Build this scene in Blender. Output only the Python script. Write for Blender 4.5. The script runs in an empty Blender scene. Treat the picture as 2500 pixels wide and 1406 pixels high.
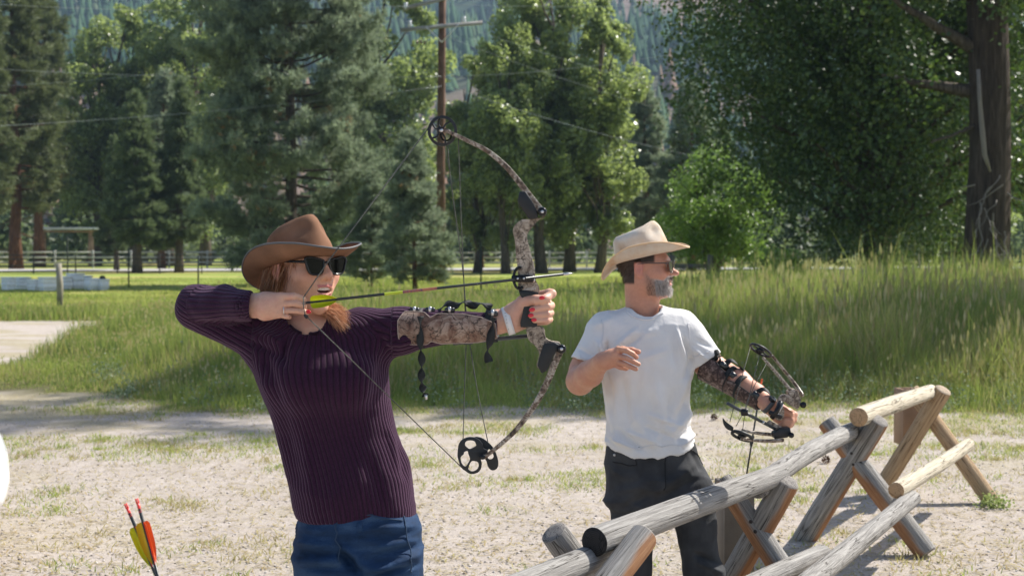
import bpy, math, random
import numpy as np
from mathutils import Vector, Matrix

rng = np.random.default_rng(7)
random.seed(7)
SC = bpy.context.scene
COL = SC.collection

# ------------------------------------------------------------------ camera, sky, sun, exposure
FPX = 3472.0
CAM_H = 1.6
PITCH = math.atan((703 - 605) / FPX)
cam_d = bpy.data.cameras.new('camera')
cam = bpy.data.objects.new('camera', cam_d)
COL.objects.link(cam)
cam.location = (0, 0, CAM_H)
cam.rotation_euler = (math.pi / 2 - PITCH, 0, 0)
cam_d.sensor_width = 36
cam_d.lens = FPX / 2500 * 36
cam_d.clip_start = 0.1
cam_d.clip_end = 6000
cam_d.dof.use_dof = True
cam_d.dof.focus_distance = 4.1
cam_d.dof.aperture_fstop = 6.7
SC.camera = cam

SUN_DIR = Vector((0.66, 0.40, 0.80)).normalized()      # towards the sun: right of the view, a little behind the people
world = bpy.data.worlds.new('World')
SC.world = world
world.use_nodes = True
wn = world.node_tree
wn.nodes.clear()
sky = wn.nodes.new('ShaderNodeTexSky')
sky.sky_type = 'NISHITA'
sky.sun_disc = False
sky.sun_elevation = math.asin(SUN_DIR.z)
sky.sun_rotation = math.atan2(SUN_DIR.x, SUN_DIR.y)
sky.air_density = 1.0
sky.dust_density = 1.5
sky.ozone_density = 1.0
bg = wn.nodes.new('ShaderNodeBackground')
bg.inputs['Strength'].default_value = 0.10
wo = wn.nodes.new('ShaderNodeOutputWorld')
wn.links.new(sky.outputs[0], bg.inputs[0])
wn.links.new(bg.outputs[0], wo.inputs[0])

sun_d = bpy.data.lights.new('sun', 'SUN')
sun = bpy.data.objects.new('sun', sun_d)
COL.objects.link(sun)
sun_d.energy = 5.0
sun_d.angle = math.radians(0.53)
sun_d.color = (1.0, 0.955, 0.88)
sun.rotation_euler = (-SUN_DIR).to_track_quat('-Z', 'Y').to_euler()
sun.location = (20, 10, 30)

SC.view_settings.view_transform = 'Standard'
SC.view_settings.look = 'None'
SC.view_settings.exposure = 0.8
SC.view_settings.gamma = 1
SC.view_settings.use_curve_mapping = False
SC.render.engine = 'CYCLES'
SC.cycles.max_bounces = 7
SC.cycles.diffuse_bounces = 3
SC.cycles.glossy_bounces = 3
SC.cycles.transmission_bounces = 4
SC.cycles.transparent_max_bounces = 6
SC.cycles.volume_bounces = 0
SC.cycles.use_denoising = True
SC.cycles.sample_clamp_indirect = 6

CP, SP = math.cos(PITCH), math.sin(PITCH)
def P(px, py, Y):
    """the point of the place seen at photograph pixel (px, py), Y metres away"""
    a = (px - 1250) / FPX
    b = (703 - py) / FPX
    d = np.array([a, CP + b * SP, -SP + b * CP])
    t = Y / d[1]
    return np.array([0, 0, CAM_H]) + d * t
def S(Y):
    return FPX / Y                       # pixels per metre at Y
def GX(px, Y):
    return (px - 1250) / FPX * Y

# ------------------------------------------------------------------ objects, tags
def link(name, data, parent=None):
    o = bpy.data.objects.new(name, data)
    COL.objects.link(o)
    if parent is not None:
        o.parent = parent
    return o
def tag(o, label=None, cat=None, group=None, kind=None):
    if label: o['label'] = label
    if cat: o['category'] = cat
    if group: o['group'] = group
    if kind: o['kind'] = kind
    return o
def thing(name, label, cat, loc=(0, 0, 0), rotz=0.0, group=None):
    o = link(name, None)
    o.empty_display_size = 0.2
    o.location = loc
    o.rotation_euler = (0, 0, rotz)
    return tag(o, label, cat, group)
def copy_tree(o, parent=None):
    c = o.copy()
    COL.objects.link(c)
    if parent is not None:
        c.parent = parent
    for ch in list(o.children):
        copy_tree(ch, c)
    return c

# ------------------------------------------------------------------ mesh builder
class MB:
    def __init__(self):
        self.V, self.F, self.A, self.C, self.n = [], [], [], [], 0
    def add(self, V, F, a=0.0, col=None):
        V = np.asarray(V, float).reshape(-1, 3)
        F = np.asarray(F, int)
        self.V.append(V)
        self.F.append(F + self.n)
        self.A.append(np.broadcast_to(np.asarray(a, float), (len(F),)))
        self.n += len(V)
        return self
    def box(self, c, s, R=None, bevel=0.0, a=0.0):
        c = np.asarray(c, float); h = np.asarray(s, float) / 2
        if bevel <= 0:
            V = np.array([[x, y, z] for x in (-1, 1) for y in (-1, 1) for z in (-1, 1)]) * h
            F = [[0, 1, 3, 2], [4, 6, 7, 5], [0, 4, 5, 1], [2, 3, 7, 6], [0, 2, 6, 4], [1, 5, 7, 3]]
        else:
            b = min(bevel, h.min() * 0.98)
            V = []
            idx = {}
            for x in (-1, 1):
                for y in (-1, 1):
                    for z in (-1, 1):
                        for k in range(3):
                            v = np.array([x * (h[0] - b), y * (h[1] - b), z * (h[2] - b)])
                            v[k] = (x, y, z)[k] * h[k]
                            idx[(x, y, z, k)] = len(V); V.append(v)
            F = []
            for k in range(3):
                i, j = (k + 1) % 3, (k + 2) % 3
                for s_ in (-1, 1):
                    q = []
                    for (p, r) in ((-1, -1), (1, -1), (1, 1), (-1, 1)):
                        t = [0, 0, 0]; t[k] = s_; t[i] = p; t[j] = r
                        q.append(idx[(t[0], t[1], t[2], k)])
                    F.append(q if s_ > 0 else q[::-1])
            for k in range(3):
                i, j = (k + 1) % 3, (k + 2) % 3
                for p in (-1, 1):
                    for r in (-1, 1):
                        t0 = [0, 0, 0]; t1 = [0, 0, 0]
                        t0[k], t1[k] = -1, 1
                        t0[i] = t1[i] = p; t0[j] = t1[j] = r
                        q = [idx[(*t0, i)], idx[(*t1, i)], idx[(*t1, j)], idx[(*t0, j)]]
                        F.append(q if p * r < 0 else q[::-1])
            V = np.array(V)
            T = []
            for x in (-1, 1):
                for y in (-1, 1):
                    for z in (-1, 1):
                        q = [idx[(x, y, z, 0)], idx[(x, y, z, 1)], idx[(x, y, z, 2)]]
                        T.append(q if x * y * z > 0 else q[::-1])
        if R is not None:
            V = V @ np.asarray(R, float).T
        self.add(V + c, F, a)
        if bevel > 0:
            self.F.append(np.asarray(T, int) + self.n - len(V)); self.A.append(np.full(len(T), float(a)))
        return self
    def tube(self, pts, rad, n=8, cap=True, a=0.0, flat=1.0, up=None, closed=False):
        """tapered tube; flat squashes the second cross axis"""
        pts = np.asarray(pts, float)
        m = len(pts)
        rad = np.broadcast_to(np.asarray(rad, float), (m,))
        if closed:
            T = np.roll(pts, -1, 0) - np.roll(pts, 1, 0)
        else:
            T = np.gradient(pts, axis=0)
        T /= np.linalg.norm(T, axis=1)[:, None] + 1e-12
        u = np.asarray(up, float) if up is not None else (np.array([0, 0, 1.0]) if abs(T[0, 2]) < 0.9 else np.array([0, 1.0, 0]))
        V = []
        ang = np.arange(n) / n * 2 * math.pi
        for i in range(m):
            if up is None:
                x = u - T[i] * (u @ T[i]); x /= np.linalg.norm(x) + 1e-12
                u = x
            else:
                x = u - T[i] * (u @ T[i]); x /= np.linalg.norm(x) + 1e-12
            y = np.cross(T[i], x)
            V.append(pts[i] + rad[i] * (np.cos(ang)[:, None] * x * flat + np.sin(ang)[:, None] * y))
        V = np.concatenate(V)
        F = []
        k = m if closed else m - 1
        for i in range(k):
            for j in range(n):
                A_, B_ = i * n + j, i * n + (j + 1) % n
                C_, D_ = ((i + 1) % m) * n + (j + 1) % n, ((i + 1) % m) * n + j
                F.append([A_, B_, C_, D_])
        self.add(V, F, a)
        if cap and not closed:
            base = self.n - len(V)
            cv = np.array([pts[0], pts[-1]])
            self.V.append(cv); c0 = self.n; self.n += 2
            T3 = [[c0, base + (j + 1) % n, base + j] for j in range(n)] + \
                 [[c0 + 1, base + (m - 1) * n + j, base + (m - 1) * n + (j + 1) % n] for j in range(n)]
            self.F.append(np.array(T3)); self.A.append(np.full(len(T3), float(a)))
        return self
    def prism(self, outline, depth, O, U, W, N, a=0.0, holes=()):
        """flat outline (2D) swept by depth along N; outline given in the plane O + u*U + w*W; holes bridged by bmesh fill"""
        import bmesh
        from mathutils.geometry import tessellate_polygon
        loops = [list(outline)] + [list(h) for h in holes]
        polys = [[Vector((p[0], p[1], 0)) for p in lp] for lp in loops]
        tris = tessellate_polygon(polys)
        flat = [p for lp in loops for p in lp]
        O, U, W, N = (np.asarray(q, float) for q in (O, U, W, N))
        base = np.array([O + U * p[0] + W * p[1] for p in flat])
        m = len(flat)
        V = np.concatenate([base - N * depth / 2, base + N * depth / 2])
        T = []
        nrm = np.cross(U, W)
        for t in tris:
            a0, b0, c0 = t
            g = np.cross(V[b0] - V[a0], V[c0] - V[a0]) @ N
            if g > 0: T.append([a0, c0, b0]); T.append([a0 + m, b0 + m, c0 + m])
            else: T.append([a0, b0, c0]); T.append([a0 + m, c0 + m, b0 + m])
        Q = []
        k = 0
        for lp in loops:
            L = len(lp)
            for i in range(L):
                Q.append([k + i, k + (i + 1) % L, k + (i + 1) % L + m, k + i + m])
            k += L
        self.add(V, Q, a)
        self.F.append(np.asarray(T, int) + self.n - len(V)); self.A.append(np.full(len(T), float(a)))
        return self
    def build(self, name, mat=None, parent=None, smooth=False, attr=None, vcol=None, vattr=None):
        me = bpy.data.meshes.new(name)
        V = np.concatenate(self.V) if self.V else np.zeros((0, 3))
        sizes = np.concatenate([np.full(len(f), f.shape[1]) for f in self.F if len(f)])
        loops = np.concatenate([f.ravel() for f in self.F if len(f)])
        me.vertices.add(len(V)); me.vertices.foreach_set('co', V.ravel())
        me.loops.add(len(loops)); me.loops.foreach_set('vertex_index', loops.astype(np.int32))
        me.polygons.add(len(sizes))
        st = np.concatenate([[0], np.cumsum(sizes)[:-1]]).astype(np.int32)
        me.polygons.foreach_set('loop_start', st)
        me.update(calc_edges=True)
        if attr:
            at = me.attributes.new(attr, 'FLOAT', 'FACE')
            at.data.foreach_set('value', np.concatenate([a for a, f in zip(self.A, self.F) if len(f)]).astype(np.float32))
        if vcol is not None:
            at = me.color_attributes.new('Col', 'FLOAT_COLOR', 'POINT')
            c = np.ones((len(V), 4), np.float32); c[:, :3] = vcol
            at.data.foreach_set('color', c.ravel())
        if vattr:
            for k, v in vattr.items():
                at = me.attributes.new(k, 'FLOAT', 'POINT')
                at.data.foreach_set('value', np.asarray(v, np.float32))
        if smooth:
            me.polygons.foreach_set('use_smooth', np.ones(len(sizes), bool))
        if mat is not None:
            me.materials.append(mat)
        me.validate()
        return link(name, me, parent)

# ------------------------------------------------------------------ numpy value noise
_perm = np.random.default_rng(3).random((64, 64, 64)).astype(np.float32)
def vnoise(p, scale=1.0, seed=0):
    p = np.asarray(p, float) * scale + seed * 7.31
    i = np.floor(p).astype(int); f = p - i
    f = f * f * (3 - 2 * f)
    out = 0
    for dx in (0, 1):
        for dy in (0, 1):
            for dz in (0, 1):
                w = (f[..., 0] if dx else 1 - f[..., 0]) * (f[..., 1] if dy else 1 - f[..., 1]) * (f[..., 2] if dz else 1 - f[..., 2])
                out = out + w * _perm[(i[..., 0] + dx) & 63, (i[..., 1] + dy) & 63, (i[..., 2] + dz) & 63]
    return out
def fbm(p, scale=1.0, seed=0, oct=3):
    v = 0; a = 1; t = 0
    for k in range(oct):
        v = v + a * vnoise(p, scale * 2 ** k, seed + k); t += a; a *= 0.5
    return v / t

# ------------------------------------------------------------------ materials
class Mat:
    def __init__(self, name, rough=0.8, spec=0.3, metal=0.0):
        self.m = bpy.data.materials.new(name)
        self.m.use_nodes = True
        self.t = self.m.node_tree
        self.b = self.t.nodes['Principled BSDF']
        self.b.inputs['Roughness'].default_value = rough
        self.b.inputs['Specular IOR Level'].default_value = spec
        self.b.inputs['Metallic'].default_value = metal
    def n(self, typ, **kw):
        nd = self.t.nodes.new(typ)
        for k, v in kw.items():
            if k in nd.inputs: nd.inputs[k].default_value = v
            else: setattr(nd, k, v)
        return nd
    def l(self, a, b):
        self.t.links.new(a, b)
        return self
    def coord(self, scale=(1, 1, 1), space='Object'):
        c = self.n('ShaderNodeTexCoord')
        mp = self.n('ShaderNodeMapping')
        mp.inputs['Scale'].default_value = scale
        self.l(c.outputs[space], mp.inputs[0])
        return mp.outputs[0]
    def noise(self, vec, scale, detail=4, rough=0.55, dist=0.0):
        nd = self.n('ShaderNodeTexNoise')
        nd.inputs['Scale'].default_value = scale; nd.inputs['Detail'].default_value = detail
        nd.inputs['Roughness'].default_value = rough; nd.inputs['Distortion'].default_value = dist
        if vec is not None: self.l(vec, nd.inputs['Vector'])
        return nd.outputs['Fac']
    def ramp(self, fac, stops, interp='LINEAR'):
        r = self.n('ShaderNodeValToRGB')
        r.color_ramp.interpolation = interp
        el = r.color_ramp.elements
        while len(el) < len(stops): el.new(0.5)
        for e, (p, c) in zip(el, stops):
            e.position = p; e.color = (*c, 1) if len(c) == 3 else c
        self.l(fac, r.inputs[0])
        return r.outputs[0]
    def mix(self, fac, a, b, mode='MIX'):
        nd = self.n('ShaderNodeMix', data_type='RGBA', blend_type=mode)
        for s, v in ((nd.inputs[0], fac), (nd.inputs[6], a), (nd.inputs[7], b)):
            if isinstance(v, (int, float)): s.default_value = v
            elif isinstance(v, tuple): s.default_value = (*v, 1)
            else: self.l(v, s)
        return nd.outputs[2]
    def math(self, op, a, b=0.0, clamp=False):
        nd = self.n('ShaderNodeMath', operation=op, use_clamp=clamp)
        for s, v in ((nd.inputs[0], a), (nd.inputs[1], b)):
            if isinstance(v, (int, float)): s.default_value = v
            else: self.l(v, s)
        return nd.outputs[0]
    def attr(self, name):
        nd = self.n('ShaderNodeAttribute', attribute_name=name)
        return nd
    def base(self, c):
        if isinstance(c, tuple): self.b.inputs['Base Color'].default_value = (*c, 1)
        else: self.l(c, self.b.inputs['Base Color'])
        return self
    def bump(self, h, dist=0.01, strength=0.5):
        nd = self.n('ShaderNodeBump')
        nd.inputs['Distance'].default_value = dist; nd.inputs['Strength'].default_value = strength
        self.l(h, nd.inputs['Height'])
        self.l(nd.outputs[0], self.b.inputs['Normal'])
        return self
    def translucent(self, fac, col):
        tr = self.n('ShaderNodeBsdfTranslucent')
        if isinstance(col, tuple): tr.inputs[0].default_value = (*col, 1)
        else: self.l(col, tr.inputs[0])
        mx = self.n('ShaderNodeMixShader'); mx.inputs[0].default_value = fac
        out = [q for q in self.t.nodes if q.type == 'OUTPUT_MATERIAL'][0]
        self.l(self.b.outputs[0], mx.inputs[1]).l(tr.outputs[0], mx.inputs[2]).l(mx.outputs[0], out.inputs[0])
        return self

def simple(name, col, rough=0.8, spec=0.3, metal=0.0, var=0.12, vscale=8.0, bump=0.0, bscale=60.0, bdist=0.002):
    m = Mat(name, rough, spec, metal)
    v = m.coord()
    nz = m.noise(v, vscale, 5)
    lo = tuple(max(0, c * (1 - var)) for c in col); hi = tuple(c * (1 + var) for c in col)
    m.base(m.ramp(nz, [(0.3, lo), (0.7, hi)]))
    if bump > 0:
        m.bump(m.noise(v, bscale, 3), bdist, bump)
    return m.m

def leaf_mat(name, stops, rough=0.4, spec=0.5, trans=0.35, tcol=(0.2, 0.32, 0.04)):
    m = Mat(name, rough, spec)
    c = m.ramp(m.attr('rnd').outputs['Fac'], stops)
    m.base(c)
    m.translucent(trans, m.mix(0.5, c, tcol))
    return m.m
# ================================================================== THE SETTING
def smooth01(x, a, b):
    t = np.clip((x - a) / (b - a), 0, 1)
    return t * t * (3 - 2 * t)

def gravel_edge(X):
    """distance at which the near gravel yard ends, as a function of X"""
    p = np.stack([X, X * 0, X * 0], -1)
    e = 14.2 + (fbm(p, 0.55, 2) - 0.5) * 1.6
    e = e + np.where(X < -3.0, 1.6 * smooth01(-X, 3.0, 5.0), 0)
    e = e - 1.6 * smooth01(X, 3.2, 6.0)
    return e
def track_mask(X, Y):
    """gravel track that comes in from the left behind the verge"""
    near = 18.8 + 0 * X
    far = 31.0 + 0 * X
    p = np.stack([X, Y, Y * 0], -1)
    w = (fbm(p, 0.6, 9) - 0.5) * 1.2
    return smooth01(Y + w, near - 0.4, near + 0.4) * (1 - smooth01(Y + w * 0.3, far - 0.4, far + 0.3)) * smooth01(-X + w * 0.5, 6.5 + (Y - 19.8) * 0.13, 7.2 + (Y - 19.8) * 0.11)
def gravel_mask(X, Y):
    p = np.stack([X, Y, Y * 0], -1)
    e = gravel_edge(X)
    w = (fbm(p, 1.1, 5) - 0.5) * 1.8
    return np.maximum(1 - smooth01(Y + w, e - 0.5, e + 0.6), track_mask(X, Y))

# ground: one sheet, fine near the camera, out past the hills' foot
ys = np.concatenate([np.linspace(-30, 2, 17)[:-1], np.linspace(2, 20, 150)[:-1], np.linspace(20, 45, 110)[:-1], np.linspace(45, 140, 90)[:-1], np.linspace(140, 900, 40)])
xs = np.concatenate([np.linspace(-600, -40, 20)[:-1], np.linspace(-40, -12, 60)[:-1], np.linspace(-12, 12, 200)[:-1], np.linspace(12, 40, 60)[:-1], np.linspace(40, 600, 20)])
GXX, GYY = np.meshgrid(xs, ys)
def ground_z(X, Y):
    p = np.stack([X, Y, X * 0], -1)
    z = (fbm(p, 0.25, 1) - 0.5) * 0.10 * smooth01(np.abs(Y), 5, 14)
    z = z + (fbm(p, 2.3, 4, 2) - 0.5) * 0.02
    z = z + 0.27 * smooth01(X, 0.8, 5.0) * smooth01(Y, 16.5, 25) * (1 - smooth01(Y, 33, 39))
    return z
GZ = ground_z(GXX, GYY)
pp = np.stack([GXX, GYY, GXX * 0], -1)
gm = gravel_mask(GXX, GYY)
n1 = fbm(pp, 0.9, 11, 4); n2 = fbm(pp, 0.22, 12, 3); n3 = fbm(pp * np.array([1, 2.6, 1]), 0.8, 13, 4)
grav = np.array([0.39, 0.34, 0.295]); grav2 = np.array([0.48, 0.43, 0.385]); dry = np.array([0.36, 0.29, 0.15]); gre = np.array([0.17, 0.22, 0.055])
c = grav + (grav2 - grav) * n1[..., None]
patch = smooth01(n3, 0.50, 0.66)[..., None] * (0.12 + 0.38 * smooth01(GYY, 8.5, 13.5))[..., None]
c = c * (1 - patch) + (dry * 0.75 + gre * 0.25) * patch
mead = np.array([0.24, 0.31, 0.065]); mead2 = np.array([0.36, 0.34, 0.11]); soil = np.array([0.10, 0.095, 0.045])
far = mead + (mead2 - mead) * smooth01(n2, 0.35, 0.7)[..., None]
near_g = soil
wfar = smooth01(GYY, 26, 38)[..., None]
gg = near_g * (1 - wfar) + far * wfar
litter = np.array([0.16, 0.115, 0.06])
wl = (smooth01(GYY, 84, 96) * smooth01(fbm(pp, 0.12, 21), 0.42, 0.6) * 0.6)[..., None]
gg = gg * (1 - wl) + litter * wl
c = c * gm[..., None] + gg * (1 - gm[..., None])
ny, nx = GXX.shape
idx = np.arange(ny * nx).reshape(ny, nx)
F = np.stack([idx[:-1, :-1], idx[:-1, 1:], idx[1:, 1:], idx[1:, :-1]], -1).reshape(-1, 4)

m = Mat('ground_soil', 0.95, 0.1)
v = m.coord()
col = m.attr('Col').outputs['Color']
fine = m.noise(v, 55, 6, 0.75)
mid = m.noise(v, 7, 5, 0.6)
col = m.mix(0.85, col, m.ramp(fine, [(0.3, (0.70, 0.67, 0.65)), (0.5, (0.98, 0.97, 0.97)), (0.72, (1.22, 1.22, 1.24))]), 'MULTIPLY')
col = m.mix(0.6, col, m.ramp(mid, [(0.3, (0.78, 0.76, 0.72)), (0.7, (1.15, 1.15, 1.15))]), 'MULTIPLY')
m.base(col)
m.bump(m.math('ADD', m.noise(v, 90, 4, 0.8), m.noise(v, 18, 4, 0.7)), 0.014, 0.6)
MB().add(np.stack([GXX, GYY, GZ], -1).reshape(-1, 3), F).build('ground', m.m, smooth=True, vcol=c.reshape(-1, 3)).__setitem__('kind', 'structure')

# far road (pale, crossing behind the meadow)
m = simple('road_gravel', (0.40, 0.385, 0.36), 0.95, 0.1, vscale=0.6)
rx = np.linspace(-90, 140, 60)
ry = 98 + 10 * np.sin(rx * 0.018) + 3
V = np.concatenate([np.stack([rx, ry - 3.2, rx * 0 + 0.09], -1), np.stack([rx, ry + 3.2, rx * 0 + 0.14], -1)])
k = len(rx)
F = [[i, i + 1, i + 1 + k, i + k] for i in range(k - 1)]
MB().add(V, F).build('road', m).__setitem__('kind', 'structure')

# hills with a forest on them
hx = np.linspace(-900, 900, 90); hy = np.linspace(330, 1900, 80)
HX, HY = np.meshgrid(hx, hy)
def hill_z(X, Y):
    p = np.stack([X, Y, X * 0], -1)
    t = np.clip((Y - 340) / 1250, 0, 1)
    z = 330 * t ** 0.95 * (0.72 + 0.55 * fbm(p, 0.0032, 31, 3)) + (fbm(p, 0.012, 32, 3) - 0.5) * 46 * smooth01(Y, 360, 600)
    z = z * (1 - 0.46 * smooth01(X + (Y - 900) * 0.05, 190, 420))
    return z - 6
HZ = hill_z(HX, HY)
pp = np.stack([HX, HY, HX * 0], -1)
hn = fbm(pp, 0.006, 33, 4)[..., None]
hc = np.array([0.045, 0.07, 0.035]) * (1 - smooth01(hn, 0.45, 0.62)) + np.array([0.19, 0.135, 0.105]) * smooth01(hn, 0.45, 0.62)
ny, nx = HX.shape
idx = np.arange(ny * nx).reshape(ny, nx)
F = np.stack([idx[:-1, :-1], idx[:-1, 1:], idx[1:, 1:], idx[1:, :-1]], -1).reshape(-1, 4)
m = Mat('hill_soil', 0.95, 0.1); v = m.coord()
m.base(m.mix(0.7, m.attr('Col').outputs['Color'], m.ramp(m.noise(v, 0.12, 6, 0.7), [(0.3, (0.5, 0.5, 0.5)), (0.7, (1.4, 1.4, 1.4))]), 'MULTIPLY'))
MB().add(np.stack([HX, HY, HZ], -1).reshape(-1, 3), F).build('hills', m.m, smooth=True, vcol=hc.reshape(-1, 3)).__setitem__('kind', 'structure')

N = 9000
Yr = rng.uniform(380, 1500, N); Xr = rng.uniform(-0.42, 0.42, N) * Yr
zr = hill_z(Xr, Yr)
pr = np.stack([Xr, Yr, Xr * 0], -1)
burn = fbm(pr, 0.006, 33, 4)
keep = rng.random(N) < np.where(burn > 0.55, 0.35, 0.95)
Xr, Yr, zr, burn = Xr[keep], Yr[keep], zr[keep], burn[keep]
N = len(Xr)
hgt = 8 + 20 * rng.random(N) ** 1.6; rad = hgt * rng.uniform(0.13, 0.2, N)
ns = 6
ang = np.arange(ns) / ns * 2 * math.pi
Vs, Fs = [], []
tiers = [(0.05, 1.0, 0.45), (0.3, 0.75, 0.72), (0.55, 0.5, 1.0)]
off = 0
rnd = np.clip(rng.random(N) * 0.6 + np.where(burn > 0.55, 0.5, 0), 0, 1)
mb = MB()
for (z0, r, z1) in tiers:
    jit = 1 + 0.35 * (rng.random((N, ns)) - 0.5)
    ring = np.stack([Xr[:, None] + np.cos(ang) * rad[:, None] * r * jit, Yr[:, None] + np.sin(ang) * rad[:, None] * r * jit,
                     (zr + z0 * hgt)[:, None] + 0 * ang - rng.random((N, ns)) * 1.2], -1)
    tip = np.stack([Xr, Yr, zr + z1 * hgt], -1)[:, None]
    V = np.concatenate([ring, tip], 1).reshape(-1, 3)
    base = (np.arange(N) * (ns + 1))[:, None, None]
    tri = np.array([[j, (j + 1) % ns, ns] for j in range(ns)])[None]
    mb.add(V, (base + tri).reshape(-1, 3), np.repeat(rnd, ns))
m = Mat('hill_forest', 0.9, 0.1)
m.base(m.ramp(m.attr('rnd').outputs['Fac'], [(0, (0.022, 0.055, 0.030)), (0.5, (0.05, 0.10, 0.045)), (0.8, (0.11, 0.09, 0.06)), (1, (0.20, 0.12, 0.08))]))
tag(mb.build('hill_forest', m.m, attr='rnd'), 'dark conifer forest covering the far hillside', None, None, 'stuff')

# ------------------------------------------------------------------ trees
M_bark = Mat('bark_grey', 0.9, 0.15); v = M_bark.coord((9, 9, 0.8))
M_bark.base(M_bark.ramp(M_bark.noise(v, 1.6, 6, 0.7, 0.6), [(0.3, (0.045, 0.033, 0.025)), (0.5, (0.12, 0.095, 0.075)), (0.72, (0.22, 0.185, 0.15))]))
M_bark.bump(M_bark.noise(v, 1.6, 6, 0.7, 0.6), 0.12, 0.9); M_bark = M_bark.m
M_pbark = Mat('bark_orange', 0.9, 0.15); v = M_pbark.coord((6, 6, 1.2))
M_pbark.base(M_pbark.ramp(M_pbark.noise(v, 1.6, 6, 0.7, 0.6), [(0.3, (0.04, 0.025, 0.018)), (0.5, (0.15, 0.075, 0.045)), (0.72, (0.27, 0.14, 0.08))]))
M_pbark.bump(M_pbark.noise(v, 1.6, 5, 0.7, 0.6), 0.06, 0.8); M_pbark = M_pbark.m

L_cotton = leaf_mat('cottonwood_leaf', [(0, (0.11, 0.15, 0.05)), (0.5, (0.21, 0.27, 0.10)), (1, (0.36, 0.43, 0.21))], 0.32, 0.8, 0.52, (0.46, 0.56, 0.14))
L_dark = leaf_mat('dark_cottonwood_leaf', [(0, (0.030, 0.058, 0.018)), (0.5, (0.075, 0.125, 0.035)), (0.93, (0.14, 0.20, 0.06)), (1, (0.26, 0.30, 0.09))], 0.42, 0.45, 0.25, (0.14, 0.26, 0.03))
L_bush = leaf_mat('bush_leaf', [(0, (0.08, 0.15, 0.03)), (0.5, (0.18, 0.29, 0.06)), (1, (0.24, 0.34, 0.09))], 0.4, 0.5, 0.4, (0.26, 0.42, 0.06))
L_pine = leaf_mat('pine_needle', [(0, (0.11, 0.15, 0.11)), (0.5, (0.25, 0.30, 0.19)), (0.93, (0.36, 0.43, 0.32)), (0.97, (0.36, 0.17, 0.07)), (1, (0.42, 0.2, 0.08))], 0.5, 0.35, 0.42, (0.34, 0.42, 0.24))
L_olive = leaf_mat('olive_needle', [(0, (0.08, 0.10, 0.045)), (0.5, (0.19, 0.225, 0.10)), (0.94, (0.19, 0.21, 0.10)), (1, (0.30, 0.14, 0.06))], 0.5, 0.35, 0.25, (0.15, 0.18, 0.05))
L_fir = leaf_mat('fir_needle', [(0, (0.05, 0.075, 0.04)), (0.5, (0.11, 0.15, 0.075)), (1, (0.22, 0.26, 0.14))], 0.5, 0.3, 0.4, (0.24, 0.32, 0.12))

def leaves(mb, C, size, flat=0.0, rnd=None, aspect=0.8, R=rng):
    """one bent leaf (two triangles) at every row of C"""
    n = len(C)
    a = R.normal(size=(n, 3)); a[:, 2] = a[:, 2] * 0.6 - 0.3; a /= np.linalg.norm(a, axis=1)[:, None]
    b = R.normal(size=(n, 3)); b -= a * (a * b).sum(1)[:, None]; b /= np.linalg.norm(b, axis=1)[:, None]
    s = size * R.uniform(0.65, 1.3, n)[:, None]
    nrm = np.cross(a, b)
    V = np.stack([C - a * s * 0.5, C + b * s * aspect * 0.5 + nrm * s * 0.12, C + a * s * 0.5, C - b * s * aspect * 0.5 + nrm * s * 0.12], 1).reshape(-1, 3)
    q = np.arange(n)[:, None] * 4
    mb.add(V, np.concatenate([q, q + 1, q + 2, q + 3], 1), rnd if rnd is not None else R.random(n))
def tufts(mb, C, D, L, w, k=9, rnd=None, R=rng, spread=0.75):
    """needle brush: k thin triangles spraying from C around direction D"""
    n = len(C)
    d = D[:, None] + R.normal(size=(n, k, 3)) * spread
    d /= np.linalg.norm(d, axis=2)[..., None]
    s = R.normal(size=(n, k, 3)); s = np.cross(d, s); s /= np.linalg.norm(s, axis=2)[..., None]
    LL = L * R.uniform(0.6, 1.2, (n, k))[..., None]
    c = C[:, None] + 0 * d
    V = np.stack([c - s * w, c + s * w, c + d * LL], 2).reshape(-1, 3)
    F = np.arange(n * k * 3).reshape(-1, 3)
    rr = (rnd if rnd is not None else R.random(n))
    mb.add(V, F, np.clip(np.repeat(rr, k) + R.normal(size=n * k) * 0.04, 0, 1))

def crooked(p0, p1, n=5, amp=0.05, R=rng):
    t = np.linspace(0, 1, n)[:, None]
    p0 = np.asarray(p0, float); p1 = np.asarray(p1, float)
    L = np.linalg.norm(p1 - p0)
    q = p0 * (1 - t) + p1 * t
    q[1:] += np.cumsum(R.normal(size=(n - 1, 3)), 0) * amp * L / n
    return q

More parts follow.
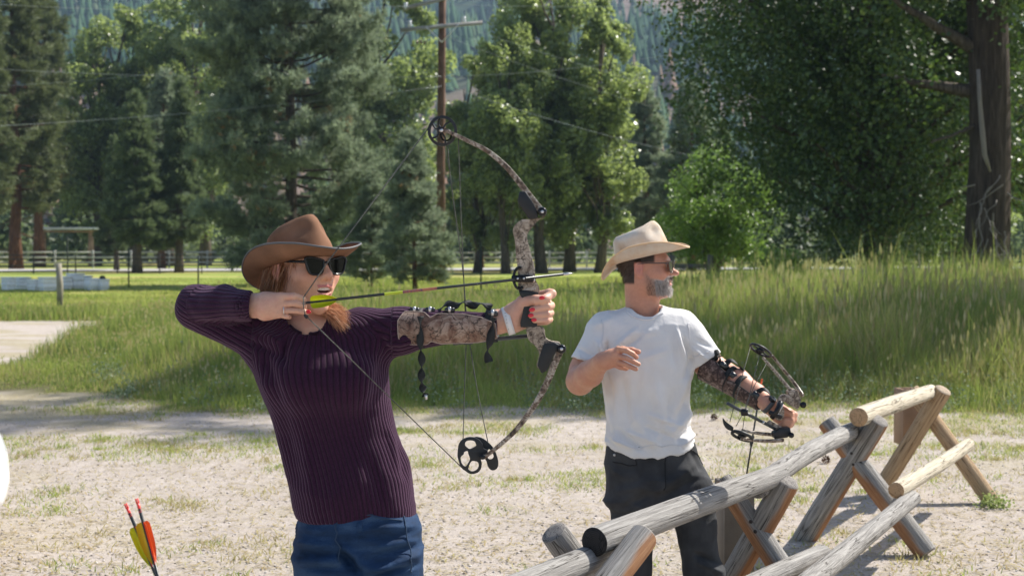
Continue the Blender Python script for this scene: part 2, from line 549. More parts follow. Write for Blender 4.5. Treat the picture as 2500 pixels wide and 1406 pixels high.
def broadleaf(seed, H, R_, zc0, nleaf, lsize, mat, trunk_r, bark=None, nb=26, lumps=None, droop=0.0, nlimb=None, core=0.25, multi=1):
    """returns (trunk_object, crown_object) with the base at the origin"""
    R = np.random.default_rng(seed)
    tb = MB()
    for mt in range(multi):
        off = np.array([0, 0, 0.0]) if multi == 1 else np.append(R.normal(size=2) * trunk_r * 1.5, 0)
        top = np.array([R.normal() * 0.3, R.normal() * 0.3, H * 0.85]) + off * 3
        tp = crooked(off - np.array([0, 0, 0.15]), top, 9, 0.10, R)
        tt = np.linspace(0, 1, 9)
        tb.tube(tp, trunk_r * (1 - 0.85 * tt) * (1 + 0.35 * np.exp(-tt * 22)), 9)
    cz = (H + zc0) / 2; hz = (H - zc0) / 2
    # clumps spread through the crown
    K = nb
    cl = []
    while len(cl) < K:
        p = R.uniform(-1, 1, 3)
        r = np.linalg.norm(p)
        if r < 1 and r > core:
            w = 1 - 0.25 * max(p[2], 0) ** 2
            cl.append(np.array([p[0] * R_ * w, p[1] * R_ * w, cz + p[2] * hz]))
    cl = np.array(cl)
    if lumps is not None: cl = np.concatenate([cl, np.array(lumps)])
    lr = R_ * R.uniform(0.26, 0.48, len(cl))
    for i, cc in enumerate(cl):
        if i % 2 == 0 and cc[2] > zc0:
            z0 = max(0.12 * H, min(cc[2] - R.uniform(0.15, 0.3) * H, H * 0.8))
            j = int(np.argmin(np.abs(tp[:, 2] - z0)))
            tb.tube(crooked(tp[j], cc, 6, 0.12, R), np.linspace(trunk_r * 0.3, 0.012 * R_ ** 0.5, 6), 5, cap=False)
    trunk = (tb, bark or M_bark)
    w = lr ** 2; w /= w.sum()
    who = R.choice(len(cl), nleaf, p=w)
    d = R.normal(size=(nleaf, 3)); d /= np.linalg.norm(d, axis=1)[:, None]
    rr = R.uniform(0, 1, nleaf) ** 0.42
    C = cl[who] + d * (rr * lr[who])[:, None] * np.array([1, 1, 0.85])
    C += (np.stack([vnoise(C, 1.1, 1), vnoise(C, 1.1, 2), vnoise(C, 1.1, 3)], -1) - 0.5) * 0.9 * min(1, R_ / 2)
    gap = fbm(C, 1.6 / max(lsize / 0.12, 1) , seed % 17, 2)
    C = C[gap > 0.36]
    C = C[C[:, 2] > 0.1]
    lb = MB()
    shade = np.clip(R.random(len(C)) * 0.75 + (vnoise(C, 0.7, 8) - 0.35) * 0.6, 0, 1)
    leaves(lb, C, lsize, rnd=shade, R=R)
    return trunk, (lb, mat)

def conifer(seed, H, R_, z0, ntuft, L, w, mat, trunk_r, bark=None, k=9, shape=0.8, dens=1.0, up=0.25, nbr=70, top=0.0, bare=0):
    R = np.random.default_rng(seed)
    tb = MB()
    tp = crooked((0, 0, -0.15), (R.normal() * 0.15, R.normal() * 0.15, H), 10, 0.03, R)
    tt = np.linspace(0, 1, 10)
    tb.tube(tp, trunk_r * (1 - 0.92 * tt) * (1 + 0.3 * np.exp(-tt * 25)), 9)
    brs = []
    for i in range(nbr):
        f = (i + R.random()) / nbr
        z = z0 + (H - z0) * f ** 0.9 * 0.99
        prof = max(0.08, (1 - f) ** shape * min(1, 0.55 + f * 4)) + top * 0.3
        ln = R_ * prof * R.uniform(0.6, 1.12)
        az = i * 2.39996 + R.normal() * 0.3
        x0 = np.array([np.interp(z, tp[:, 2], tp[:, 0]), np.interp(z, tp[:, 2], tp[:, 1]), z])
        e = x0 + np.array([math.cos(az) * ln, math.sin(az) * ln, ln * (up * (0.3 + f) + R.normal() * 0.08)])
        q = crooked(x0, e, 6, 0.10, R)
        q[:, 2] += np.sin(np.linspace(0, math.pi, 6)) * -0.06 * ln
        tb.tube(q, np.linspace(max(0.02, trunk_r * 0.22 * (1 - f * 0.7)), 0.01, 6), 4, cap=False)
        brs.append((q, ln))
        for s_ in (-1, 1):
            for tt_ in (0.45, 0.7):
                b0 = q[int(tt_ * 5)]
                a2 = az + s_ * R.uniform(0.5, 1.0)
                e2 = b0 + np.array([math.cos(a2), math.sin(a2), 0.25 * up * 2 + R.normal() * 0.1]) * ln * (1 - tt_) * R.uniform(0.7, 1.1)
                q2 = crooked(b0, e2, 4, 0.1, R)
                brs.append((q2, ln * (1 - tt_)))
    for i in range(bare):
        z = R.uniform(0.12, 1) * z0; az = R.uniform(0, 6.28); ln = R_ * R.uniform(0.2, 0.45)
        tb.tube(crooked((0, 0, z), (math.cos(az) * ln, math.sin(az) * ln, z - ln * 0.25), 5, 0.2, R), np.linspace(0.035, 0.008, 5), 4, cap=False)
    wts = np.array([b[1] for b in brs]); wts /= wts.sum()
    who = R.choice(len(brs), ntuft, p=wts)
    t = R.uniform(0.25, 1.0, ntuft) ** 0.7
    Q = np.stack([b[0][[0, -1]] for b in brs])
    QM = np.stack([b[0][len(b[0]) // 2] for b in brs])
    A_, B_ = Q[who, 0], Q[who, 1]
    C = (1 - t)[:, None] ** 2 * A_ + 2 * (t * (1 - t))[:, None] * QM[who] + (t ** 2)[:, None] * B_
    C += R.normal(size=C.shape) * 0.10 * R_ ** 0.5 * np.array([1, 1, 0.7])
    D = B_ - A_; D /= np.linalg.norm(D, axis=1)[:, None]; D[:, 2] += 0.35
    lb = MB()
    rn = np.clip(R.random(ntuft) * 0.7 + (vnoise(C, 0.9, 5) - 0.3) * 0.5, 0, 0.935)
    br = vnoise(C, 0.8, 15) * 0.5 + R.random(ntuft) * 0.5
    rn = np.where(br > 0.86, 0.99, rn)
    tufts(lb, C, D, L, w, k, rn, R)
    return (tb, bark or M_pbark), (lb, mat)

_cache = {}
def plant(key, make, name, label, cat, loc, rotz=0, scale=1.0, group=None, parts=('trunk', 'crown')):
    """a tree or shrub; later ones of the same key share its meshes"""
    t = thing(name, label, cat, loc, rotz, group)
    t.scale = (scale, scale, scale) if isinstance(scale, (int, float)) else scale
    if key in _cache:
        for nm, me in _cache[key]:
            link(nm, me, t)
    else:
        (tb, tm), (lb, lm) = make()
        a = tb.build(parts[0], tm, t, smooth=True)
        b = lb.build(parts[1], lm, t, attr='rnd')
        _cache[key] = [(parts[0], a.data), (parts[1], b.data)]
    return t
def at(px, Y):
    return (GX(px, Y), Y, 0)

cottonA = lambda: broadleaf(101, 18.5, 3.3, 2.0, 46000, 0.24, L_cotton, 0.36, nb=60)
cottonB = lambda: broadleaf(102, 17.5, 2.9, 1.8, 42000, 0.24, L_cotton, 0.33, nb=55)
cottonC = lambda: broadleaf(103, 20, 3.0, 2.0, 46000, 0.25, L_cotton, 0.36, nb=60)
firA = lambda: conifer(111, 11.5, 2.5, 1.6, 6500, 0.34, 0.03, L_fir, 0.30, M_bark, k=10, shape=0.8, nbr=80, up=0.05)
pineA = lambda: conifer(112, 25, 3.9, 4.2, 9000, 0.46, 0.035, L_olive, 0.42, k=11, shape=0.55, nbr=110, bare=22)
bigpine = lambda: conifer(113, 25, 5.6, 0.9, 46000, 0.30, 0.020, L_pine, 0.33, M_bark, k=13, shape=0.42, nbr=190, up=0.35, bare=4)
youngpine = lambda: conifer(114, 6.2, 1.65, 0.3, 6500, 0.20, 0.013, L_pine, 0.09, k=12, shape=0.8, nbr=60, up=0.4)
midpine = lambda: conifer(115, 15, 2.9, 2.6, 7000, 0.36, 0.03, L_pine, 0.28, k=10, shape=0.7, nbr=80, bare=10)

plant('pineA', pineA, 'pine_tree', 'tall olive green pine with reddish trunk at the left edge of the photo', 'pine tree', at(40, 106), 0.4, (1.08, 1.08, 1.05))
plant('pineA', pineA, 'pine_tree', 'tall olive pine just left of the log gateway, reaching above the picture', 'pine tree', at(95, 118), 2.4, (1.0, 1.0, 1.1))
plant('pineA', pineA, 'pine_tree', 'olive pine with a bare trunk, cut by the left edge of the picture', 'pine tree', at(-60, 100), 1.4, 0.95)
G = 'cottonwoods behind the left meadow'
for i, (px, Y, key, mk, sc, lab) in enumerate([
    (235, 128, 'cottonA', cottonA, 1.16, 'sunlit cottonwood rising behind the log gateway, leftmost of its row'),
    (325, 131, 'cottonB', cottonB, 1.32, 'sunlit cottonwood with light green top, second from the left in the row behind the beehives'),
    (415, 130, 'cottonC', cottonC, 1.25, 'sunlit cottonwood whose pointed top shows just left of the big pine'),
    (500, 127, 'cottonA', cottonA, 1.38, 'cottonwood partly hidden by the left edge of the big pine'),
    (955, 118, 'cottonB', cottonB, 1.42, 'bright cottonwood standing between the big pine and the utility pole')]):
    plant(key, mk, 'cottonwood_tree', lab, 'cottonwood', at(px, Y), i * 1.7, sc, G)
G = 'dark firs on the left'
plant('firA', firA, 'fir_tree', 'dark fir with a thick trunk, centre one of three behind the beehives', 'fir tree', at(335, 90), 0.0, 1.0, G)
plant('firA', firA, 'fir_tree', 'dark fir with its bare trunk beside the white rail fence, right of the beehives', 'fir tree', at(437, 92), 2.0, (0.9, 0.9, 1.1), G)
plant('firA', firA, 'fir_tree', 'slim dark fir left of the thick trunked fir behind the beehives', 'fir tree', at(285, 96), 4.0, (0.6, 0.6, 0.8), G)
plant('midpine', midpine, 'pine_tree', 'shaded pine behind the left side of the big pine', 'pine tree', at(395, 108), 1.0, 1.0)
plant('midpine', midpine, 'pine_tree', 'dark pine standing deep behind the log gateway', 'pine tree', at(215, 150), 3.0, 1.0)
plant('bigpine', bigpine, 'pine_tree', 'big blue green pine above the woman in the brown hat', 'pine tree', at(705, 60), 0.9, (0.86, 0.86, 1.0))
plant('youngpine', youngpine, 'pine_tree', 'young pine with rust coloured needles in front of the utility pole', 'young pine', at(1015, 52), 0.3, (1.05, 1.05, 0.95))
plant('youngpine', youngpine, 'pine_tree', 'young pine at the right foot of the big pine, behind the hat', 'young pine', at(905, 57), 2.3, (0.9, 0.9, 0.75))
G = 'cottonwoods behind the bow'
for i, (px, Y, key, mk, sc, lab) in enumerate([
    (1165, 92, 'cottonB', cottonB, (0.8, 0.8, 0.78), 'lower cottonwood just right of the utility pole'),
    (1235, 88, 'cottonA', cottonA, (0.75, 0.75, 0.86), 'cottonwood whose dark trunk stands straight behind the upper bow limb'),
    (1322, 90, 'cottonC', cottonC, (0.95, 0.95, 1.02), 'tallest cottonwood of the middle row, its top leaving the picture'),
    (1390, 93, 'cottonA', cottonA, (1.0, 1.0, 0.98), 'broad sunlit cottonwood left of the straw hat'),
    (1465, 91, 'cottonB', cottonB, (0.98, 0.98, 0.98), 'sunlit cottonwood at the right end of the middle row, above the straw hat')]):
    plant(key, mk, 'cottonwood_tree', lab, 'cottonwood', at(px, Y), 0.7 + i * 1.3, sc, G)
plant('midpine', midpine, 'pine_tree', 'shaded pine between the young pine and the middle cottonwoods', 'pine tree', at(1170, 112), 0.5, (1.2, 1.2, 0.9))
plant('midpine', midpine, 'pine_tree', 'grey green pine behind the straw hat', 'pine tree', at(1585, 104), 5.0, (1.0, 1.0, 0.93))
plant('midpine', midpine, 'pine_tree', 'blue green pine left of the big dark cottonwood', 'pine tree', at(1690, 98), 3.5, (1.05, 1.05, 0.87))
plant('firA', firA, 'fir_tree', 'dark fir behind the bright green bush', 'fir tree', at(1760, 110), 3.0, 1.0)
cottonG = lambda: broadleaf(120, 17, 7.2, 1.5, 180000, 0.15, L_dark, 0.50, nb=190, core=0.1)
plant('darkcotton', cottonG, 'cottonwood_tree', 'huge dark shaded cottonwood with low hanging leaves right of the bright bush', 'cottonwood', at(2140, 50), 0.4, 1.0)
plant('cottonC', cottonC, 'cottonwood_tree', 'leafy cottonwood filling the right edge of the picture behind the thick trunk', 'cottonwood', at(2530, 62), 1.2, (0.85, 0.85, 0.75))
plant('cottonB', cottonB, 'cottonwood_tree', 'cottonwood showing low between the dark cottonwood and the thick trunk', 'cottonwood', at(2330, 78), 2.9, (1.0, 1.0, 0.36))
plant('bush', lambda: broadleaf(131, 4.9, 2.1, 0.5, 30000, 0.11, L_bush, 0.10, nb=50, multi=4), 'bush', 'bright green round bush behind the straw hat', 'bush', at(1742, 60), 0.0, 1.12, parts=('stems', 'foliage'))
plant('smallbush', lambda: broadleaf(132, 1.6, 0.85, 0.1, 3500, 0.09, L_bush, 0.05, nb=24, multi=4), 'bush', 'low bush with grey twigs under the left side of the dark cottonwood', 'bush', at(1905, 42), 0.0, 1.0, parts=('stems', 'foliage'))

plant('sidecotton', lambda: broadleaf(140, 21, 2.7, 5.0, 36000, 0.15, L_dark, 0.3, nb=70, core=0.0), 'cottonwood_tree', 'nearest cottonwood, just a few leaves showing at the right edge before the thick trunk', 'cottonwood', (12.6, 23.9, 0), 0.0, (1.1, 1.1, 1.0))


# huge bare trunk on the right, crown above the picture
t = thing('old_cottonwood_tree', 'massive furrowed trunk at the right with a pale dead branch down its side', 'tree', (GX(2400, 40), 40, 0))
R = np.random.default_rng(44)
mb = MB()
nz_, na = 60, 64
zz = np.linspace(-0.2, 16, nz_); aa = np.arange(na) / na * 2 * math.pi
ZZ, AA = np.meshgrid(zz, aa, indexing='ij')
rr = np.interp(ZZ, [-0.2, 0.5, 1.5, 4, 8, 16], [0.86, 0.70, 0.62, 0.55, 0.53, 0.40])
furp = np.stack([np.cos(AA) * 5.5, np.sin(AA) * 5.5, ZZ * 0.45], -1)
fur = 1 - np.abs(2 * fbm(furp, 1.0, 3, 3) - 1)
rr = rr * (1 + 0.10 * (fur - 0.6)) * (1 + 0.12 * np.cos(5 * AA + 1) * np.exp(-ZZ * 0.9))
lx = 0.16 * np.sin(ZZ * 0.35)
V = np.stack([rr * np.cos(AA) + lx, rr * np.sin(AA), ZZ], -1).reshape(-1, 3)
F = [[i * na + j, i * na + (j + 1) % na, (i + 1) * na + (j + 1) % na, (i + 1) * na + j] for i in range(nz_ - 1) for j in range(na)]
mb.add(V, F)
M_obark = M_bark.copy(); M_obark.name = 'old_bark'
for nd in M_obark.node_tree.nodes:
    if nd.type == 'VALTORGB':
        for e_, c_ in zip(nd.color_ramp.elements, ((0.025, 0.018, 0.014), (0.075, 0.055, 0.042), (0.15, 0.115, 0.09))): e_.color = (*c_, 1)
mb.build('trunk', M_obark, t, smooth=True)
M_dead = simple('dead_wood', (0.22, 0.19, 0.165), 0.85, 0.2, vscale=5)
db = MB()
s = S(39.3)
def tl(px, py): 
    q = P(px, py, 39.3); return q - np.array([GX(2400, 40), 40, 0])
db.tube([tl(2388, 170), tl(2392, 250), tl(2398, 320), tl(2404, 380), tl(2418, 420)], [0.05, 0.06, 0.075, 0.07, 0.03], 7)
db.build('dead_branch', M_dead, t, smooth=True)
tw = MB()
for i in range(30):
    p0 = np.array([R.uniform(-0.5, 0.5), -0.75, R.uniform(0.8, 3.6)]); az = R.uniform(-1.2, 1.2)
    e = p0 + np.array([math.sin(az) * R.uniform(0.3, 1.0) - 0.2, R.uniform(-0.35, 0), R.uniform(-1.1, -0.2)])
    tw.tube(crooked(p0, e, 6, 0.35, R), np.linspace(0.022, 0.006, 6), 4, cap=False)
tw.build('dead_twigs', M_dead, t, smooth=True)
lim = MB()
for (z, az, ln, rise) in ((7.2, 3.3, 3.0, 1.6), (6.0, 2.9, 2.4, 0.5), (8.5, 0.3, 3.5, 2.2), (10, 2.2, 4, 3), (12, 5.2, 4, 3), (13.5, 1.0, 3.5, 3), (5.0, 3.6, 1.5, -0.4)):
    p0 = np.array([math.cos(az) * 0.4, math.sin(az) * 0.4, z])
    e = p0 + np.array([math.cos(az) * ln, math.sin(az) * ln, rise])
    lim.tube(crooked(p0, e, 7, 0.15, R), np.linspace(0.2 if ln > 2 else 0.06, 0.03, 7), 6, cap=False)
lim.build('limb', M_bark, t, smooth=True)
cr = MB()
cl = np.stack([R.normal(size=40) * 2.6, R.normal(size=40) * 2.2, R.uniform(8.5, 18, 40)], -1)
cl = np.concatenate([cl, [[1.6, 0.6, 6.2], [1.4, 1.0, 4.4], [2.0, 0.5, 3.0], [-1.9, 0.6, 7.2], [-1.5, 0.8, 6.4]]])
who = R.integers(0, len(cl), 16000)
d = R.normal(size=(16000, 3)); C = cl[who] + d * 0.55
leaves(cr, C, 0.16, R=R)
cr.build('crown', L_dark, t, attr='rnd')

# the wood beyond the road: a mass of trees too far to tell apart
mb = MB(); tb = MB()
R = np.random.default_rng(77)
n = 60000
who = R.integers(0, 150, n)
cx_ = R.uniform(-85, 85, 150); cy_ = R.uniform(138, 175, 150); ch = R.uniform(3.5, 11, 150); cr_ = R.uniform(1.8, 3.6, 150)
d = R.normal(size=(n, 3)) * 0.55
zf = R.random(n)
C = np.stack([cx_[who] + d[:, 0] * cr_[who] * (1.15 - zf), cy_[who] + d[:, 1] * cr_[who] * (1.15 - zf), 0.5 + zf * ch[who] + d[:, 2] * 0.4], -1)
C = C[C[:, 2] > 0.2]
leaves(mb, C, 0.75, rnd=np.clip(R.random(len(C)) * 0.8, 0, 1), R=R)
tag(mb.build('far_wood', L_fir, attr='rnd'), 'dark mixed wood beyond the far road', None, None, 'stuff')
# ================================================================== GROUND COVER (nobody could count it)
def blades(mb, X, Y, Z, h, w, rnd, lean=0.35, R=rng):
    n = len(X)
    az = R.uniform(0, 2 * math.pi, n)
    ln = np.abs(R.normal(size=n)) * lean
    dirx, diry = np.cos(az), np.sin(az)
    faz = R.uniform(-0.9, 0.9, n)                       # blade faces roughly towards the viewer's side at random
    sx, sy = np.cos(faz), np.sin(faz)
    def pt(t, bend, side, ww):
        return np.stack([X + dirx * h * ln * bend + sx * side * ww, Y + diry * h * ln * bend + sy * side * ww, Z + h * t], -1)
    V = np.stack([pt(0, 0, -1, w / 2), pt(0, 0, 1, w / 2), pt(0.55, 0.35, 1, w * 0.42), pt(0.55, 0.35, -1, w * 0.42), pt(1.0, 1.0, 0, 0)], 1).reshape(-1, 3)
    b = (np.arange(n) * 5)[:, None]
    mb.add(V, np.concatenate([b, b + 1, b + 2, b + 3], 1), rnd)
    mb.F.append(np.concatenate([b + 3, b + 2, b + 4], 1) + mb.n - len(V)); mb.A.append(np.asarray(rnd, float))

M_grass = leaf_mat('grass_blade', [(0, (0.085, 0.14, 0.042)), (0.35, (0.17, 0.25, 0.065)), (0.62, (0.36, 0.41, 0.11)), (0.8, (0.52, 0.52, 0.18)), (0.88, (0.36, 0.25, 0.13)), (0.95, (0.42, 0.33, 0.19)), (1, (0.5, 0.42, 0.28))], 0.6, 0.25, 0.42, (0.48, 0.54, 0.11))

def height_map(X, Y):
    p = np.stack([X, Y, X * 0], -1)
    e = gravel_edge(X)
    left = smooth01(-X - 0.16 * (Y - 15), 2.6, 5.2)
    h = 0.58 + 0.22 * smooth01(X, 1.5, 6) - 0.28 * left
    h = h * (0.35 + 1.3 * fbm(p, 0.45, 41, 3)) * (0.72 + 0.56 * vnoise(p, 2.2, 43))
    h = h * (0.10 + 0.30 * smooth01(Y, e - 0.3, e + 1.2) + 0.60 * smooth01(Y, e + 0.8, e + 3.0))
    h = h * (1 - 0.72 * smooth01(Y, 31, 40))
    h = np.where((X < -5.2) & (Y < 20.5), h * 0.5, h)
    h = h * (1 - 0.3 * smooth01(Y, 45, 60))
    return h
N = 560000
u = rng.random(N)
Yg = 13.0 * (75 / 13.0) ** (u ** 1.25)
Xg = rng.uniform(-1, 1, N) * (0.385 * Yg + 0.8)
gmv = gravel_mask(Xg, Yg)
keep = gmv < rng.uniform(0.05, 0.97, N)
Xg, Yg = Xg[keep], Yg[keep]; N = len(Xg)
p = np.stack([Xg, Yg, Xg * 0], -1)
h = height_map(Xg, Yg) * rng.uniform(0.45, 1.15, N) * np.where(rng.random(N) < 0.05, 1.5, 1.0)
e = gravel_edge(Xg)
yel = smooth01(fbm(p, 0.55, 51), 0.46, 0.66)
red = smooth01(fbm(p, 0.8, 53), 0.44, 0.62) * (1 - 0.45 * smooth01(Yg, e + 2, e + 9))
rnd = rng.random(N) * 0.42 + yel * 0.30 + smooth01(Yg, 30, 42) * 0.22
rnd = np.where((rng.random(N) < 0.07 + 0.30 * red), rng.uniform(0.86, 1.0, N), np.clip(rnd, 0, 0.82))
w = 0.0075 * (Yg / 15) * rng.uniform(0.7, 1.4, N)
mb = MB()
blades(mb, Xg, Yg, ground_z(Xg, Yg) - 0.02, h, w, rnd, 0.33)
tag(mb.build('tall_grass', M_grass, attr='rnd'), 'tall green and straw coloured grass beyond the gravel yard', None, None, 'stuff')

# low weeds and dry tufts in the gravel
mb = MB()
T = 4200
Yt = 5.5 * (15.5 / 5.5) ** (rng.random(T) ** 0.75); Xt = rng.uniform(-1, 1, T) * (0.40 * Yt + 0.3)
p = np.stack([Xt, Yt, Xt * 0], -1)
dn = fbm(p * np.array([1, 1.8, 1]), 0.8, 13, 3)
k = rng.random(T) < smooth01(dn, 0.43, 0.60) * (0.12 + 0.88 * smooth01(Yt, 8.0, 12.5))
Xt, Yt = Xt[k], Yt[k]; T = len(Xt)
kk = rng.integers(14, 60, T)
who = np.repeat(np.arange(T), kk)
sp = rng.uniform(0.03, 0.15, T)[who]
X = Xt[who] + rng.normal(size=len(who)) * sp; Y = Yt[who] + rng.normal(size=len(who)) * sp
kind = rng.random(T)[who]
rnd = np.where(kind < 0.62, rng.uniform(0.15, 0.8, len(who)), rng.uniform(0.85, 1.0, len(who)))
blades(mb, X, Y, ground_z(X, Y) - 0.004, rng.uniform(0.012, 0.05, len(who)), 0.005 * rng.uniform(0.7, 1.5, len(who)), rnd, 1.3)
# straw and dead leaves lying flat
n = 34000
Ys = 5.0 * (15.5 / 5.0) ** rng.random(n); Xs = rng.uniform(-1, 1, n) * (0.40 * Ys + 0.3)
az = rng.uniform(0, math.pi, n); L = rng.uniform(0.008, 0.035, n); wd = rng.uniform(0.0018, 0.004, n)
dx, dy = np.cos(az), np.sin(az)
zz = ground_z(Xs, Ys) + rng.uniform(0.003, 0.010, n)
t1 = rng.uniform(-0.012, 0.012, n)
V = np.stack([np.stack([Xs - dx * L - dy * wd, Ys - dy * L + dx * wd, zz], -1), np.stack([Xs - dx * L + dy * wd, Ys - dy * L - dx * wd, zz], -1),
              np.stack([Xs + dx * L + dy * wd, Ys + dy * L - dx * wd, zz + t1], -1), np.stack([Xs + dx * L - dy * wd, Ys + dy * L + dx * wd, zz + t1], -1)], 1).reshape(-1, 3)
q = np.arange(n)[:, None] * 4
mb.add(V, np.concatenate([q, q + 1, q + 2, q + 3], 1), rng.uniform(0.84, 1.0, n))
tag(mb.build('gravel_weeds', M_grass, attr='rnd'), 'sparse weeds and dry straw on the gravel yard', None, None, 'stuff')

# pebbles
mb = MB()
n = 26000
Ys = 5.0 * (15 / 5.0) ** rng.random(n); Xs = rng.uniform(-1, 1, n) * (0.40 * Ys + 0.3)
r = 0.003 + 0.009 * rng.random(n) ** 4
zz = ground_z(Xs, Ys)
oc = np.array([[1, 0, 0], [-1, 0, 0], [0, 1, 0], [0, -1, 0], [0, 0, 1], [0, 0, -1]], float)
V = np.stack([Xs, Ys, zz + r * 0.2], -1)[:, None] + oc[None] * (r[:, None, None] * rng.uniform(0.6, 1.3, (n, 6, 1))) * np.array([1, 1, 0.6])
b = (np.arange(n) * 6)[:, None, None]
f = np.array([[0, 2, 4], [2, 1, 4], [1, 3, 4], [3, 0, 4], [2, 0, 5], [1, 2, 5], [3, 1, 5], [0, 3, 5]])[None]
mb.add(V.reshape(-1, 3), (b + f).reshape(-1, 3), np.repeat(rng.random(n), 8))
m = Mat('pebble', 0.85, 0.25)
m.base(m.ramp(m.attr('rnd').outputs['Fac'], [(0, (0.22, 0.19, 0.17)), (0.5, (0.42, 0.37, 0.33)), (1, (0.62, 0.58, 0.54))]))
tag(mb.build('gravel', m.m, attr='rnd', smooth=True), 'loose gravel stones on the yard', None, None, 'stuff')

# pale sage weeds along the edge of the yard
R = np.random.default_rng(61)
mb = MB()
n = 130
Xw = R.uniform(-5.0, 6.0, n); Yw = gravel_edge(Xw) + R.uniform(-0.3, 1.6, n)
k = 70
who = np.repeat(np.arange(n), k)
sz = R.uniform(0.07, 0.2, n)[who]
hh = np.abs(R.normal(size=len(who))) * sz * 0.9
C = np.stack([Xw[who] + R.normal(size=len(who)) * sz * 0.6, Yw[who] + R.normal(size=len(who)) * sz * 0.6, 0.02 + hh], -1)
leaves(mb, C, 0.030, rnd=R.random(len(who)), aspect=0.5, R=R)
L_sage = leaf_mat('sage_leaf', [(0, (0.11, 0.16, 0.08)), (0.6, (0.22, 0.28, 0.17)), (1, (0.36, 0.41, 0.30))], 0.7, 0.2, 0.25, (0.4, 0.5, 0.25))
tag(mb.build('sage_weeds', L_sage, attr='rnd'), 'pale grey green low weeds along the edge of the gravel', None, None, 'stuff')

# seed heads standing above the grass
R = np.random.default_rng(62)
n = 10000
Yh = 14.5 * (40 / 14.5) ** (R.random(n) ** 1.2); Xh = R.uniform(-1, 1, n) * (0.385 * Yh + 0.5)
pp_ = np.stack([Xh, Yh, Xh * 0], -1)
k = (gravel_mask(Xh, Yh) < 0.3) & (fbm(pp_, 0.5, 66) > 0.44)
Xh, Yh = Xh[k], Yh[k]; n = len(Xh)
hh = np.maximum(height_map(Xh, Yh) * R.uniform(0.95, 1.35, n), 0.12); zz = ground_z(Xh, Yh)
mb = MB()
blades(mb, Xh, Yh, zz, hh, 0.0035 * (Yh / 15), R.uniform(0.86, 1.0, n), 0.22, R)
top = mb.V[0].reshape(-1, 5, 3)[:, 4]
w_h = 0.010 * (Yh / 15) * R.uniform(0.7, 1.4, n); l_h = hh * R.uniform(0.10, 0.2, n)
V = np.stack([top, top + np.stack([w_h, 0 * w_h, -l_h * 0.5], -1), top + np.stack([0 * w_h, 0 * w_h, -l_h], -1), top + np.stack([-w_h, 0 * w_h, -l_h * 0.5], -1)], 1).reshape(-1, 3)
q_ = np.arange(n)[:, None] * 4
mb.add(V, np.concatenate([q_, q_ + 1, q_ + 2, q_ + 3], 1), R.uniform(0.88, 1.0, n))
tag(mb.build('seed_heads', M_grass, attr='rnd'), 'dry seed heads standing above the tall grass', None, None, 'stuff')
# ================================================================== THE BUCK AND RAIL FENCE
M_log = Mat('weathered_log', 0.85, 0.2)
v = M_log.coord((2.0, 2.0, 2.0))
ga = M_log.attr('along').outputs['Fac']; gr = M_log.attr('round').outputs['Fac']
cx = M_log.n('ShaderNodeCombineXYZ')
M_log.l(M_log.math('MULTIPLY', ga, 1.6), cx.inputs[0]); M_log.l(M_log.math('MULTIPLY', gr, 9.0), cx.inputs[1])
oi = M_log.n('ShaderNodeObjectInfo')
M_log.l(M_log.math('MULTIPLY', oi.outputs['Random'], 37.0), cx.inputs[2])
grain = M_log.noise(cx.outputs[0], 3.0, 7, 0.7, 0.4)
cx2 = M_log.n('ShaderNodeCombineXYZ')
M_log.l(M_log.math('MULTIPLY', ga, 0.5), cx2.inputs[0]); M_log.l(M_log.math('MULTIPLY', gr, 5.0), cx2.inputs[1]); M_log.l(M_log.math('MULTIPLY', oi.outputs['Random'], 17.0), cx2.inputs[2])
crack = M_log.noise(cx2.outputs[0], 2.4, 3, 0.5, 0.5)
crk = M_log.ramp(crack, [(0.478, (1, 1, 1)), (0.5, (0.16, 0.145, 0.13)), (0.522, (1, 1, 1))])
grey = M_log.ramp(grain, [(0.25, (0.13, 0.122, 0.114)), (0.5, (0.29, 0.275, 0.255)), (0.75, (0.46, 0.44, 0.41))])
colr = M_log.mix(1.0, grey, crk, 'MULTIPLY')
# bare orange wood where the weather does not reach (undersides of the crossed posts)
orange = M_log.ramp(grain, [(0.25, (0.20, 0.085, 0.035)), (0.5, (0.36, 0.17, 0.075)), (0.75, (0.50, 0.28, 0.14))])
colr = M_log.mix(M_log.attr('orange').outputs['Fac'], colr, orange)
# cut ends: rings
ring = M_log.attr('ring').outputs['Fac']
rg = M_log.math('SINE', M_log.math('ADD', M_log.math('MULTIPLY', ring, 48.0), M_log.math('MULTIPLY', M_log.noise(M_log.coord(), 30, 4, 0.7), 9.0)))
endcrack = M_log.ramp(M_log.noise(M_log.coord(), 22, 3, 0.5, 1.5), [(0.47, (1, 1, 1)), (0.5, (0.25, 0.25, 0.25)), (0.53, (1, 1, 1))])
endc = M_log.ramp(M_log.math('MULTIPLY_ADD', rg, 0.25), [(0.0, (0.10, 0.09, 0.085)), (0.6, (0.24, 0.22, 0.20)), (1, (0.32, 0.30, 0.27))])
colr = M_log.mix(M_log.attr('end').outputs['Fac'], colr, M_log.mix(0.8, endc, endcrack, 'MULTIPLY'))
M_log.base(colr)
M_log.bump(grain, 0.012, 0.8)
M_logw = M_log.m
def variant(src, name, mults):
    c = src.copy(); c.name = name
    for nd in c.node_tree.nodes:
        if nd.type == 'VALTORGB' and len(nd.color_ramp.elements) == 3:
            e0 = tuple(round(x, 3) for x in nd.color_ramp.elements[0].color[:3])
            key = {(0.13, 0.122, 0.114): 'grey', (0.2, 0.085, 0.035): 'orange', (0.1, 0.09, 0.085): 'end'}.get(e0)
            if key in mults:
                for e, cc in zip(nd.color_ramp.elements, mults[key]): e.color = (*cc, 1)
    return c
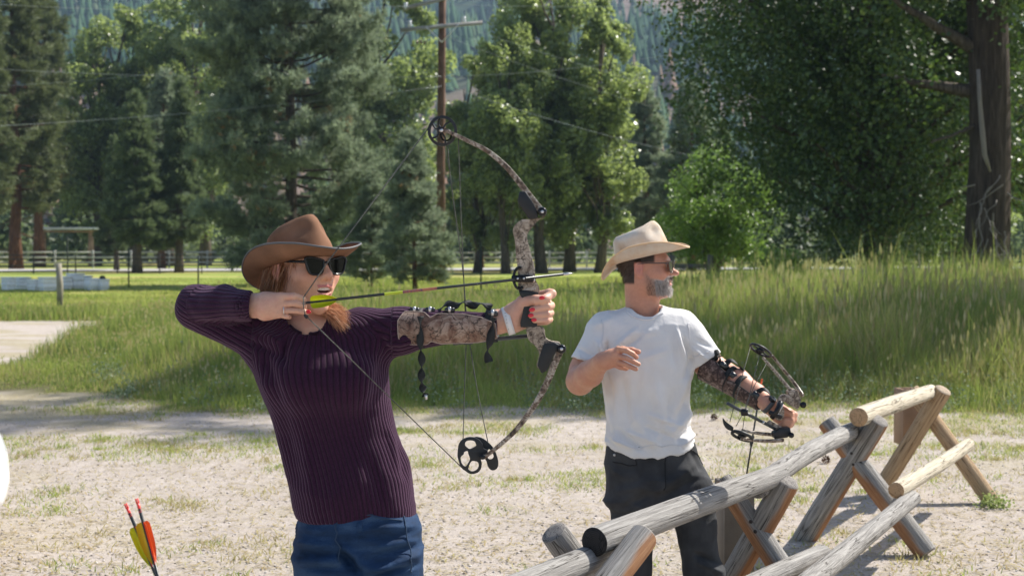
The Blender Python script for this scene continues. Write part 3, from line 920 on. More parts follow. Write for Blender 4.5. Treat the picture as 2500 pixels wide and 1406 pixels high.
M_lognew = variant(M_logw, 'new_log', {'grey': [(0.38, 0.32, 0.22), (0.55, 0.485, 0.37), (0.66, 0.60, 0.49)], 'end': [(0.30, 0.17, 0.09), (0.52, 0.33, 0.18), (0.6, 0.42, 0.25)], 'orange': [(0.34, 0.2, 0.09), (0.52, 0.34, 0.17), (0.6, 0.43, 0.25)]})
M_logbrown = variant(M_logw, 'brown_log', {'grey': [(0.26, 0.17, 0.095), (0.42, 0.29, 0.17), (0.52, 0.39, 0.25)], 'end': [(0.24, 0.18, 0.12), (0.42, 0.33, 0.24), (0.5, 0.4, 0.3)]})
M_logend = variant(M_logw, 'grey_end_log', {'end': [(0.10, 0.09, 0.085), (0.24, 0.22, 0.20), (0.32, 0.30, 0.27)]})
M_logdark = variant(M_logw, 'dark_end_log', {'end': [(0.012, 0.012, 0.012), (0.035, 0.033, 0.032), (0.06, 0.056, 0.052)]})
M_nail = simple('nail_steel', (0.05, 0.04, 0.035), 0.6, 0.4, 0.6)

def log(name, p0, p1, r0, r1, mat, parent, seed=0, orange=None, label=None, nail=None):
    """a peeled log: slightly bent and knotty; orange = direction whose side keeps bare orange wood"""
    R = np.random.default_rng(seed)
    p0 = np.asarray(p0, float); p1 = np.asarray(p1, float)
    L = np.linalg.norm(p1 - p0); T = (p1 - p0) / L
    u = np.cross(T, [0, 0, 1.0]); u /= np.linalg.norm(u); w = np.cross(u, T)
    m_, n_ = 26, 28
    t = np.linspace(0, 1, m_); a = np.arange(n_) / n_ * 2 * math.pi
    rad = r0 + (r1 - r0) * t
    TT, AA = np.meshgrid(t, a, indexing='ij')
    pn = np.stack([np.cos(AA) * 1.2, np.sin(AA) * 1.2, TT * L * 2.2 + seed * 3.1], -1)
    rr = rad[:, None] * (1 + (fbm(pn, 1.0, seed % 9) - 0.5) * 0.17)
    rr[0] *= 0.965; rr[-1] *= 0.965
    bend = (np.sin(t * math.pi) * R.normal() * 0.0016 * L)[:, None]
    c = p0 + (p1 - p0) * t[:, None] + w * bend + u * bend * R.normal()
    V = c[:, None] + rr[..., None] * (np.cos(AA)[..., None] * u + np.sin(AA)[..., None] * w)
    V = V.reshape(-1, 3)
    F = [[i * n_ + j, (i + 1) * n_ + j, (i + 1) * n_ + (j + 1) % n_, i * n_ + (j + 1) % n_] for i in range(m_ - 1) for j in range(n_)]
    along = (TT * L).ravel(); rnd_ = (np.minimum(a, 2 * math.pi - a) / math.pi)[None].repeat(m_, 0).ravel() * 0.5
    org = np.zeros(len(V))
    if orange is not None:
        o = np.asarray(orange, float); o = o / np.linalg.norm(o)
        nv = (np.cos(AA)[..., None] * u + np.sin(AA)[..., None] * w).reshape(-1, 3)
        k = fbm(np.stack([along * 2.0, rnd_ * 3, along * 0 + seed], -1), 2.0, 2)
        org = smooth01(nv @ o + (k - 0.5) * 1.3, 0.42, 0.72) * 0.92
    end = np.zeros(len(V)); ring = np.zeros(len(V))
    # ends with their own vertices
    VE, FE, al, ro, orr, en, ri = [V], [F], [along], [rnd_], [org], [end], [ring]
    mb = MB(); mb.add(V, F)
    for s_, i in ((0, 0), (1, m_ - 1)):
        rings_ = [(1.0, 0.0), (0.93, 0.004), (0.5, 0.005), (0.0, 0.005)]
        base = V[i * n_:(i + 1) * n_]; cc = c[i]
        vs = []; 
        for (f_, o_) in rings_[:-1]:
            vs.append(cc + (base - cc) * f_ + T * (o_ if s_ else -o_))
        vs.append((cc + T * (0.005 if s_ else -0.005))[None])
        vs = np.concatenate(vs)
        ff = []
        for q in range(2):
            for j in range(n_):
                z = [q * n_ + j, (q + 1) * n_ + j, (q + 1) * n_ + (j + 1) % n_, q * n_ + (j + 1) % n_]
                ff.append(z if s_ else z[::-1])
        t3 = [[2 * n_ + j, 3 * n_, 2 * n_ + (j + 1) % n_][::(1 if s_ else -1)] for j in range(n_)]
        mb.add(vs, ff); mb.F.append(np.array(t3) + mb.n - len(vs)); mb.A.append(np.zeros(len(t3)))
        k = len(vs)
        al.append(np.full(k, i)); ro.append(np.zeros(k)); orr.append(np.zeros(k)); en.append(np.ones(k))
        ri.append(np.concatenate([np.full(n_, 1.0), np.full(n_, 0.93), np.full(n_, 0.5), [0.0]]))
    o = mb.build(name, mat, parent, smooth=True, vattr={'along': np.concatenate(al) + seed * 5, 'round': np.concatenate(ro), 'orange': np.concatenate(orr), 'end': np.concatenate(en), 'ring': np.concatenate(ri)})
    if label: o['label'] = label
    if nail is not None:
        for q in nail:
            nb = MB(); nb.tube([q, np.asarray(q) + (np.array([0, CAM_H * 0, 0]) - np.array([0, 0.012, 0]))], 0.007, 8)
            nb.build('nail', M_nail, o)
    return o

fence = thing('log_fence', 'low buck and rail fence of crossed grey logs running back from the lower right foreground', 'fence', (0, 0, 0))
# crossed posts, one pair per buck, given by photo point and distance
def seg(a, Ya, b, Yb): return P(*a, Ya), P(*b, Yb)
UPV = (0.1, -0.35, -0.93)
def ext(p0, p1, f): return p0 + (p1 - p0) * f
# buck 1 (nearest)
a, b = seg((1352, 1300), 4.46, (1470, 1460), 4.55); log('post', ext(a, b, 2.6), a, 0.048, 0.045, M_logend, fence, 1)
a, b = seg((1573, 1308), 4.40, (1440, 1480), 4.20); log('post', ext(a, b, 2.7), a, 0.048, 0.046, M_logend, fence, 2, orange=(0.8, -0.35, -0.6))
# buck 2
a, b = seg((1764, 1172), 5.62, (1915, 1395), 5.45); log('post', ext(a, b, 1.75), a, 0.052, 0.040, M_logw, fence, 3, orange=(-0.8, -0.3, -0.55), nail=[P(1832, 1272, 5.42), P(1843, 1296, 5.40)])
a, b = seg((1922, 1174), 5.44, (1790, 1406), 5.62); log('post', ext(a, b, 1.35), a, 0.052, 0.049, M_logw, fence, 4, orange=(0.75, -0.45, -0.5))
# buck 3
a, b = seg((2018, 1030), 7.62, (2262, 1350), 7.30); log('post', b, a, 0.060, 0.052, M_logw, fence, 5, orange=(-0.8, -0.3, -0.55), nail=[P(2078, 1106, 7.44), P(2082, 1133, 7.42)])
a, b = seg((2145, 1025), 7.42, (1945, 1345), 7.80); log('post', b, a, 0.064, 0.056, M_logw, fence, 6, orange=(0.75, -0.45, -0.5))
# buck 4 (newer wood)
a, b = seg((2226, 952), 9.10, (2420, 1222), 8.80); log('post', b, a, 0.050, 0.050, M_logbrown, fence, 7, label='brown newer post of the farthest buck')
a, b = seg((2303, 952), 8.85, (2126, 1232), 9.25); log('post', b, a, 0.056, 0.052, M_logbrown, fence, 8, label='brown newer post with a sawn top')
# rails
a, b = seg((1215, 1452), 3.85, (1490, 1345), 4.52); log('rail', a, b, 0.042, 0.042, M_logw, fence, 11)
a, b = seg((1452, 1322), 4.34, (1900, 1158), 5.50); log('rail', a, b, 0.047, 0.044, M_logdark, fence, 12, label='long grey top rail with a blackened sawn end')
a, b = seg((1850, 1190), 5.40, (2088, 1048), 7.62); log('rail', a, b, 0.043, 0.047, M_logw, fence, 13)
a, b = seg((2096, 1018), 7.30, (2272, 956), 8.95); log('rail', a, b, 0.050, 0.047, M_lognew, fence, 14, label='pale new top rail')
a, b = seg((2188, 1196), 7.05, (2365, 1085), 8.72); log('rail', a, b, 0.041, 0.039, M_lognew, fence, 15, label='pale new lower rail with an orange end')
a, b = seg((1900, 1480), 4.75, (2228, 1216), 7.22); log('rail', a, b, 0.041, 0.043, M_logw, fence, 16)
a, b = seg((1720, 1480), 4.70, (2008, 1352), 5.75); log('rail', a, b, 0.038, 0.042, M_logw, fence, 17)

# ================================================================== ARROWS AND THE BOXES THAT HOLD THEM
M_black = simple('matt_black', (0.018, 0.019, 0.02), 0.5, 0.4, var=0.2)
M_shaft = simple('carbon_shaft', (0.022, 0.026, 0.026), 0.38, 0.5, var=0.2, vscale=30)
M_yel = leaf_mat('yellow_vane', [(0, (0.62, 0.66, 0.02)), (1, (0.66, 0.70, 0.03))], 0.4, 0.4, 0.4, (0.75, 0.75, 0.02))
M_amb = leaf_mat('amber_vane', [(0, (0.70, 0.50, 0.02)), (1, (0.70, 0.50, 0.02))], 0.4, 0.4, 0.3, (0.75, 0.5, 0.02))
M_org = leaf_mat('orange_vane', [(0, (0.85, 0.12, 0.01)), (1, (0.85, 0.12, 0.01))], 0.4, 0.4, 0.4, (0.9, 0.12, 0.01))
M_rednock = simple('red_nock', (0.80, 0.05, 0.04), 0.3, 0.6, var=0.05)
M_orgnock = simple('orange_nock', (0.85, 0.12, 0.02), 0.3, 0.6, var=0.05)
M_steel = simple('bright_steel', (0.62, 0.61, 0.60), 0.28, 0.6, 0.85, var=0.1)
M_wrap_y = simple('yellow_wrap', (0.42, 0.50, 0.03), 0.4, 0.5, var=0.1)
mw = Mat('flame_wrap', 0.35, 0.5); v = mw.coord((1, 1, 1))
mw.base(mw.ramp(mw.noise(v, 45, 4, 0.7, 1.0), [(0.35, (0.05, 0.045, 0.12)), (0.5, (0.30, 0.10, 0.07)), (0.62, (0.42, 0.16, 0.07)), (0.75, (0.55, 0.5, 0.5))])); M_flame = mw.m

def arrow(tail, tip, label, vanes, nock, group=None, r=0.0032, vane_at=0.035, vlen=0.075, vh=0.0125, roll=0.0, face=(0, -1, 0), wraps=False, vane_labels=None):
    """tail = nock end"""
    tail = np.asarray(tail, float); tip = np.asarray(tip, float)
    L = np.linalg.norm(tip - tail); T = (tip - tail) / L
    root = thing('arrow', label, 'arrow', tuple(tail), 0, group)
    o = lambda q: np.asarray(q) - tail
    f = np.asarray(face, float); f = f - T * (f @ T); f /= np.linalg.norm(f); g = np.cross(T, f)
    MB().tube([o(tail + T * 0.018), o(tip - T * 0.02)], r, 10).build('shaft', M_shaft, root, smooth=True)
    nb = MB()
    nb.tube([o(tail + T * 0.006), o(tail + T * 0.026)], [r * 0.95, r * 1.02], 8)
    for s_ in (-1, 1):
        nb.box(o(tail + T * 0.003 + g * s_ * r * 0.6), (r * 0.55, r * 1.5, 0.010), R=np.stack([g, f, T], 1))
    nb.build('nock', nock, root, smooth=False)
    MB().tube([o(tip - T * 0.024), o(tip - T * 0.012), o(tip - T * 0.010), o(tip)], [r * 1.05, r * 1.05, r * 0.8, 0.0004], 10).build('point', M_steel, root, smooth=True)
    for k, vm in enumerate(vanes):
        an = roll + k * 2 * math.pi / 3
        d = f * math.cos(an) + g * math.sin(an)
        n_ = np.cross(T, d)
        prof = [(0, 0), (0.0005, 0.6), (0.006, 0.95), (0.016, 1.0), (0.036, 0.98), (0.054, 0.78), (0.068, 0.42), (0.078, 0)]
        ol = [(p_[0] / 0.078 * vlen, r * 0.8 + p_[1] * vh) for p_ in prof]
        ob = MB().prism(ol, 0.0009, o(tail + T * vane_at), T, d, n_).build('vane', vm, root)
        if vane_labels: ob['label'] = vane_labels[k]
    if wraps:
        MB().tube([o(tail + T * 0.20), o(tail + T * 0.245)], r * 1.06, 10, cap=False).build('yellow_band', M_wrap_y, root, smooth=True)
        MB().tube([o(tail + T * 0.245), o(tail + T * 0.33)], r * 1.06, 10, cap=False).build('printed_band', M_flame, root, smooth=True)
    return root

M_box = simple('box_board', (0.30, 0.20, 0.13), 0.85, 0.2, vscale=3, var=0.3, bump=0.6, bscale=14, bdist=0.01)
M_boxg = simple('grey_box_board', (0.17, 0.145, 0.12), 0.85, 0.2, vscale=3, var=0.35, bump=0.6, bscale=14, bdist=0.01)
def arrow_box(c, w, h, label, mat, rotz=0.15):
    root = thing('arrow_box', label, 'arrow holder', tuple(c), rotz)
    t = 0.019
    for (dx, dy, sx, sy) in ((0, -w / 2, w, t), (0, w / 2, w, t), (-w / 2 + t / 2, 0, t, w - t - 0.002), (w / 2 - t / 2, 0, t, w - t - 0.002)):
        MB().box((dx, dy, -h / 2), (sx, sy, h), bevel=0.002).build('board', mat, root)
    MB().box((0, 0, -h + t), (w - 2 * t - 0.004, w - t - 0.004, t)).build('bottom', mat, root)
    return root
arrow_box(P(2216, 948, 9.22), 0.125, 0.36, 'square brown board box for arrows hanging on the farthest crossed posts', M_box)
arrow_box(P(1793, 1172, 5.80), 0.125, 0.36, 'weathered board box for arrows standing behind the second crossed posts', M_boxg)
# support stakes of the boxes
arrow(P(1860, 926, 5.74), P(1800, 1300, 5.86), 'single dark arrow with orange nock standing upright behind the small bow', [M_black, M_black, M_black], M_orgnock, r=0.0036, vlen=0.05, vane_at=0.24, vh=0.006)
# two arrows near the camera, in a ground quiver out of the frame
qa = np.array(P(362, 1560, 2.80))
a1 = arrow(P(307, 1231, 2.80), P(307, 1231, 2.80) + (P(382, 1406, 2.80) - P(307, 1231, 2.80)) / np.linalg.norm(P(382, 1406, 2.80) - P(307, 1231, 2.80)) * 0.75 if False else P(307 + 75 * 4.4, 1231 + 175 * 4.4, 2.80),
      'left of the two arrows at the lower left, with yellow vanes and red nock', [M_yel, M_yel, M_org], M_rednock, 'arrows standing at the lower left', r=0.0032, vane_at=0.047, vlen=0.088, vh=0.0145, roll=math.radians(100), vane_labels=['yellow vane', 'yellow vane', 'orange red vane'])
a2 = arrow(P(334, 1219, 2.76), P(334 + 52 * 4.4, 1219 + 187 * 4.4, 2.76),
      'right of two arrows at the lower left, with amber and orange vanes', [M_amb, M_org, M_org], M_rednock, 'arrows standing at the lower left', r=0.0032, vane_at=0.045, vlen=0.088, vh=0.0145, roll=math.radians(88), vane_labels=['amber vane', 'orange vane', 'orange vane'])
for a_ in (a1, a2): pass

# ================================================================== MIDDLE DISTANCE
M_hive = simple('hive_paint', (0.88, 0.88, 0.88), 0.6, 0.3, var=0.06)
M_hivelid = simple('hive_lid_metal', (0.85, 0.85, 0.85), 0.45, 0.4, 0.2, var=0.05)
GH = 'white beehives in the left meadow'
def hive(px, pyb, wpx, hpx, Y, label, nbox=2):
    s = S(Y)
    root = thing('beehive', label, 'beehive', (GX(px, Y), Y, 0.0), random.uniform(0.72, 1.0), GH)
    w = wpx / s * 0.85; h = hpx / s; zb = max(0.02, CAM_H - (pyb - 605) / s)
    MB().box((0, 0, zb / 2 + 0.0), (w * 0.9, 0.45, zb), bevel=0.005).build('stand', M_hive, root)
    for k in range(nbox):
        hh = (h - 0.07) / nbox
        MB().box((0, 0, zb + hh * (k + 0.5) + 0.001), (w - 0.01 * (k % 2), 0.5 - 0.012 * (k % 2), hh - 0.006), bevel=0.006).build('hive_box', M_hive, root)
    MB().box((0, 0, zb + h - 0.034), (w + 0.03, 0.54, 0.06), bevel=0.006).build('lid', M_hivelid, root)
    return root
for args in [(20, 698, 28, 22, 54, 'leftmost beehive of the row, a single low box'),
             (54, 700, 34, 24, 55, 'second beehive from the left, slightly taller than the first'),
             (84, 702, 26, 20, 53.5, 'low beehive third from the left, just left of the post'),
             (116, 704, 40, 28, 53, 'broad beehive directly left of the grey wooden post'),
             (157, 700, 30, 26, 54.5, 'beehive seen just right of the grey wooden post'),
             (184, 701, 36, 34, 55, 'tallest beehive of the row, its lid highest', 2),
             (210, 700, 22, 28, 56.5, 'beehive half hidden right of the tallest one'),
             (226, 703, 34, 24, 54, 'second beehive from the right end of the row', 1),
             (250, 703, 24, 22, 54, 'rightmost beehive of the row with a black bucket on its lid', 1)]:
    hive(*args)
b = thing('bucket', 'small black bucket standing upside down on the rightmost beehive', 'bucket', tuple(P(250, 681, 54)))
MB().tube([(0, 0, 0), (0, 0, 0.09), (0, 0, 0.10), (0, 0, 0.13)], [0.12, 0.105, 0.075, 0.075], 16).build('bucket_body', M_black, b, smooth=False)
MB().tube([(0, 0, 0.0), (0, 0, 0.018)], [0.132, 0.132], 16).build('rim', M_black, b)

M_cedar = simple('peeled_timber', (0.42, 0.27, 0.18), 0.85, 0.2, vscale=2, var=0.35)
M_whitep = simple('white_roof', (0.86, 0.85, 0.84), 0.6, 0.3, var=0.08)
g = thing('log_gateway', 'open timber frame with two log posts and a white topped beam beyond the beehives', 'gateway', (GX(165, 121), 121, 0))
s = S(121)
def gp(px, py): return P(px, py, 121) - np.array([GX(165, 121), 121, 0])
MB().tube([gp(106, 668), gp(107, 600), gp(106, 562)], [0.24, 0.21, 0.19], 12).build('post', M_cedar, g, smooth=True)
MB().tube([gp(225, 668), gp(222, 610), gp(222, 562)], [0.34, 0.26, 0.2], 12).build('post', M_cedar, g, smooth=True)
MB().box((gp(101, 564) + gp(239, 567)) / 2, (5.0, 0.5, 0.14), bevel=0.02).build('beam', M_cedar, g)
MB().box((gp(101, 558) + gp(239, 561)) / 2 + np.array([0, 0, 0.04]), (5.15, 1.3, 0.2), bevel=0.03).build('roof_cap', M_whitep, g)

M_rail = simple('pale_rail', (0.55, 0.54, 0.52), 0.7, 0.3, var=0.12)
def rail_fence(name, label, X0, X1, Y, zs, pitch, h, mat=M_rail, t=0.10, Y1=None):
    root = thing(name, label, 'fence', (X0, Y, 0))
    Y1 = Y if Y1 is None else Y1
    n = int((X1 - X0) / pitch) + 1
    for i in range(n):
        x = i * pitch; y = (Y1 - Y) * x / (X1 - X0)
        MB().box((x, y, h / 2), (t * 1.3, t * 1.3, h), bevel=0.01).build('post', mat, root)
    for i in range(n - 1):
        for z in zs:
            x = i * pitch; y = (Y1 - Y) * x / (X1 - X0); y2 = (Y1 - Y) * (x + pitch) / (X1 - X0)
            MB().add(*_beam((x + 0.08, y - 0.03, z), (x + pitch - 0.08, y2 - 0.03, z), t * 0.5, t * 1.2)).build('rail', mat, root)
    return root
def _beam(p0, p1, dy, dz):
    p0 = np.array(p0); p1 = np.array(p1)
    V = []
    for p_ in (p0, p1):
        for (a_, b_) in ((-1, -1), (1, -1), (1, 1), (-1, 1)):
            V.append(p_ + np.array([0, a_ * dy / 2, b_ * dz / 2]))
    return V, [[0, 1, 2, 3], [7, 6, 5, 4], [0, 4, 5, 1], [1, 5, 6, 2], [2, 6, 7, 3], [3, 7, 4, 0]]
rail_fence('rail_fence', 'pale three rail corral fence under the trees on the left', -48, -15, 112, (0.45, 0.85, 1.25), 3.0, 1.4)
rail_fence('rail_fence', 'pale rail corral fence behind the bow and the cottonwood trunks', -12, 12, 114, (0.4, 0.8, 1.2), 3.0, 1.35)
rail_fence('wire_fence', 'dark thin posted wire fence in front of the pale corral on the left', -40, -16, 88, (0.5, 0.9, 1.15), 2.6, 1.25, simple('dark_post', (0.05, 0.05, 0.045), 0.8, 0.2), 0.05)
rail_fence('pipe_fence', 'grey pipe rail fence just right of the straw hat', GX(1640, 50), GX(1715, 50) + 0.3, 50, (0.95,), 1.35, 1.35, simple('pipe_grey', (0.16, 0.14, 0.12), 0.8, 0.2), 0.14)

M_post = simple('grey_post_wood', (0.27, 0.245, 0.19), 0.9, 0.15, vscale=4, var=0.35)
o = MB().tube([(0, 0, 0), (0.01, 0, 0.7), (-0.02, 0, 1.22)], [0.075, 0.075, 0.07], 10).build('wooden_post', M_post, smooth=True)
o.location = (GX(145, 34.5), 34.5, 0.0); tag(o, 'weathered grey wooden post standing in front of the beehives', 'post')
M_tpost = simple('metal_post', (0.035, 0.045, 0.035), 0.7, 0.3)
for (px, Y, h, lab) in [(484, 50, 1.35, 'short dark metal post between the beehives and the hat'), (1174, 45, 1.75, 'thin dark metal post seen between the bow cables and riser'), (165, 62, 2.1, 'tall thin metal post rising out of the beehives'), (314, 56, 1.6, 'thin metal rod in the meadow right of the beehives')]:
    o = MB().box((0, 0, h / 2), (0.05, 0.05, h), bevel=0.008).build('metal_post', M_tpost)
    MBk = None
    o.location = (GX(px, Y), Y, 0); tag(o, lab, 'post', 'thin metal posts in the meadow')

# utility pole and its wires
M_pole = simple('pole_wood', (0.15, 0.085, 0.058), 0.85, 0.2, vscale=3, var=0.3)
M_arm = simple('crossarm_wood', (0.38, 0.36, 0.34), 0.85, 0.2, vscale=3, var=0.2)
M_ins = simple('insulator_white', (0.75, 0.76, 0.78), 0.3, 0.6)
M_insb = simple('insulator_brown', (0.12, 0.05, 0.04), 0.3, 0.6)
YP = 62
up = thing('utility_pole', 'brown wooden power pole with two crossarms above the top of the bow', 'utility pole', (GX(1078, YP), YP, 0))
b0 = np.array([GX(1078, YP), YP, 0])
def q(px, py, Y=YP): return P(px, py, Y) - b0
MB().tube([(0, 0, -0.2), q(1076, 400), q(1079, 100), q(1081, -90)], [0.20, 0.185, 0.165, 0.155], 14).build('pole', M_pole, up, smooth=True)
arm1 = MB().add(*_beam(q(978, 74, YP - 0.2), q(1178, 56, YP - 0.2), 0.11, 0.16)).build('crossarm', M_arm, up)
arm2 = MB().add(*_beam(q(985, 22, YP - 0.2), q(1130, -14, YP - 0.2), 0.11, 0.16)).build('crossarm', M_arm, up)
for (ax, ay) in ((1040, 66), (1120, 60)):
    MB().tube([q(ax, ay, YP - 0.28), q(1079, 104, YP - 0.2)], 0.022, 6).build('brace', M_ins, up)
for (ix, iy, par) in ((1000, 56, arm1), (1132, 46, arm1), (990, 12, arm2)):
    MB().tube([q(ix, iy + 14, YP - 0.2), q(ix, iy + 6, YP - 0.2), q(ix, iy, YP - 0.2), q(ix, iy - 4, YP - 0.2)], [0.03, 0.11, 0.07, 0.10], 10).build('insulator', M_ins, par, smooth=True)
for k in range(3):
    MB().tube([q(1017 + k * 9, 104, YP - 0.3), q(1021 + k * 9, 104, YP - 0.3)], [0.10, 0.06], 10).build('insulator', M_insb, up)
M_wire = simple('wire_aluminium', (0.42, 0.44, 0.43), 0.45, 0.5, 0.3)
def wire(pts, label, r=0.014, sag=0.0):
    A_, B_ = P(*pts[0]), P(*pts[1])
    t = np.linspace(0, 1, 24)[:, None]
    q_ = A_ * (1 - t) + B_ * t; q_[:, 2] -= (4 * t * (1 - t))[:, 0] * sag
    tag(MB().tube(q_, r * 0.42, 5).build('power_line', M_wire, smooth=True), label, 'power line')
wire([(-300, 150, 60), (1078, 187, 61.5)], 'power line running left from the pole at the height of the left crowns', 0.016, 0.3)
wire([(-300, 322, 48), (1078, 211, 61.5)], 'lower power line sloping down to the left edge of the photo', 0.014, 0.25)
wire([(-100, 215, 55), (1078, 60, 61.4)], 'faint upper power line crossing the left crowns', 0.012, 0.5)
wire([(1084, 187, 61.5), (1800, 105, 46)], 'power line rising to the right towards the dark cottonwood', 0.016, 0.25)
wire([(1088, 208, 61.5), (1900, 420, 60)], 'power line falling to the right past the straw hatted man', 0.016, 0.35)
wire([(1095, 92, 61.6), (1900, 345, 60)], 'upper power line falling to the right across the middle cottonwoods', 0.012, 0.25)
wire([(1140, 68, 61.6), (1950, 300, 60)], 'thin power line from the right crossarm end down to the dark tree', 0.010, 0.2)
wire([(-300, -10, 60), (1000, 15, 61.5)], 'highest power line leaving the top crossarm to the left', 0.016, 0.4)
wire([(1095, 12, 61.5), (2300, -20, 60)], 'highest power line leaving the top crossarm to the right', 0.016, 0.3)

# white car whose rear corner shows at the left edge
M_car = Mat('white_car_paint', 0.22, 0.5); M_car.base((0.82, 0.83, 0.84)); M_car.b.inputs['Coat Weight'].default_value = 0.6; M_car = M_car.m
M_tyre = simple('tyre_rubber', (0.02, 0.02, 0.02), 0.85, 0.2)
M_glassd = Mat('dark_glass', 0.05, 0.8); M_glassd.base((0.02, 0.025, 0.03)); M_glassd = M_glassd.m
YC = 7.0
cxr = GX(31, YC) + 0.02
car = thing('parked_car', 'white car of which only the rounded bumper corner shows at the left edge', 'car', (cxr, YC, 0), 0.45)
sec = [(0.0, 0.31, 0.55, 0.55), (-0.04, 0.24, 0.64, 0.75), (-0.12, 0.21, 0.73, 0.85), (-0.5, 0.2, 0.95, 0.9), (-1.1, 0.2, 1.0, 0.92), (-3.6, 0.2, 1.0, 0.92), (-4.2, 0.24, 0.9, 0.85), (-4.4, 0.32, 0.7, 0.6)]
V = []
for (x, zb, zt, hw) in sec:
    prof = [(-hw, zb + 0.06), (-hw - 0.02, (zb + zt) / 2 - 0.02), (-hw * 0.995, (zb + zt) / 2 + 0.03), (-hw * 0.93, zt - 0.02), (-hw * 0.6, zt + 0.03), (hw * 0.6, zt + 0.03), (hw * 0.93, zt - 0.02), (hw + 0.0, (zb + zt) / 2), (hw, zb + 0.06), (hw * 0.8, zb), (-hw * 0.8, zb)]
    V += [(x, y + 0.95, z) for y, z in prof]
n = 11
F = [[i * n + j, i * n + (j + 1) % n, (i + 1) * n + (j + 1) % n, (i + 1) * n + j] for i in range(len(sec) - 1) for j in range(n)]
mb = MB().add(V, F)
for i, s_ in ((0, 1), (len(sec) - 1, -1)):
    mb.add([V[i * n + j] for j in range(n)], [list(range(n))[::-s_]])
o = mb.build('body', M_car, car, smooth=True)
md = o.modifiers.new('bevel', 'SUBSURF'); md.levels = 2; md.render_levels = 2
cab = MB()
cs = [(-0.9, 1.0, 0.78), (-1.3, 1.42, 0.62), (-2.9, 1.45, 0.62), (-3.4, 1.0, 0.75)]
V = []
for (x, z, hw) in cs: V += [(x, 0.9 - hw, z), (x, 0.9 + hw, z)]
V2 = [(-0.9, 0.9 - 0.8, 0.95), (-0.9, 0.9 + 0.8, 0.95), (-3.4, 0.9 - 0.8, 0.95), (-3.4, 0.9 + 0.8, 0.95)]
V += V2
cab.add(V, [[0, 1, 3, 2], [2, 3, 5, 4], [4, 5, 7, 6], [8, 9, 1, 0], [6, 7, 11, 10]])
cab.add([V[0], V[2], V[4], V[6], V2[2], V2[0]], [[0, 1, 2, 3, 4, 5]])
cab.add([V[1], V[3], V[5], V[7], V2[3], V2[1]], [[5, 4, 3, 2, 1, 0]])
cab.build('cabin_glass', M_glassd, car)
MB().box((-2.1, 0.9, 1.46), (1.65, 1.26, 0.05), bevel=0.02).build('roof', M_car, car)
for wx in (-0.85, -3.45):
    for wy in (0.08, 1.72):
        w_ = MB().tube([(wx, wy - 0.1, 0.33), (wx, wy + 0.1, 0.33)], 0.33, 28).build('tyre', M_tyre, car, smooth=False)
        MB().tube([(wx, wy - 0.106, 0.33), (wx, wy + 0.106, 0.33)], 0.20, 20).build('rim', M_steel, w_)
MB().box((-0.06, 1.55, 0.62), (0.05, 0.28, 0.10), bevel=0.02).build('tail_light', simple('tail_light_red', (0.4, 0.02, 0.02), 0.2, 0.6), car)

# pine cones and a weed by the farthest buck
M_cone = simple('pine_cone_scale', (0.10, 0.05, 0.03), 0.8, 0.2, var=0.4)
for (px, py, lab) in [(2011, 1135, 'brown pine cone on the gravel right of the lower bow limb'), (1752, 1029, 'brown pine cone lying on the far gravel behind the man\'s forearm guard')]:
    Yc = 1.6 * FPX / (py - 605)
    mb = MB(); R = np.random.default_rng(px)
    for k in range(46):
        f = k / 46; a_ = k * 2.4; r_ = 0.042 * math.sin(math.pi * min(1, 0.12 + f * 0.9))
        c_ = np.array([math.cos(a_) * r_ * 0.5, math.sin(a_) * r_ * 0.5, 0.01 + f * 0.08]); d_ = np.array([math.cos(a_), math.sin(a_), 0.5])
        n_ = np.cross(d_, (0, 0, 1.0)); n_ /= np.linalg.norm(n_)
        mb.add([c_, c_ + d_ * r_ * 0.6 + n_ * 0.009, c_ + d_ * r_ * 0.75 + np.array([0, 0, 0.006]), c_ + d_ * r_ * 0.6 - n_ * 0.009], [[0, 1, 2, 3]])
    mb.tube([(0, 0, 0.0), (0, 0, 0.08)], [0.015, 0.006], 8)
    o = mb.build('pine_cone', M_cone); o.scale = (0.7, 0.7, 0.7); o.location = (GX(px, Yc), Yc, 0.03); o.rotation_euler = (1.3, 0.2, px); tag(o, lab, 'pine cone', 'pine cones on the gravel')
R = np.random.default_rng(5)
mb = MB(); n = 260
C = R.normal(size=(n, 3)) * np.array([0.07, 0.05, 0.035]) + np.array([0, 0, 0.05]); C[:, 2] = np.abs(C[:, 2])
leaves(mb, C, 0.028, rnd=R.uniform(0.1, 0.8, n), R=R)
sb = MB()
for k in range(14): sb.tube(crooked((0, 0, 0), C[k], 4, 0.1, R), 0.0025, 4)
w_ = thing('weed', 'pale green weed growing at the foot of the farthest brown post', 'weed', (GX(2425, 8.75), 8.68, 0.0))
w_.scale = (0.75, 0.75, 0.8)
mb.build('foliage', leaf_mat('weed_leaf', [(0, (0.20, 0.26, 0.07)), (1, (0.45, 0.50, 0.20))], 0.6, 0.3, 0.3, (0.4, 0.5, 0.15)), w_, attr='rnd'); sb.build('stems', L_bush, w_)
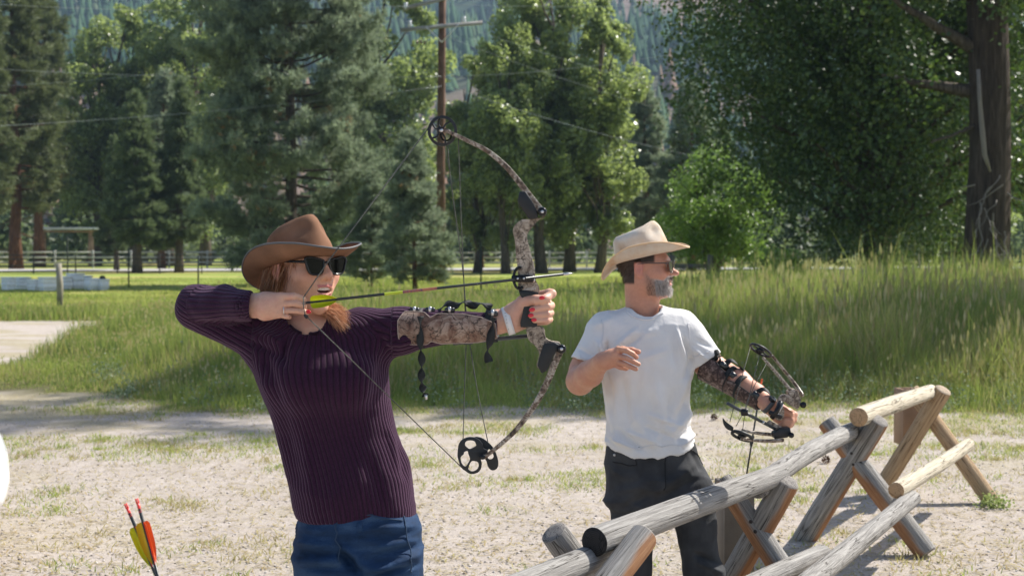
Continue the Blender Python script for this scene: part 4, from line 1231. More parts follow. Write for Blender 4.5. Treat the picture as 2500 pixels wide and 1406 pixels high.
# ================================================================== SCULPTING (implicit surfaces meshed with surface nets)
class SDF:
    def __init__(self, lo, hi, h):
        self.lo = np.asarray(lo, float); self.h = h
        self.n = np.ceil((np.asarray(hi, float) - self.lo) / h).astype(int) + 1
        self.D = np.full(self.n, 0.5, np.float32)
        self.ax = [self.lo[i] + np.arange(self.n[i]) * h for i in range(3)]
    def win(self, lo, hi):
        a = np.clip(np.floor((np.asarray(lo) - self.lo) / self.h).astype(int), 0, self.n)
        b = np.clip(np.ceil((np.asarray(hi) - self.lo) / self.h).astype(int) + 1, 0, self.n)
        if (b <= a).any(): return None
        sl = tuple(slice(a[i], b[i]) for i in range(3))
        X = self.ax[0][sl[0]][:, None, None].astype(np.float32); Y = self.ax[1][sl[1]][None, :, None].astype(np.float32); Z = self.ax[2][sl[2]][None, None, :].astype(np.float32)
        return sl, X, Y, Z
    def _op(self, sl, d, k, mode):
        D = self.D[sl]
        if mode == 'add':
            if k > 0:
                h = np.maximum(k - np.abs(D - d), 0) / k
                D = np.minimum(D, d) - h * h * k * 0.25
            else: D = np.minimum(D, d)
        elif mode == 'sub':
            d = -d
            h = np.maximum(k - np.abs(D - d), 0) / max(k, 1e-6)
            D = np.maximum(D, d) + h * h * k * 0.25
        else:
            D = np.maximum(D, d)
        self.D[sl] = D
    def cone(self, a, b, ra, rb, k=0.01, mode='add', squash=None):
        a = np.asarray(a, float); b = np.asarray(b, float)
        pad = max(ra, rb) + k + 4 * self.h + 0.005
        w = self.win(np.minimum(a, b) - pad, np.maximum(a, b) + pad)
        if w is None: return self
        sl, X, Y, Z = w
        ab = b - a; L2 = max(ab @ ab, 1e-12)
        t = np.clip(((X - a[0]) * ab[0] + (Y - a[1]) * ab[1] + (Z - a[2]) * ab[2]) / L2, 0, 1)
        dx, dy, dz = X - a[0] - t * ab[0], Y - a[1] - t * ab[1], Z - a[2] - t * ab[2]
        if squash is not None:                      # (direction, factor): thinner along the direction
            q, f = np.asarray(squash[0], float), squash[1]; q = q / np.linalg.norm(q)
            m_ = (dx * q[0] + dy * q[1] + dz * q[2]) * (1 / f - 1)
            dx, dy, dz = dx + m_ * q[0], dy + m_ * q[1], dz + m_ * q[2]
        d = np.sqrt(dx * dx + dy * dy + dz * dz) - (ra + (rb - ra) * t)
        if squash is not None: d = d * (0.5 + 0.5 * squash[1])
        self._op(sl, d, k, mode); return self
    def chain(self, pts, rad, k=0.008, mode='add', squash=None):
        for i in range(len(pts) - 1):
            self.cone(pts[i], pts[i + 1], rad[i], rad[i + 1], k if i == 0 else min(k, 0.006) if len(pts) > 2 and max(rad) < 0.02 else k, mode, squash)
        return self
    def ell(self, c, r, k=0.01, mode='add', R=None):
        c = np.asarray(c, float); r = np.asarray(r, float)
        pad = r.max() + k + 4 * self.h
        w = self.win(c - pad, c + pad)
        if w is None: return self
        sl, X, Y, Z = w
        dx, dy, dz = X - c[0], Y - c[1], Z - c[2]
        if R is not None:
            R = np.asarray(R, float)
            dx, dy, dz = (dx * R[0, 0] + dy * R[1, 0] + dz * R[2, 0], dx * R[0, 1] + dy * R[1, 1] + dz * R[2, 1], dx * R[0, 2] + dy * R[1, 2] + dz * R[2, 2])
        k0 = np.sqrt((dx / r[0]) ** 2 + (dy / r[1]) ** 2 + (dz / r[2]) ** 2)
        k1 = np.sqrt((dx / r[0] ** 2) ** 2 + (dy / r[1] ** 2) ** 2 + (dz / r[2] ** 2) ** 2)
        self._op(sl, np.maximum(k0 * (k0 - 1) / np.maximum(k1, 1e-6), -r.min()), k, mode); return self
    def loft(self, zs, cx, cy, a, b, k=0.02, mode='add', pw=2.0):
        zs = np.asarray(zs, float)
        o = np.argsort(zs); f = lambda v: np.asarray(v, float)[o]
        zs, cx, cy, a, b = f(zs), f(cx), f(cy), f(a), f(b)
        pad = k + 4 * self.h + 0.01
        w = self.win([(cx - a).min() - pad, (cy - b).min() - pad, zs[0] - pad], [(cx + a).max() + pad, (cy + b).max() + pad, zs[-1] + pad])
        sl, X, Y, Z = w
        I = lambda v: np.interp(Z, zs, v).astype(np.float32)
        A, B = I(a), I(b)
        q = (np.abs((X - I(cx)) / A) ** pw + np.abs((Y - I(cy)) / B) ** pw) ** (1 / pw)
        d = (q - 1) * np.minimum(A, B)
        d = np.maximum(d, np.maximum(zs[0] - Z, Z - zs[-1]))
        self._op(sl, d.astype(np.float32), k, mode); return self
    def half(self, p, n):
        """keep the side the normal points away from"""
        n = np.asarray(n, float); n = n / np.linalg.norm(n)
        sl, X, Y, Z = self.win(self.lo, self.lo + self.n * self.h)
        self._op(sl, ((X - p[0]) * n[0] + (Y - p[1]) * n[1] + (Z - p[2]) * n[2]).astype(np.float32), 0, 'int'); return self
    def mesh(self, relax=1):
        D = self.D.copy()
        for i in range(3):                          # close at the border
            s0 = [slice(None)] * 3; s0[i] = 0; D[tuple(s0)] = np.maximum(D[tuple(s0)], 1e-3)
            s0[i] = -1; D[tuple(s0)] = np.maximum(D[tuple(s0)], 1e-3)
        S_ = D < 0
        nx, ny, nz = self.n
        cnt = np.zeros((nx - 1, ny - 1, nz - 1), np.int8)
        for dx in (0, 1):
            for dy in (0, 1):
                for dz in (0, 1):
                    cnt += S_[dx:nx - 1 + dx, dy:ny - 1 + dy, dz:nz - 1 + dz]
        act = (cnt > 0) & (cnt < 8)
        ci = np.argwhere(act)
        vid = -np.ones(act.shape, np.int64); vid[act] = np.arange(len(ci))
        acc = np.zeros((len(ci), 3)); m_ = np.zeros(len(ci))
        corner = lambda c, o: D[c[:, 0] + o[0], c[:, 1] + o[1], c[:, 2] + o[2]]
        for ax in range(3):
            o1, o2 = [i for i in range(3) if i != ax]
            for u in (0, 1):
                for v in (0, 1):
                    p = [0, 0, 0]; p[o1] = u; p[o2] = v
                    q = list(p); q[ax] = 1
                    a = corner(ci, p); b = corner(ci, q)
                    x = (a < 0) != (b < 0)
                    t = a[x] / (a[x] - b[x])
                    pt = np.tile(np.array(p, float), (x.sum(), 1)); pt[:, ax] = t
                    acc[x] += pt; m_[x] += 1
        V = ci + acc / m_[:, None]
        Q = []
        for ax in range(3):
            o1, o2 = [(1, 2), (2, 0), (0, 1)][ax]
            a_sl = [slice(None)] * 3; b_sl = [slice(None)] * 3
            a_sl[ax] = slice(0, -1); b_sl[ax] = slice(1, None)
            A, B = S_[tuple(a_sl)], S_[tuple(b_sl)]
            e = np.argwhere(A != B)
            e = e[(e[:, o1] > 0) & (e[:, o2] > 0) & (e[:, o1] < self.n[o1] - 1) & (e[:, o2] < self.n[o2] - 1)]
            flip = A[e[:, 0], e[:, 1], e[:, 2]]
            def g(d1, d2):
                c = e.copy(); c[:, o1] -= d1; c[:, o2] -= d2
                return vid[c[:, 0], c[:, 1], c[:, 2]]
            q = np.stack([g(1, 1), g(0, 1), g(0, 0), g(1, 0)], 1)
            q[~flip] = q[~flip][:, ::-1]
            Q.append(q)
        Q = np.concatenate(Q)
        for _ in range(relax):
            s_ = np.zeros_like(V); n_ = np.zeros(len(V))
            for i in range(4):
                a, b = Q[:, i], Q[:, (i + 1) % 4]
                for k in range(3): s_[:, k] += np.bincount(a, V[b, k], len(V)) + np.bincount(b, V[a, k], len(V))
                n_ += np.bincount(a, minlength=len(V)) + np.bincount(b, minlength=len(V))
            V = V * 0.5 + 0.5 * s_ / n_[:, None]
        return self.lo + V * self.h, Q
def vnormals(V, Q):
    n = np.cross(V[Q[:, 2]] - V[Q[:, 0]], V[Q[:, 3]] - V[Q[:, 1]])
    N = np.zeros_like(V)
    for i in range(4):
        for k in range(3): N[:, k] += np.bincount(Q[:, i], n[:, k], len(V))
    return N / (np.linalg.norm(N, axis=1)[:, None] + 1e-12)

def seg_dist(V, a, b):
    a = np.asarray(a, float); b = np.asarray(b, float); ab = b - a
    t = np.clip(((V - a) @ ab) / (ab @ ab), 0, 1)
    d = V - a - t[:, None] * ab
    return np.linalg.norm(d, axis=1), t, d
def creases(V, N, folds):
    """raise or sink the cloth of the front side along strokes: (a, b, width, height), strokes measured in the photograph"""
    r = V - np.array([0, 0, CAM_H])
    dep = r[:, 1] * CP - r[:, 2] * SP
    q = np.stack([1250 + FPX * r[:, 0] / dep, 703 - FPX * (r[:, 1] * SP + r[:, 2] * CP) / dep, 0 * dep], 1)
    vd = r / np.linalg.norm(r, axis=1)[:, None]
    front = smooth01(-(vd * N).sum(1), -0.05, 0.25)
    h = np.zeros(len(V))
    for (a, b, w, amp) in folds:
        d, t, _ = seg_dist(q, (a[0], a[1], 0), (b[0], b[1], 0))
        h += amp * np.exp(-(d / w) ** 2) * np.sin(np.clip(t, 0.02, 0.98) * math.pi) ** 0.6
    return V + N * (h * front)[:, None]

def wrinkle(V, N, amp, scale, seed, mask=1.0, power=2.0):
    r = 1 - np.abs(2 * fbm(V * np.array(scale), 1.0, seed, 2) - 1)
    return V + N * (amp * (np.clip(r, 0, 1) ** power - 0.5) * mask)[:, None]

# ------------------------------------------------------------------ materials of people and bows
def skin_mat(name):
    m = Mat(name, 0.48, 0.4); v = m.coord()
    m.base(m.mix(0.5, m.attr('Col').outputs['Color'], m.ramp(m.noise(v, 70, 6, 0.75), [(0.3, (0.80, 0.68, 0.66)), (0.7, (1.12, 1.08, 1.05))]), 'MULTIPLY'))
    m.b.inputs['Subsurface Weight'].default_value = 0.12
    m.b.inputs['Subsurface Radius'].default_value = (0.010, 0.004, 0.002)
    m.b.inputs['Subsurface Scale'].default_value = 1.0
    m.bump(m.noise(v, 260, 5, 0.7), 0.0015, 0.5)
    return m.m
M_skin = skin_mat('skin')
M_nailred = simple('red_nail_varnish', (0.62, 0.015, 0.03), 0.18, 0.6, var=0.05)
M_lens = Mat('sunglass_lens', 0.08, 0.12); M_lens.base((0.004, 0.005, 0.005)); M_lens = M_lens.m
M_lensg = Mat('green_lens', 0.08, 0.25); M_lensg.base((0.025, 0.035, 0.022)); M_lensg = M_lensg.m
M_gloss = simple('glossy_black', (0.008, 0.008, 0.009), 0.22, 0.35, var=0.1)
M_teeth = simple('teeth', (0.78, 0.74, 0.68), 0.3, 0.5, var=0.04)
M_mouth = simple('mouth_inside', (0.10, 0.02, 0.02), 0.5, 0.4)
M_white_rubber = simple('white_rubber', (0.72, 0.71, 0.70), 0.55, 0.3, var=0.03)
M_webbing = simple('black_webbing', (0.016, 0.018, 0.018), 0.65, 0.35, var=0.3, vscale=60, bump=0.3, bscale=500)
M_buckle = simple('black_buckle', (0.02, 0.022, 0.025), 0.25, 0.6, var=0.1)

def camo(name, stops, scale=9.0, line=0.055, rough=0.6, stretch=(1, 1, 1)):
    m = Mat(name, rough, 0.3); v = m.coord(stretch)
    base = m.ramp(m.noise(v, scale * 2.2, 6, 0.65, 1.2), stops)
    vo = m.n('ShaderNodeTexVoronoi', feature='DISTANCE_TO_EDGE'); vo.inputs['Scale'].default_value = scale * 1.7
    wv = m.n('ShaderNodeVectorMath', operation='ADD')
    nz = m.n('ShaderNodeTexNoise'); nz.inputs['Scale'].default_value = scale * 1.4; nz.inputs['Detail'].default_value = 4
    m.l(v, nz.inputs['Vector'])
    sc_ = m.n('ShaderNodeVectorMath', operation='SCALE'); sc_.inputs[3].default_value = 0.18; m.l(nz.outputs['Color'], sc_.inputs[0])
    m.l(v, wv.inputs[0]).l(sc_.outputs[0], wv.inputs[1]).l(wv.outputs[0], vo.inputs['Vector'])
    k = m.ramp(vo.outputs['Distance'], [(line * 0.4, (1, 1, 1)), (line, (0, 0, 0))])
    c = m.mix(m.math('MULTIPLY', k, 0.8), base, (0.045, 0.028, 0.022))
    twig = m.noise(v, scale * 5, 5, 0.75, 2.0)
    c = m.mix(m.ramp(twig, [(0.60, (0, 0, 0)), (0.66, (1, 1, 1))]), c, (0.035, 0.028, 0.022))
    m.base(c)
    return m.m
M_camo = camo('camo_riser', [(0.30, (0.05, 0.04, 0.03)), (0.42, (0.20, 0.15, 0.11)), (0.52, (0.36, 0.29, 0.22)), (0.62, (0.50, 0.42, 0.34)), (0.72, (0.22, 0.14, 0.09))], 16)
M_camolimb = camo('camo_limb', [(0.34, (0.03, 0.025, 0.02)), (0.46, (0.17, 0.11, 0.075)), (0.56, (0.42, 0.36, 0.29)), (0.66, (0.55, 0.49, 0.42)), (0.74, (0.10, 0.06, 0.04))], 26, rough=0.35)
M_camoguard = camo('camo_guard', [(0.30, (0.06, 0.028, 0.02)), (0.42, (0.18, 0.10, 0.07)), (0.52, (0.28, 0.19, 0.14)), (0.62, (0.38, 0.28, 0.22)), (0.70, (0.14, 0.065, 0.045))], 11, line=0.04)
M_camodark = camo('camo_guard_dark', [(0.30, (0.012, 0.009, 0.008)), (0.46, (0.06, 0.035, 0.028)), (0.56, (0.17, 0.11, 0.09)), (0.64, (0.30, 0.23, 0.19)), (0.74, (0.03, 0.02, 0.015))], 22)

def head_frame(origin, yaw, pitch=0.0, roll=0.0):
    """columns: subject's right, forward, up"""
    y = math.radians(yaw); p = math.radians(pitch); r = math.radians(roll)
    Rt = np.array([-math.cos(y), -math.sin(y), 0]); Fw = np.array([math.sin(y), -math.cos(y), 0]); Up = np.array([0, 0, 1.0])
    Fw, Up = Fw * math.cos(p) + Up * math.sin(p), Up * math.cos(p) - Fw * math.sin(p)
    Rt, Up = Rt * math.cos(r) + Up * math.sin(r), Up * math.cos(r) - Rt * math.sin(r)
    return np.asarray(origin, float), np.stack([Rt, Fw, Up], 1)
def to_world(fr, V): return fr[0] + np.asarray(V, float) @ fr[1].T
def to_local(fr, V): return (np.asarray(V, float) - fr[0]) @ fr[1]

def sculpt_head(fem, neck_base, jaw_open):
    """head in its own frame: u subject's right, v forward, w up; origin between the ears at eye height"""
    g = SDF((-0.105, -0.14, -0.24), (0.105, 0.135, 0.13), 0.0022)
    g.ell((0, -0.018, 0.030), (0.073, 0.094, 0.085), 0)
    g.ell((0, 0.028, -0.012), (0.060, 0.062, 0.070), 0.03)
    g.ell((0, 0.030, -0.060), (0.050 if fem else 0.056, 0.052, 0.045), 0.035)
    for s in (-1, 1):
        g.ell((s * (0.044 if fem else 0.048), -0.002, -0.060), (0.016, 0.030, 0.024), 0.03)
        g.ell((s * 0.040, 0.056, -0.026), (0.022, 0.022, 0.019), 0.03)
    jo = jaw_open
    g.ell((0, 0.068, -0.098 - jo), (0.021 if fem else 0.026, 0.020, 0.018), 0.03)
    g.cone((-0.034, 0.078, 0.020), (0.034, 0.078, 0.020), 0.011, 0.011, 0.02)
    # nose
    g.cone((0, 0.086, 0.010), (0, 0.103, -0.022), 0.0075, 0.0105, 0.014)
    g.ell((0, 0.105 if fem else 0.114, -0.026), (0.0115, 0.012, 0.0105), 0.010)
    for s in (-1, 1): g.ell((s * 0.0125, 0.095, -0.031), (0.0075, 0.010, 0.0075), 0.007)
    for s in (-1, 1): g.ell((s * 0.0065, 0.102, -0.0395), (0.0035, 0.005, 0.003), 0.003, 'sub')
    # eye hollows and lids
    for s in (-1, 1):
        g.ell((s * 0.031, 0.092, 0.003), (0.017, 0.012, 0.012), 0.012, 'sub')
        g.ell((s * 0.031, 0.073, 0.003), (0.014, 0.012, 0.010), 0.005)
    # mouth: muzzle, lips, opening
    g.ell((0, 0.072, -0.060), (0.026, 0.021, 0.020), 0.025)
    for s in (-1, 1):
        sm = 0.003 if fem else 0.0
        g.cone((0, 0.0930, -0.0525), (s * 0.026, 0.078, -0.0545 + sm), 0.0040, 0.0022, 0.006)
        g.cone((0, 0.0920, -0.0665 - jo), (s * 0.025, 0.078, -0.0565 - jo * 0.1 + sm), 0.0050, 0.0022, 0.006)
    if jo > 0.001:
        g.ell((0, 0.094, -0.0590 - jo * 0.45), (0.0225, 0.022, 0.0030 + jo * 0.52), 0.002, 'sub')
    # ears
    for s in (-1, 1):
        g.ell((s * 0.0755, -0.012, -0.006), (0.0075, 0.017, 0.029), 0.008)
        g.ell((s * 0.0735, -0.008, -0.030), (0.006, 0.010, 0.011), 0.006)
        g.ell((s * 0.083, -0.009, -0.002), (0.0055, 0.010, 0.018), 0.004, 'sub')
    # neck
    nb = np.asarray(neck_base, float)
    d = nb - np.array([0, -0.022, -0.06])
    g.cone((0, -0.022, -0.05), (0, -0.022, -0.06) + d, 0.049 if fem else 0.058, 0.052 if fem else 0.066, 0.03)
    g.cone((0, 0.02, -0.085), (0, -0.022, -0.06) + d * 0.8 + np.array([0, 0.015, 0]), 0.020, 0.022, 0.03)
    return g

def hat(root, fr, ab, brim, H, lift, dip, mats, names, tilt, base_w, off_v=0.0, seed=1, tip_lift=0.0, straw=False):
    """western hat in a head frame; ab = crown half width/length at the base"""
    o, R3 = fr
    tl = math.radians(tilt)
    Rt, Fw, Up = R3[:, 0], R3[:, 1], R3[:, 2]
    Fw2, Up2 = Fw * math.cos(tl) + Up * math.sin(tl), Up * math.cos(tl) - Fw * math.sin(tl)
    HO = o + Up * base_w + Fw * off_v
    n = 96
    ph = np.arange(n) / n * 2 * math.pi                # 0 = subject's right, pi/2 = front
    cu, cv = np.cos(ph), np.sin(ph)
    a, b = ab
    def W(u, v, w): return HO + u[..., None] * Rt + v[..., None] * Fw2 + w[..., None] * Up2
    # crown
    rows = []
    tt = np.concatenate([np.linspace(0, 0.72, 11), np.linspace(0.77, 1.0, 8)])
    front = np.clip(cv, 0, 1) ** 1.5
    for t in tt:
        sh = 1 - 0.14 * t ** 1.3
        pinch = 1 - 0.22 * front * t ** 1.2 * np.abs(cu) ** 0.15
        rnd_ = math.sqrt(max(0, 1 - max(0, (t - 0.72) / 0.28 * 0.64) ** 2))
        u = a * cu * sh * pinch * rnd_; v = b * cv * (1 - 0.13 * t ** 1.5) * (0.35 + 0.65 * rnd_) - 0.010 * t
        dimple = np.exp(-((ph - 0.95) / 0.35) ** 2) + np.exp(-((ph - (math.pi - 0.95)) / 0.35) ** 2)
        dd = 1 - 0.16 * dimple * np.exp(-((t - 0.72) / 0.20) ** 2)
        hh = H * (1 + 0.13 * cv + 0.03 * np.cos(2 * ph + math.pi))
        rows.append(W(u * dd, v * dd, hh * t))
    last_u, last_v, last_w = u * dd, v * dd, hh * 1.0
    for f, dz in ((0.82, 0.001), (0.62, -0.006), (0.38, -0.019), (0.15, -0.026)):
        rows.append(W(last_u * f, last_v * (0.25 + 0.75 * f), last_w + dz - 0.012 * (1 - f) * np.cos(ph) ** 2))
    rows = np.array(rows); m_ = len(rows)
    V = rows.reshape(-1, 3) - np.array(root.location)
    F = [[i * n + j, i * n + (j + 1) % n, (i + 1) * n + (j + 1) % n, (i + 1) * n + j] for i in range(m_ - 1) for j in range(n)]
    mb = MB().add(V, F); mb.add(V[-n:], [list(range(n))])
    crown = mb.build(names[0], mats[0], root, smooth=True)
    # brim
    def brim_pt(r, ph_, top):
        cu_, cv_ = np.cos(ph_), np.sin(ph_)
        A = a * 1.0 + brim[0] * r; B = b * 1.0 + np.where(cv_ > 0, brim[1], brim[2]) * r
        side = np.abs(cu_) ** 1.6
        w = lift * side * r ** 2.0 * 1.0 - dip[0] * np.clip(cv_, 0, 1) ** 2 * r ** 1.6 - dip[1] * np.clip(-cv_, 0, 1) ** 2 * r ** 1.3
        w = w + tip_lift * np.clip(cv_, 0, 1) ** 4 * r ** 3
        curl = 1 - 0.16 * side * r ** 2
        return A * cu_ * curl, B * cv_, w + top
    rs = np.linspace(0, 1, 14)
    RR, PH = np.meshgrid(rs, ph, indexing='ij')
    nzp = np.stack([np.cos(PH) * 2, np.sin(PH) * 2, RR * 2], -1)
    wob = (fbm(nzp, 1.0, seed) - 0.5) * 0.008 * RR
    u, v, w = brim_pt(RR, PH, 0.0)
    Vt = W(u, v, w + wob + 0.0015).reshape(-1, 3); Vb = W(u, v, w + wob - 0.0015).reshape(-1, 3)
    k = len(rs)
    Ft = [[i * n + j, (i + 1) * n + j, (i + 1) * n + (j + 1) % n, i * n + (j + 1) % n] for i in range(k - 1) for j in range(n)]
    Fb = [[q_ + k * n for q_ in f[::-1]] for f in Ft]
    Fe = [[(k - 1) * n + j, (k - 1) * n + j + k * n, (k - 1) * n + (j + 1) % n + k * n, (k - 1) * n + (j + 1) % n] for j in range(n)]
    MB().add(np.concatenate([Vt, Vb]) - np.array(root.location), Ft + Fb + Fe).build('brim', mats[1], crown, smooth=True)
    edge = W(u[-1], v[-1], w[-1] + wob[-1]) - np.array(root.location)
    MB().tube(edge, 0.0026, 6, closed=True).build('brim_edge', mats[2], crown, smooth=True)
    band = W(a * cu * 1.012, b * cv * 1.012, 0.008 + 0 * cu) - np.array(root.location)
    MB().tube(band, 0.009 if not straw else 0.006, 6, closed=True, flat=0.35, up=Rt).build('hat_band', mats[3], crown, smooth=True)
    return crown

def finger_local(fr, pts): return [to_world(fr, p) for p in pts]
def strands(mb, P0, D0, L, w, droop, n=6, R=rng, wave=0.0):
    """hair: thin flat strands from roots P0 along D0"""
    m_ = len(P0)
    D0 = D0 / (np.linalg.norm(D0, axis=1)[:, None] + 1e-9)
    side = np.cross(D0, R.normal(size=(m_, 3))); side /= np.linalg.norm(side, axis=1)[:, None]
    pts = []
    wd = R.normal(size=(m_, 3)) * wave
    for i in range(n):
        t = i / (n - 1)
        c = P0 + D0 * (L * t)[:, None] + np.array([0, 0, -1.0]) * (droop * L * t * t)[:, None] + wd * math.sin(t * 3) * L[:, None]
        ww = w * (1 - t * 0.85)
        pts += [c - side * ww, c + side * ww]
    V = np.stack(pts, 1).reshape(-1, 3)
    b = (np.arange(m_) * 2 * n)[:, None]
    rr = R.random(m_)
    mb.add(V, np.concatenate([np.concatenate([b + 2 * i, b + 2 * i + 1, b + 2 * i + 3, b + 2 * i + 2], 1) for i in range(n - 1)]), np.tile(rr, n - 1))
def shell_on(axis_a, axis_b, ra, rb, t0, t1, lo, hi, off, front, name, mat, root, nt=30, na=14, thick=0.004, edge=None):
    """a curved guard on a limb; lo/hi give the angles (radians from 'front') it spans at every t"""
    a = np.asarray(axis_a, float); b = np.asarray(axis_b, float); T = (b - a) / np.linalg.norm(b - a)
    f = np.asarray(front, float); f = f - T * (f @ T); f /= np.linalg.norm(f); g = np.cross(T, f)
    if g[2] < 0: g = -g
    rl = np.array(root.location)
    t = np.linspace(t0, t1, nt)
    out = []
    for o_ in (off, off + thick):
        for ti in t:
            c = a + (b - a) * ti; r = ra + (rb - ra) * ti + o_
            for s_ in np.linspace(lo(ti), hi(ti), na):
                out.append(c + r * (math.cos(s_) * f + math.sin(s_) * g) - rl)
    V = np.array(out); K = nt * na
    F = []
    for i in range(nt - 1):
        for j in range(na - 1):
            q_ = [i * na + j, (i + 1) * na + j, (i + 1) * na + j + 1, i * na + j + 1]
            F.append(q_); F.append([x + K for x in q_[::-1]])
    rim = [i * na for i in range(nt)] + [(nt - 1) * na + j for j in range(1, na)] + [i * na + na - 1 for i in range(nt - 2, -1, -1)] + [j for j in range(na - 2, 0, -1)]
    for i in range(len(rim)):
        x, y = rim[i], rim[(i + 1) % len(rim)]
        F.append([x, x + K, y + K, y])
    o = MB().add(V, F).build(name, mat, root, smooth=True)
    if edge:
        MB().tube(V[[x + K for x in rim]], 0.0013, 5, closed=True).build('edge_binding', edge, o, smooth=True)
    return o
def band_on(c, T, r, w, name, mat, root, thick=0.003, flat=1.0, up=(0, 0, 1)):
    """a strap round a limb: a short wide ring"""
    c = np.asarray(c, float) - np.array(root.location); T = np.asarray(T, float); T = T / np.linalg.norm(T)
    x = np.asarray(up, float); x = x - T * (x @ T); x /= np.linalg.norm(x); y = np.cross(T, x)
    n = 40; a = np.arange(n) / n * 2 * math.pi
    prof = [(-w / 2, 0), (-w / 2, thick), (w / 2, thick), (w / 2, 0)]
    V = np.concatenate([c + T * q_[0] + (r + q_[1]) * (np.cos(a)[:, None] * x + np.sin(a)[:, None] * y * flat) for q_ in prof])
    F = [[i * n + j, i * n + (j + 1) % n, ((i + 1) % 4) * n + (j + 1) % n, ((i + 1) % 4) * n + j] for i in range(4) for j in range(n)]
    return MB().add(V, F).build(name, mat, root, smooth=False)
def ribbon(pts, w, name, mat, root, twist=None, thick=0.0012, face=(0, -1, 0)):
    """strap end: flat ribbon along pts, twist in radians per point"""
    pts = np.asarray(pts, float) - np.array(root.location)
    m_ = len(pts)
    T = np.gradient(pts, axis=0); T /= np.linalg.norm(T, axis=1)[:, None]
    f = np.asarray(face, float)
    tw = np.zeros(m_) if twist is None else np.asarray(twist)
    V = []
    for i in range(m_):
        n_ = f - T[i] * (f @ T[i]); n_ /= np.linalg.norm(n_); s_ = np.cross(T[i], n_)
        d = s_ * math.cos(tw[i]) + n_ * math.sin(tw[i]); e = np.cross(T[i], d)
        for (p_, q_) in ((-1, -1), (1, -1), (1, 1), (-1, 1)): V.append(pts[i] + d * p_ * w / 2 + e * q_ * thick / 2)
    F = [[i * 4 + j, i * 4 + (j + 1) % 4, (i + 1) * 4 + (j + 1) % 4, (i + 1) * 4 + j] for i in range(m_ - 1) for j in range(4)] + [[3, 2, 1, 0], [(m_ - 1) * 4 + j for j in range(4)]]
    return MB().add(V, F).build(name, mat, root)
def resample(pts, n):
    """smooth curve through pts"""
    pts = np.asarray(pts, float)
    m_ = len(pts); t = np.linspace(0, m_ - 1, n)
    out = []
    for x in t:
        i = min(int(x), m_ - 2); f = x - i
        p0, p1, p2, p3 = pts[max(i - 1, 0)], pts[i], pts[i + 1], pts[min(i + 2, m_ - 1)]
        out.append(0.5 * ((2 * p1) + (-p0 + p2) * f + (2 * p0 - 5 * p1 + 4 * p2 - p3) * f * f + (-p0 + 3 * p1 - 3 * p2 + p3) * f ** 3))
    return np.array(out)
# ================================================================== THE WOMAN
YW = 3.65
WR = thing('person', 'woman in brown felt hat and purple ribbed sweater drawing a compound bow', 'person', (GX(870, YW), YW, 0))
wl = np.array(WR.location)
SW = S(YW)
w_ = lambda px, py, dy=0.0: P(px, py, YW + dy)

# ---- head
HFW = head_frame(w_(741, 650, 0.0), 43, 2, 0)
neck_w = w_(748, 800, 0.03)
g = sculpt_head(True, to_local(HFW, neck_w), 0.009)
V, Q = g.mesh(1)
sk = np.array([0.60, 0.335, 0.225])
def paint_face(V, fem):
    u, v, w = V[:, 0], V[:, 1], V[:, 2]
    base = sk if fem else np.array([0.56, 0.28, 0.185])
    c = np.tile(base, (len(V), 1))
    def mixin(mask, col):
        nonlocal c
        c = c * (1 - mask[:, None]) + np.array(col) * mask[:, None]
    for s in (-1, 1):
        mixin(0.35 * np.exp(-(((u - s * 0.042) / 0.02) ** 2 + ((w + 0.028) / 0.018) ** 2)) * (v > 0.02), (0.60, 0.24, 0.19))
        mixin(0.5 * np.exp(-(((w + 0.006) / 0.03) ** 2)) * (np.abs(u) > 0.070) * (v < 0.01), (0.60, 0.25, 0.20))
    mixin(0.3 * np.exp(-((u / 0.012) ** 2 + ((w + 0.027) / 0.012) ** 2)) * (v > 0.09), (0.62, 0.25, 0.2))
    jo = 0.009 if fem else 0.002
    lipu = np.exp(-((w + 0.0525 - np.abs(u) * 0.02) / 0.0042) ** 4) * (np.abs(u) < 0.023) * (v > 0.074)
    lipl = np.exp(-((w + 0.0665 + jo) / 0.0055) ** 4) * (np.abs(u) < 0.021) * (v > 0.072)
    mixin(np.clip(lipu + lipl, 0, 1) * (0.85 if fem else 0.45), (0.44, 0.13, 0.14))
    mixin(((np.abs(w + 0.0595 + jo * 0.45) < 0.004 + jo * 0.5) & (np.abs(u) < 0.017) & (v > 0.06) & (v < 0.083)) * 0.9, (0.12, 0.02, 0.02))
    return c
cf = paint_face(V, True)
head_V, head_Q, head_C = to_world(HFW, V), Q, cf

